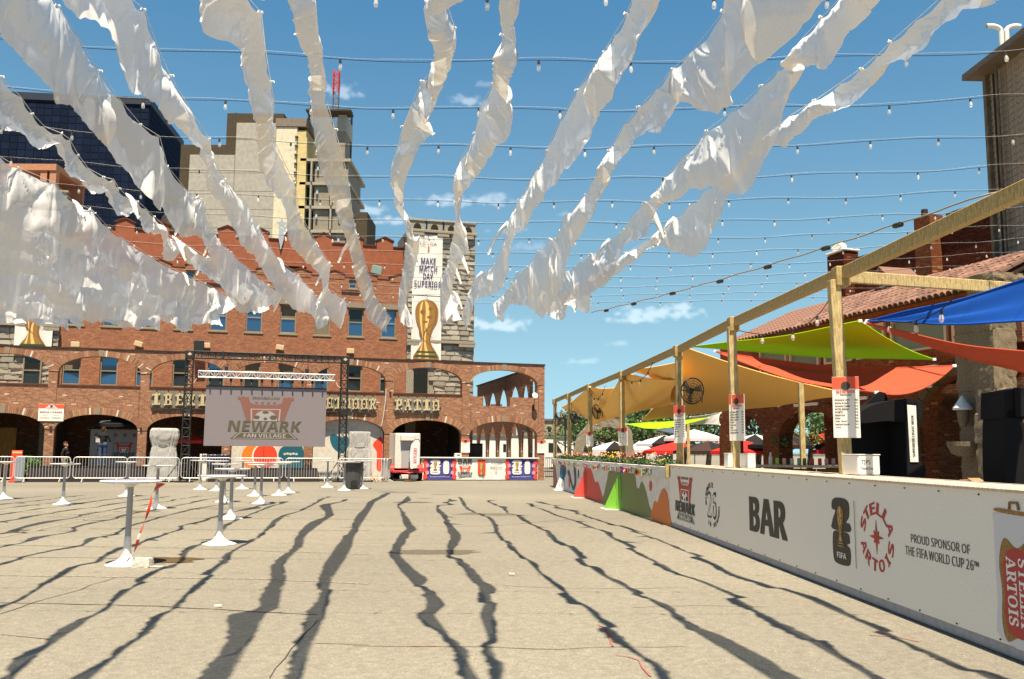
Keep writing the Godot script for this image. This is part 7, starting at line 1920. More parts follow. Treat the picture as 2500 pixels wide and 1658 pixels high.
func person(called: String, label: String, xf: Transform3D, look: int):
	# stands 1.75 m, faces +z
	var skin := Color(.42, .24, .16); var shirt := Color(.02, .02, .022)
	var legs: Color = [Color(.16, .17, .10), Color(.06, .09, .16)][look]
	var shoe := Color(.10, .09, .08)
	var cols := [skin, shirt, legs, shoe, Color(.35, .05, .10)]
	var V := func(x, y, z): return Vector3(x, y, z)
	var st := .16 if look == 0 else .04        # stride
	var lk: int = 0 if look == 0 else 2          # bare shins or trousers
	var b := [
		[V.call(-.07, .98, 0), V.call(.07, .98, 0), .125, .125, 2], [V.call(0, 1.02, 0), V.call(0, 1.22, .0), .125, .125, 1], [V.call(0, 1.22, 0), V.call(0, 1.36, -.01), .135, .14, 1],
		[V.call(-.13, 1.40, -.01), V.call(.13, 1.40, -.01), .075, .075, 1], [V.call(0, 1.42, -.01), V.call(0, 1.53, .015), .058, .052, 0],
		[V.call(-.09, .95, 0), V.call(-.10, .52, st), .095, .065, 2], [V.call(-.10, .50, st), V.call(-.10, .10, st * .8), .06, .042, lk], [V.call(.09, .95, 0), V.call(.10, .52, -st * .4), .095, .065, 2], [V.call(.10, .50, -st * .4), V.call(.10, .12, -st * 1.6), .06, .042, lk],
		[V.call(-.10, .045, st * .8 - .03), V.call(-.11, .035, st * .8 + .16), .045, .038, 3], [V.call(.10, .05, -st * 1.6 - .02), V.call(.11, .035, -st * 1.6 + .16), .045, .038, 3]]
	var hands := []
	if look == 0:
		b.append_array([[V.call(-.20, 1.38, -.01), V.call(-.27, 1.10, -.06), .06, .045, 1], [V.call(-.27, 1.10, -.06), V.call(-.28, .86, .04), .042, .03, 0], [V.call(.20, 1.38, -.01), V.call(.27, 1.10, .04), .06, .045, 1], [V.call(.27, 1.10, .04), V.call(.26, .87, .16), .042, .03, 0]])
		hands = [[V.call(-.28, .86, .04), V.call(0, -1, .15), -1.0], [V.call(.26, .87, .16), V.call(0, -1, .3), 1.0]]
	else:
		b.append_array([[V.call(-.20, 1.38, 0), V.call(-.30, 1.14, .06), .06, .045, 1], [V.call(-.30, 1.14, .06), V.call(-.20, 1.14, .28), .042, .03, 0], [V.call(.20, 1.38, 0), V.call(.31, 1.12, .05), .06, .045, 1], [V.call(.31, 1.12, .05), V.call(.22, 1.02, .26), .042, .03, 0]])
		hands = [[V.call(-.20, 1.14, .28), V.call(.3, 0, 1), -1.0], [V.call(.22, 1.02, .26), V.call(-.3, 0, 1), 1.0]]
	var m := mb()
	sdf_mesh(m, b, .022, .04, cols)
	# head with brow, nose, chin, ears
	sdf_mesh(m, [[V.call(0, 1.64, -.01), V.call(0, 1.66, -.02), .092, .095, 0], [V.call(0, 1.57, .035), V.call(0, 1.60, .03), .055, .06, 0], [V.call(0, 1.61, .085), V.call(0, 1.645, .078), .016, .009, 0], [V.call(-.093, 1.62, -.01), V.call(-.095, 1.65, -.015), .016, .018, 0], [V.call(.093, 1.62, -.01), V.call(.095, 1.65, -.015), .016, .018, 0], [V.call(-.025, 1.575, .085), V.call(.025, 1.575, .085), .008, .008, 4], [V.call(0, 1.5, 0), V.call(0, 1.56, .01), .05, .05, 0]], .012, .02, cols)
	for h in hands:
		var d: Vector3 = (h[1] as Vector3).normalized()
		var side := Vector3(0, 0, 1) if look == 0 else Vector3(h[2], 0, 0)
		side = (side - d * side.dot(d)).normalized()
		var curl: Vector3 = d.cross(side) * h[2] * .35
		var o: Vector3 = h[0]
		var hb := [[o, o + d * .085, .026, .03, 0]]
		for f in 4:
			var base := o + d * .085 + side * (f - 1.5) * .019
			var l: float = [.06, .075, .07, .052][f]
			hb.append([base, base + d * l * .55, .0095, .009, 0]); hb.append([base + d * l * .55, base + d * l * .9 + curl * l, .009, .0075, 0])
		var tb := o + d * .03 + side * .028
		hb.append([tb, tb + d * .035 + side * .03, .011, .010, 0]); hb.append([tb + d * .035 + side * .03, tb + d * .065 + side * .035, .010, .008, 0])
		sdf_mesh(m, hb, .009, .008, cols)
	var t := thing(called, label, "person", xf)
	var bm := mat("person_skin", Color.WHITE, .75)
	bm.vertex_color_use_as_albedo = true
	part(t, "body", m, bm)
	var hair := mb()
	sdf_mesh(hair, [[V.call(0, 1.68, -.03), V.call(0, 1.69, -.02), .098, .095, 0], [V.call(0, 1.62, -.07), V.call(0, 1.6, -.06), .06, .05, 0]], .016, .03, [Color(.05, .03, .02)])
	part(t, "hair", hair, bm)
	var eyes := mb()
	for s in [-1, 1]: eyes.sphere(Vector3(s * .034, 1.642, .071), Vector3(.012, .008, .006), 5)
	part(t, "eyes", eyes, mat("ink"))
	if look == 0:
		part(t, "shirt_print", mb().box(Vector3(0, 1.28, .128), Vector3(.16, .03, .02), .008), mat("shirt_pink", lin(.5, .1, .2), .8))

# ---------------------------------------------------------------- tables, barriers and odds and ends
func square_things():
	var white := tri_mat("table_white", "plaster", lin(.80, .78, .74), .5, .35)
	var pole := mat("table_pole", lin(.36, .34, .34), .4, .15)
	var lilac := mat("table_lilac", lin(.34, .32, .50), .35)
	var t0 := thing("high_table", "nearest high table, with striped tape tied round its foot", "table", at_(Vector3(-4.95, 0, -12.15)), "white high tables on the square")
	part(t0, "table_top", mb().lathe([Vector2(.001, 1.05), Vector2(.30, 1.05), Vector2(.375, 1.063), Vector2(.38, 1.078), Vector2(.37, 1.087), Vector2(.36, 1.088)], 40), white)
	part(t0, "top_sheet", mb().lathe([Vector2(.362, 1.0885), Vector2(.001, 1.0895)], 40), lilac)
	part(t0, "column", mb().cyl(Vector3(0, .36, 0), Vector3(0, 1.05, 0), .038, .038, 16, false), pole)
	part(t0, "collar", mb().lathe([Vector2(.04, 1.0), Vector2(.11, 1.048), Vector2(.11, 1.052)], 16), white)
	part(t0, "foot", mb().lathe([Vector2(.262, .0), Vector2(.265, .012), Vector2(.22, .03), Vector2(.14, .06), Vector2(.08, .1), Vector2(.052, .16), Vector2(.044, .36), Vector2(.038, .372)], 32), white)
	var spots := [[-4.6, -14.85, "high table with lilac top just past the taped one"], [-14.79, -27.24, "high table at the far edge by the red board"], [-11.89, -24.82, "high table standing before the camera crew's riser"], [-12.06, -29.31, "high table before the first wrapped speaker"], [-8.88, -23.43, "high table standing behind the taped one"], [-11.48, -34.47, "high table in front of the white chest box"], [-10.62, -33.64, "high table next to the one before the chest box"], [-10.2, -35.4, "high table deepest in the cluster by the riser"], [-8.14, -26.51, "high table half hidden behind the lilac one"], [-6.05, -20.22, "high table right behind the lilac one, standing taller"], [-8.25, -30.06, "high table with clutter below the red circle panel"], [-6.93, -25.91, "high table foremost below the red circle panel"], [-7.62, -30.68, "high table below the teal panel, nearer one"], [-7.78, -32.62, "high table below the teal panel, deeper one"], [-7.38, -37.49, "high table farthest back, near the gantry foot"], [-6.22, -34.8, "high table in front of the grey bin"], [-5.81, -36.43, "high table beside the grey bin towards the trailer"]]
	for s in spots: copy(t0, "high_table", s[2], at_(Vector3(s[0], 0, s[1]), s[0]))
	# striped tape rising from the taped table's foot
	var tape := thing("barrier_tape", "twisted red and white barrier tape blowing up from the table foot", "tape")
	var c := [Vector3(-4.86, .07, -11.93), Vector3(-4.75, .22, -11.9), Vector3(-4.70, .42, -11.9), Vector3(-4.63, .62, -11.9), Vector3(-4.59, .82, -11.92), Vector3(-4.6, .9, -11.95), Vector3(-4.52, 1.0, -11.9), Vector3(-4.44, 1.06, -11.9)]
	var cur := Curve3D.new()
	for p in c: cur.add_point(p)
	var L := cur.get_baked_length()
	for k in 14:
		var rows := []
		for j in 5:
			var f := (k + j / 4.0) / 14.0
			var p := cur.sample_baked(f * L)
			var a := f * 9.0
			var w := .011 + .011 * absf(sin(f * 8.0)) + (.012 if f > .88 else 0.0)
			rows.append([p + Vector3(cos(a), .2, sin(a)) * w, p - Vector3(cos(a), .2, sin(a)) * w])
		part(tape, "tape_stripe", mb().grid(rows), mat("tape_red", lin(.55, .04, .02), .5) if (k % 3 != 1 or k > 6) else mat("tape_white", lin(.7, .66, .6), .5))
	var rag := thing("plastic_scrap", "crumpled clear plastic scrap at the foot of the taped table", "scrap", at_(Vector3(-4.68, 0, -12.0)))
	part(rag, "sheet", rock(Vector3(.22, .12, .16), 5), mat("scrap_white", lin(.6, .58, .52), .4), at_(Vector3(0, .055, 0)))
	part(rag, "tail", mb().quad_box(Vector3(.05, .012, .06), Vector3(.3, .012, .1), Vector3(.32, .012, -.02), Vector3(.06, .012, -.06), .004), mat("scrap_white"))
	# crowd barriers
	var steel := mat("barrier_steel", lin(.62, .61, .60), .35, .3)
	var b0 := thing("crowd_barrier", "steel crowd barrier by the red board", "barrier", FT * at_(Vector3(1.1, 0, 2.6)), "steel crowd barriers before the arcade")
	var fr := []
	var Lb := 2.14; var h0 := .2; var h1 := 1.1; var r := .12
	for q in [[Lb - r, h1 - r, 0.0], [r, h1 - r, 90.0], [r, h0 + r, 180.0], [Lb - r, h0 + r, 270.0]]:
		for i in 5:
			var a := deg_to_rad(q[2] + i * 22.5)
			fr.append(Vector3(q[0] + cos(a) * r, q[1] + sin(a) * r, 0))
	fr.append(fr[0])
	part(b0, "frame", mb().tube(fr, .019, 8), steel)
	for i in 17: part(b0, "bar", mb().cyl(Vector3(.12 + i * (Lb - .24) / 16, h0, 0), Vector3(.12 + i * (Lb - .24) / 16, h1, 0), .008, .008, 6, false), steel)
	for x in [.38, Lb - .38]: part(b0, "foot", mb().tube([Vector3(x, h0 + .02, 0), Vector3(x, h0 - .05, .02), Vector3(x, .02, .26)], .018, 6).tube([Vector3(x, h0 - .04, 0), Vector3(x, .02, -.26)], .018, 6), steel)
	part(b0, "coupling", mb().tube([Vector3(Lb, .9, 0), Vector3(Lb + .06, .88, 0), Vector3(Lb + .06, .8, 0)], .012, 5), steel)
	var us := [[-1.1, "steel crowd barrier at the very edge before the first dark arch"], [3.36, "steel crowd barrier in front of the camera crew"], [5.52, "steel crowd barrier before the first wrapped speaker"], [7.76, "steel crowd barrier before the gantry tower and chest box"], [10.01, "steel crowd barrier before the red circle panel"], [12.28, "steel crowd barrier before the teal panel"], [14.66, "steel crowd barrier before the clear wrapped speaker"]]
	for s in us: copy(b0, "crowd_barrier", s[1], FT * at_(Vector3(s[0], 0, 2.6 + .04 * sin(s[0] * 3.0)), .008 * sin(s[0] * 5.0)))
	for k in 3: copy(b0, "crowd_barrier", ["steel crowd barrier turned end-on beside the trailer, outermost", "steel crowd barrier turned end-on beside the trailer, middle", "steel crowd barrier turned end-on beside the trailer, innermost"][k], FT * at_(Vector3(16.72 + k * .14, 0, 2.3 - k * .05), 1.18 + .05 * k))
	# bin
	var bin := thing("rubbish_bin", "dark grey wheeled bin with a black liner near the gantry foot", "bin", at_(Vector3(-6.15, 0, -36.2), .35))
	var bm := tri_mat("bin_grey", "plaster", lin(.075, .08, .08), .6, .5)
	part(bin, "tub", mb().lathe([Vector2(.001, .02), Vector2(.27, .02), Vector2(.3, .06), Vector2(.36, .9), Vector2(.39, .92), Vector2(.39, .98), Vector2(.36, .98), Vector2(.35, .94)], 24), bm)
	part(bin, "liner", mb().lathe([Vector2(.40, .8), Vector2(.41, .88), Vector2(.405, 1.0), Vector2(.36, 1.01), Vector2(.3, .8), Vector2(.001, .7)], 13), mat("liner_black", lin(.012, .012, .014), .3))
	part(bin, "dark_logo", mb().ext(disc(.13, 16, 1, .9), .27, .335), mat("bin_logo", lin(.02, .02, .02), .5), at_(Vector3(0, .24, 0)))
	for s in [-1, 1]: part(bin, "handle", mb().tube([Vector3(s * .36, .72, -.05), Vector3(s * .43, .74, 0), Vector3(s * .36, .72, .05)], .02, 6), bm)
	# orange cone-like base in the gap
	var cone := thing("traffic_cone", "small orange cone lying by the turned barriers", "cone", FT * Transform3D(Basis(Vector3.BACK, 1.2), Vector3(16.55, .14, 2.0)))
	part(cone, "cone_body", mb().lathe([Vector2(.11, 0), Vector2(.02, .32)], 14), mat("cone_orange", lin(.75, .16, .02), .6))
	part(cone, "cone_base", mb().box(Vector3(0, -.012, 0), Vector3(.28, .024, .28)), mat("cone_orange"))
	# trailer with white cabinet
	var tr2 := thing("drink_trailer", "small white cabinet trailer with red mudguards before the arch", "trailer", FT * at_(Vector3(17.35, 0, .45)))
	var tw: Material = tri_mat("trailer_white", "plaster", lin(.74, .71, .65), 1.0, .5)
	part(tr2, "cabinet", mb().box(Vector3(.86, 1.48, .1), Vector3(1.26, 1.74, .7), .03), tw)
	part(tr2, "recess", mb().box(Vector3(.86, 1.3, .47), Vector3(.62, 1.3, .03)), mat("recess_grey", lin(.34, .34, .36), .6))
	part(tr2, "hood", mb().box(Vector3(.84, 2.12, .55), Vector3(.72, .3, .25), .03), tw)
	part(tr2, "side_door", mb().box(Vector3(.1, 1.5, .2), Vector3(.24, 1.66, .06), .02), mat("door_grey", lin(.30, .26, .24), .7))
	part(tr2, "chassis", mb().box(Vector3(.84, .46, .2), Vector3(1.5, .12, 1.0), .02), mat("trailer_red", lin(.42, .03, .03), .4))
	for x in [.06, 1.5]:
		part(tr2, "mudguard", mb().ext(blob([Vector2(-.32, .42), Vector2(-.26, .72), Vector2(0, .84), Vector2(.26, .72), Vector2(.32, .42), Vector2(.0, .62)], 4), -.13, .13), mat("trailer_red"), Transform3D(Basis(Vector3.UP, PI / 2), Vector3(x, 0, .3)))
		var wh := part(tr2, "wheel", mb().cyl(Vector3(x - .1, .3, .3), Vector3(x + .1, .3, .3), .3, .3, 20), mat("tyre", lin(.015, .015, .015), .85))
		part(wh, "rim", mb().cyl(Vector3(x - .105, .3, .3), Vector3(x + .105, .3, .3), .15, .15, 14), tw)
	part(tr2, "drawbar", mb().tube([Vector3(.4, .45, .7), Vector3(.8, .42, 1.5), Vector3(1.2, .45, .7)], .035, 6), mat("trailer_red"))
	part(tr2, "jack_post", mb().cyl(Vector3(.8, .05, 1.35), Vector3(.8, .95, 1.35), .035, .035, 8), mat("rust_dark", lin(.12, .05, .03), .8))
	part(tr2, "bumper", mb().box(Vector3(.9, .22, .75), Vector3(.9, .2, .1), .02), tw)
	part(tr2, "wheel_chock", mb().box(Vector3(.72, .04, 1.4), Vector3(.3, .08, .2), .01), tri_mat("ply_brown", "wood", Color.WHITE, 1.0))
	# feather flag
	var ff := thing("feather_flag", "white feather flag with red vertical lettering in front of the trailer", "flag", FT * at_(Vector3(18.2, 0, 1.6)))
	part(ff, "sail", mb().ext(blob([Vector2(.06, .62), Vector2(.0, 1.0), Vector2(-.02, 1.4), Vector2(.06, 1.8), Vector2(.25, 2.02), Vector2(.4, 2.04), Vector2(.46, 1.9), Vector2(.48, 1.4), Vector2(.46, .95), Vector2(.3, .72)], 4), -.006, .006), mat("flag_white", lin(.68, .64, .66), .7))
	part(ff, "pole", mb().tube([Vector3(.06, 0, 0), Vector3(.02, .6, 0), Vector3(-.03, 1.3, 0), Vector3(.04, 1.8, 0), Vector3(.24, 2.04, 0), Vector3(.42, 2.05, 0), Vector3(.48, 1.92, 0)], .016, 6), mat("flag_purple", lin(.05, .03, .07), .6))
	letters(ff, "RUTGERS", .26, 1.25, .75, .15, .009, mat("print_red"), true, true, .004, PI / 2)
	part(ff, "base_plate", mb().box(Vector3(.06, .02, 0), Vector3(.4, .03, .4)), mat("stand_black"))
	# banner bar in the last arches
	var A := thing("banner_bar", "second bar under the end arches with blue and white banners", "bar counter", FT * at_(Vector3(19.0, 0, .1)))
	part(A, "body", mb().box(Vector3(3.1, .56, -.02), Vector3(6.2, 1.1, .5)), mat("bar_body"))
	part(A, "top", mb().box(Vector3(3.08, 1.15, .02), Vector3(6.3, .06, .66), .01), tw)
	var pur := tri_mat("banner_purple", "cloth", lin(.055, .055, .30), .6, .7)
	var wv := tri_mat("banner_sheet", "cloth", lin(.78, .76, .73), .7, .7)
	var pr := mat("panel_red")
	for s in [[.02, .16, 0], [.16, 1.78, 1], [1.78, 2.9, 0], [2.9, 3.4, 2], [3.4, 4.45, 0], [4.45, 6.1, 1]]:
		var rows := []
		for j in 5:
			var r2 := []
			for i in 9: r2.append(Vector3(lerpf(s[0], s[1], i / 8.0), lerpf(1.1, .05, j / 4.0), .26 + .012 * sin(i * .9 + j + s[0] * 7)))
			rows.append(r2)
		part(A, "banner_sheet", mb().grid(rows), [wv, pur, wv][s[2]])
		if s[2] == 1:
			for e in [-1, 1]:
				for k in 3: part(A, "swirl_print", mb().ext(moved(disc(.14, 16, .8, 1), Vector2((s[0] + .06) if e < 0 else (s[1] - .06), .2 + k * .36)), .28, .284), pr)
				for k in 2: part(A, "swirl_print", mb().ext(moved(disc(.1, 14), Vector2((s[0] + .16) if e < 0 else (s[1] - .16), .4 + k * .36)), .284, .288), mat("swirl_pink", lin(.6, .25, .3), .6))
			var cx: float = (s[0] + s[1]) / 2
			twenty_six(A, cx - .24, .32, .5, .72, .284, wv, pur)
			part(A, "bottle_print", mb().ext(blob([Vector2(-.14, .4), Vector2(-.14, .9), Vector2(0, 1.02), Vector2(.14, .9), Vector2(.14, .4), Vector2(0, .34)], 4), .284, .288), wv, at_(Vector3(cx + .32, 0, 0)))
			letters(A, "PROUD SPONSOR OF THE FIFA WORLD CUP 26", cx, .2, 1.0, .05, .284, wv, false, false)
	letters(A, "BAR", 2.28, .97, .74, .24, .285, mat("print_black"))
	fan_logo(A, 2.28, .2, .76, .56, .285, pr, mat("print_black"), wv)
	part(A, "red_card", mb().ext(rect(2.95, .3, 3.35, 1.06), .278, .284), pr)
	cup(A, 3.15, .22, .7, .288)
	letters(A, "Stella Artois", 3.92, .92, .6, .08, .285, mat("grey_ink"), false, false)
	letters(A, "MICHELOB ULTRA", 3.92, .66, .62, .06, .285, mat("grey_ink"))
	letters(A, "6", 3.92, .44, .08, .1, .285, pr)
	for s in [[1.95, .35, .22, "white carton on the counter of the banner bar", 0], [2.95, .95, .85, "dark fridge cabinet behind the banner bar", 1]]:
		var t := thing("bar_cabinet" if s[4] else "bar_carton", s[3], "cabinet" if s[4] else "box", FT * at_(Vector3(19.0 + s[0], 0 if s[4] else 1.18, -.9 if s[4] else .1)))
		if s[4]:
			part(t, "cabinet", mb().box(Vector3(0, .95, 0), Vector3(1.0, 1.9, .6), .02), mat("stand_black"))
			part(t, "door", mb().box(Vector3(0, .95, .31), Vector3(.9, 1.7, .02)), mat("dim_glass"))
		else:
			part(t, "carton", mb().box(Vector3(0, .1, 0), Vector3(.34, .2, .25), .01), tw)
			part(t, "label_print", mb().box(Vector3(0, .1, .127), Vector3(.16, .08, .004)), mat("grey_ink"))
	# boards at the edge of the square
	var rb := thing("red_board", "orange-red standing board before the first arch pier", "board", FT * at_(Vector3(.78, 0, 1.8), .1))
	part(rb, "panel", mb().box(Vector3(.2, .72, 0), Vector3(.42, 1.3, .05), .006), pr)
	part(rb, "head_strip", mb().box(Vector3(.2, 1.28, .03), Vector3(.36, .08, .01)), mat("gold_pale"))
	part(rb, "foot", mb().box(Vector3(.2, .04, 0), Vector3(.5, .08, .4), .01), pr)
	var gb := thing("grey_board", "blue-grey folding board leaning behind the barrier end", "board", FT * Transform3D(Basis(Vector3.RIGHT, -.12), Vector3(1.0, 0, 2.1)))
	part(gb, "panel", mb().box(Vector3(.16, .6, 0), Vector3(.34, 1.1, .03), .006), mat("board_blue", lin(.17, .19, .23), .6))
	part(gb, "strut", mb().box(Vector3(.16, .5, -.15), Vector3(.05, 1.0, .03)), mat("board_blue"))
	var bu := thing("shrub", "small green shrub behind the barrier before the arcade pier", "shrub", FT * at_(Vector3(1.4, 0, 1.2)))
	part(bu, "foliage", leaf_clump(Vector3(.45, .95, .4), 520, .11, 77), mat("leaf_1", lin(.07, .16, .03), .7), at_(Vector3(0, .2, 0)))
	part(bu, "pot", mb().lathe([Vector2(.16, 0), Vector2(.22, .3), Vector2(.24, .32)], 14), mat("stand_black"))
	# little litter on the nearest ground
	for s in [[-2.78, -9.02, "small white paper scrap by the dark seam"], [.02, -11.5, "small pale scrap between the middle streamer shadows"]]:
		var t := thing("paper_scrap", s[2], "scrap", at_(Vector3(s[0], .004, s[1]), s[0]), "paper scraps on the ground")
		part(t, "sheet", rock(Vector3(.07, .02, .045), 9), mat("scrap_white"), at_(Vector3(0, .012, 0)))

# ---------------------------------------------------------------- beyond the square
func tree(label: String, p: Vector3, h: float, r: float, sd: int, group: String):
	var t := thing("garden_tree", label, "tree", at_(p), group)
	var tr3 := mb()
	var g := RandomNumberGenerator.new(); g.seed = sd
	tr3.cyl(Vector3.ZERO, Vector3(.05 * h, h * .5, 0), .035 * h, .02 * h, 8)
	var crown := mb()
	for k in 9:
		var q := Vector3(g.randfn() * r * .42, h * g.randf_range(.45, .85), g.randfn() * r * .42)
		tr3.cyl(Vector3(.03 * h, h * .35, 0), q, .014 * h, .006 * h, 5, false)
		var s := r * g.randf_range(.38, .6)
		for i in 230:
			var o := Vector3(g.randfn(), g.randfn(), g.randfn()).normalized() * pow(g.randf(), .4)
			var c := q + o * Vector3(s, s * .75, s)
			var d := Vector3(g.randfn(), g.randfn() + .2, g.randfn()).normalized()
			var u := d.cross(Vector3(g.randfn(), g.randfn(), g.randfn())).normalized()
			var l := g.randf_range(.1, .22) * (h / 4.0)
			crown.tint = Color(.055, .105, .028) * g.randf_range(.6, 1.5)
			crown.quad(c, c + d * l * .5 - u * l * .4, c + d * l, c + d * l * .5 + u * l * .4)
	var lm := mat("tree_leaf", Color.WHITE, .7)
	lm.vertex_color_use_as_albedo = true
	lm.backlight = Color(.3, .3, .3)
	part(t, "crown", crown, lm)
	part(t, "trunk", tr3, mat("bark", lin(.07, .05, .035), .9))

func far_side():
	# garden trees behind the patio
	var spots := [[7.0, -64, 5.2, 3.0], [9.6, -68, 6.0, 3.2], [12.2, -66, 5.6, 3.0], [14.8, -70, 6.6, 3.4], [17.5, -66, 6.4, 3.4], [20.5, -64, 6.6, 3.6], [23.5, -60, 6.2, 3.4], [26.5, -58, 6.4, 3.4], [4.8, -72, 4.4, 2.4], [18.0, -50, 5.4, 2.6], [21.5, -46, 5.4, 2.8]]
	for i in spots.size():
		var s: Array = spots[i]
		tree("leafy green garden tree, number %s from the end of the flower box" % ordinal([9, 1, 2, 3, 4, 5, 6, 7, 0, 8, 10].find(i) + 2 if i != 8 else 1), Vector3(s[0], 0, s[1]), s[2], s[3], 60 + i, "garden trees beyond the patio")
	# patio umbrellas
	var um := [[5.34, 2.05, -48.0, 0], [6.9, 2.1, -50.0, 0], [7.6, 2.35, -46.0, 0], [8.7, 2.6, -44.0, 1], [11.6, 2.4, -44.0, 0], [7.5, 2.0, -42.0, 2], [8.5, 2.0, -40.0, 3], [10.2, 2.15, -42.0, 2], [12.8, 2.4, -46.0, 1], [12.1, 2.3, -40.0, 3], [13.3, 2.45, -38.0, 2], [13.2, 2.05, -36.0, 2], [9.6, 2.0, -38.0, 2], [10.9, 2.25, -37.0, 3]]
	var cols := [[mat("umbrella_black"), mat("umbrella_white", lin(.7, .68, .66), .8)], [mat("umbrella_white"), mat("umbrella_white")], [mat("umbrella_red", lin(.62, .03, .025), .8), mat("umbrella_red")], [mat("umbrella_dark", lin(.05, .03, .025), .8), mat("umbrella_black")]]
	var nm := ["black and white panelled", "plain white", "bright red", "dark brown"]
	for i in um.size():
		var s: Array = um[i]
		var t := thing("patio_umbrella", "%s patio umbrella behind the bar, number %s from the flower box end" % [nm[s[3]], ordinal(i + 1)], "umbrella", at_(Vector3(s[0], 0, s[2]), i * .7), "patio umbrellas behind the bar")
		umbrella(t, s[1], 1.5, .42, cols[s[3]][0], cols[s[3]][1], 8)
		part(t, "base", mb().cyl(Vector3.ZERO, Vector3(0, .08, 0), .25, .22, 12), mat("stand_black"))
	# pale stone garden arch
	var ar := thing("garden_arch", "irregular pale stone garden arch beyond the flower box", "arch", at_(Vector3(0, 0, -42)))
	var outl := [Vector3(3.0, 0, 0), Vector3(3.02, 1.5, 0), Vector3(3.18, 2.1, 0), Vector3(3.62, 2.62, 0), Vector3(4.28, 2.85, 0), Vector3(4.9, 2.76, 0), Vector3(5.23, 2.4, 0), Vector3(5.34, 1.5, 0), Vector3(5.38, 0, 0)]
	var gm := tri_mat("garden_stone", "stone", lin(.42, .37, .29), .6, .95)
	for i in outl.size() - 1:
		var n: int = 3 if i == 0 or i == outl.size() - 2 else 1
		for k in n:
			var a: Vector3 = outl[i].lerp(outl[i + 1], float(k) / n); var b: Vector3 = outl[i].lerp(outl[i + 1], float(k + 1) / n)
			var d := (b - a).normalized()
			part(ar, "arch_stone", rock(Vector3(.42, a.distance_to(b) * 1.12, .5), 40 + i * 3 + k), gm, Transform3D(Basis(d.cross(Vector3.BACK), d, Vector3.BACK), (a + b) / 2))
	# hanging baskets
	for s in [[3.95, 2.42, -41.2, "hanging basket of pink flowers inside the garden arch"], [4.85, 2.4, -41.0, "hanging basket of pink flowers at the far side of the garden arch"], [8.6, 2.0, -29.4, "trailing red flower basket in the small house arch"], [8.35, 2.05, -25.6, "round trailing basket in the big house arch"]]:
		var t := thing("hanging_basket", s[3], "basket", at_(Vector3(s[0], s[1], s[2])), "hanging flower baskets")
		part(t, "foliage", leaf_clump(Vector3(.32, .36, .32), 240, .09, int(s[0] * 10)), mat("leaf_1"), at_(Vector3(0, -.3, 0)))
		var b := mb()
		var g := RandomNumberGenerator.new(); g.seed = 7 + int(s[0])
		for k in 40: bloom(b, Vector3(g.randfn() * .15, -.12 + g.randfn() * .1, g.randfn() * .15), .035, g)
		part(t, "blooms", b, mat("basket_pink", lin(.45, .12, .12), .7))
		part(t, "cord", mb().cyl(Vector3(0, .0, 0), Vector3(0, .55, 0), .008, .008, 4), mat("wire"))
	# street furniture, vans and far houses
	var lp := thing("street_lamp", "slim dark street lamp post beyond the flower box", "street lamp", at_(Vector3(3.5, 0, -60)))
	part(lp, "post", mb().cyl(Vector3.ZERO, Vector3(0, 3.6, 0), .07, .05, 8), mat("black_steel"))
	part(lp, "lamp_head", mb().box(Vector3(.1, 3.62, 0), Vector3(.4, .08, .18), .02), mat("black_steel"))
	var so := thing("solar_lamp", "solar street lamp with a tilted blue panel among the trees", "street lamp", at_(Vector3(9.9, 0, -60)))
	part(so, "post", mb().cyl(Vector3.ZERO, Vector3(0, 2.9, 0), .06, .05, 8), mat("steel_grey"))
	part(so, "solar_panel", mb().box(Vector3.ZERO, Vector3(1.3, .05, .8)), mat("solar_blue", lin(.08, .10, .14), .2), Transform3D(Basis(Vector3.RIGHT, .5) * Basis(Vector3.BACK, -.2), Vector3(0, 3.0, 0)))
	for s in [[2.3, -70.0, "white delivery van parked beyond the arcade end"], [5.4, -82.0, "white box van parked before the far houses"], [-1.2, -84.0, "white van seen through the arcade's end arch"]]:
		van(Vector3(s[0], 0, s[1]), s[2])
	var houses := [[-6.0, -190, 14, 9.5, 0, "brown brick far house seen through the end arch"], [9.0, -200, 15, 8.2, 1, "low beige far house beyond the vans"], [22.0, -210, 12, 7.6, 0, "brick far house just past the beige one"], [34.0, -215, 14, 8.4, 1, "grey-beige far house behind the garden trees"], [-20.0, -205, 14, 8.4, 1, "beige far house behind the arcade wing"]]
	for s in houses:
		var t := thing("far_house", s[5], "building", at_(Vector3(s[0], 0, s[1])), "far houses on the horizon")
		var wm: Material = tri_mat("far_brick", "plaster", lin(.22, .10, .06), 4.0) if s[4] == 0 else tri_mat("far_beige", "plaster", lin(.33, .29, .22), 4.0)
		part(t, "wall", mb().box(Vector3(0, s[3] / 2, -5), Vector3(s[2], s[3], 10)), wm)
		part(t, "roof", mb().box(Vector3(0, s[3] + .15, -5), Vector3(s[2] + .5, .4, 10.6)), mat("eave_grey", lin(.13, .12, .11), .7))
		part(t, "roof_house", mb().box(Vector3(s[2] * .2, s[3] + 1.0, -5), Vector3(2.4, 1.6, 3)), wm)
		for j in 3:
			for i in 6:
				var o := part(t, "window", mb().box(Vector3(-s[2] / 2 + s[2] * (i + .5) / 6, 1.4 + j * s[3] * .3, .02), Vector3(1.0, 1.5, .1)), mat("white_trim", lin(.55, .47, .38), .6))
				part(o, "pane", mb().box(Vector3(-s[2] / 2 + s[2] * (i + .5) / 6, 1.4 + j * s[3] * .3, .08), Vector3(.8, 1.3, .02)), mat("dim_glass"))
	var lo := thing("low_shop", "long low white shop building behind the vans", "building", at_(Vector3(6.0, 0, -120)))
	part(lo, "wall", mb().box(Vector3(0, 1.7, -3), Vector3(34, 3.4, 6)), tri_mat("far_white", "plaster", lin(.55, .52, .48), 4.0))
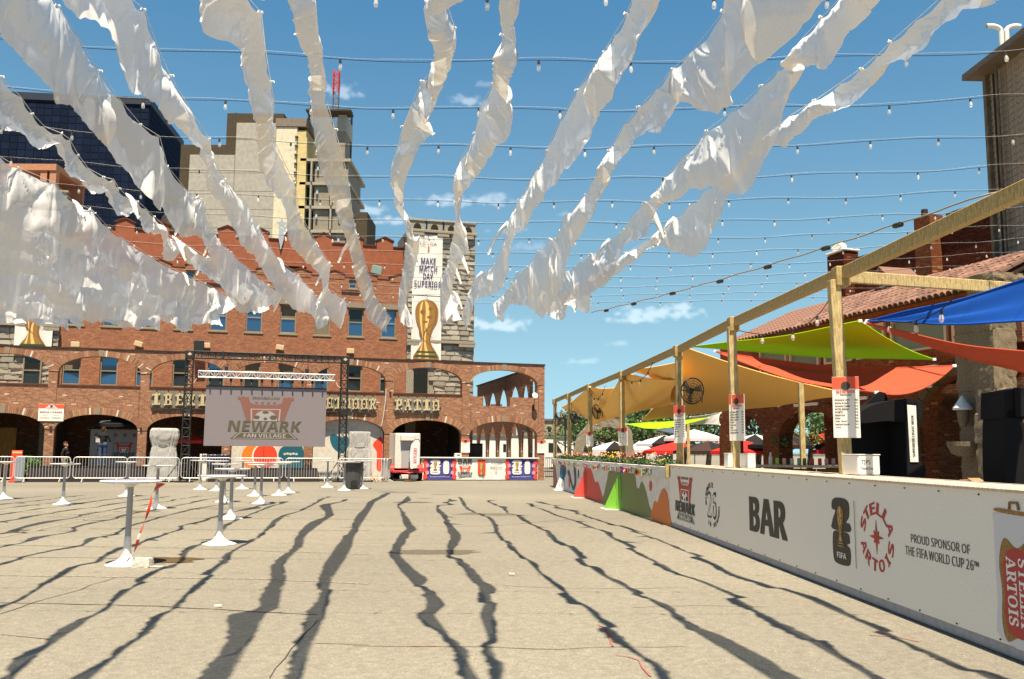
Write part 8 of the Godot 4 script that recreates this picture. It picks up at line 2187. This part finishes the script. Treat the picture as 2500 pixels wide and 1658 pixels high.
	part(lo, "roof", mb().box(Vector3(0, 3.5, -3), Vector3(34.4, .2, 6.4)), mat("eave_grey"))
	part(lo, "sign_band", mb().box(Vector3(-1, 2.4, .06), Vector3(12, .7, .1)), mat("stand_black"))
	for i in 9: part(lo, "window", mb().box(Vector3(-15 + i * 3.6, 1.0, .04), Vector3(2.2, 1.5, .1)), mat("dim_glass"))
	var ga := thing("iron_gate", "dark iron railing gate beside the arcade's end pier", "gate", at_(Vector3(1.95, 0, -52)))
	for i in 12: part(ga, "rail_bar", mb().cyl(Vector3(i * .1, .05, 0), Vector3(i * .1, 1.15, 0), .014, .014, 5), mat("black_steel"))
	part(ga, "top_rail", mb().box(Vector3(.55, 1.15, 0), Vector3(1.2, .05, .04)), mat("black_steel"))
	part(ga, "low_rail", mb().box(Vector3(.55, .12, 0), Vector3(1.2, .05, .04)), mat("black_steel"))

func van(p: Vector3, label: String):
	var t := thing("parked_van", label, "van", at_(p, .2), "white vans beyond the square")
	var w := mat("van_white", lin(.7, .7, .7), .3)
	var side := PackedVector2Array([Vector2(-2.5, .35), Vector2(2.4, .35), Vector2(2.5, .9), Vector2(2.2, 1.2), Vector2(1.6, 1.35), Vector2(1.0, 2.2), Vector2(.7, 2.4), Vector2(-2.45, 2.45), Vector2(-2.55, 2.2)])
	part(t, "body", mb().ext(side, -.95, .95), w)
	part(t, "side_window", mb().ext(PackedVector2Array([Vector2(.3, 1.45), Vector2(1.4, 1.4), Vector2(.95, 2.1), Vector2(.3, 2.15)]), .95, .97), mat("dim_glass"))
	part(t, "windscreen", mb().quad_box(Vector3(1.62, 1.38, .8), Vector3(1.62, 1.38, -.8), Vector3(1.04, 2.2, -.7), Vector3(1.04, 2.2, .7), .02), mat("dim_glass"))
	part(t, "rear_door", mb().box(Vector3(-2.55, 1.3, 0), Vector3(.04, 1.7, 1.6), .01), w)
	for x in [-1.6, 1.6]:
		for z in [-.86, .86]:
			var wh := part(t, "wheel", mb().cyl(Vector3(x, .34, z - .11), Vector3(x, .34, z + .11), .34, .34, 16), mat("tyre"))
			part(wh, "rim", mb().cyl(Vector3(x, .34, z - .12), Vector3(x, .34, z + .12), .19, .19, 12), w)
	for z in [-.7, .7]: part(t, "headlight", mb().box(Vector3(2.45, .85, z), Vector3(.08, .18, .3), .02), mat("shiny_vent", lin(.8, .8, .8), .25, .6))
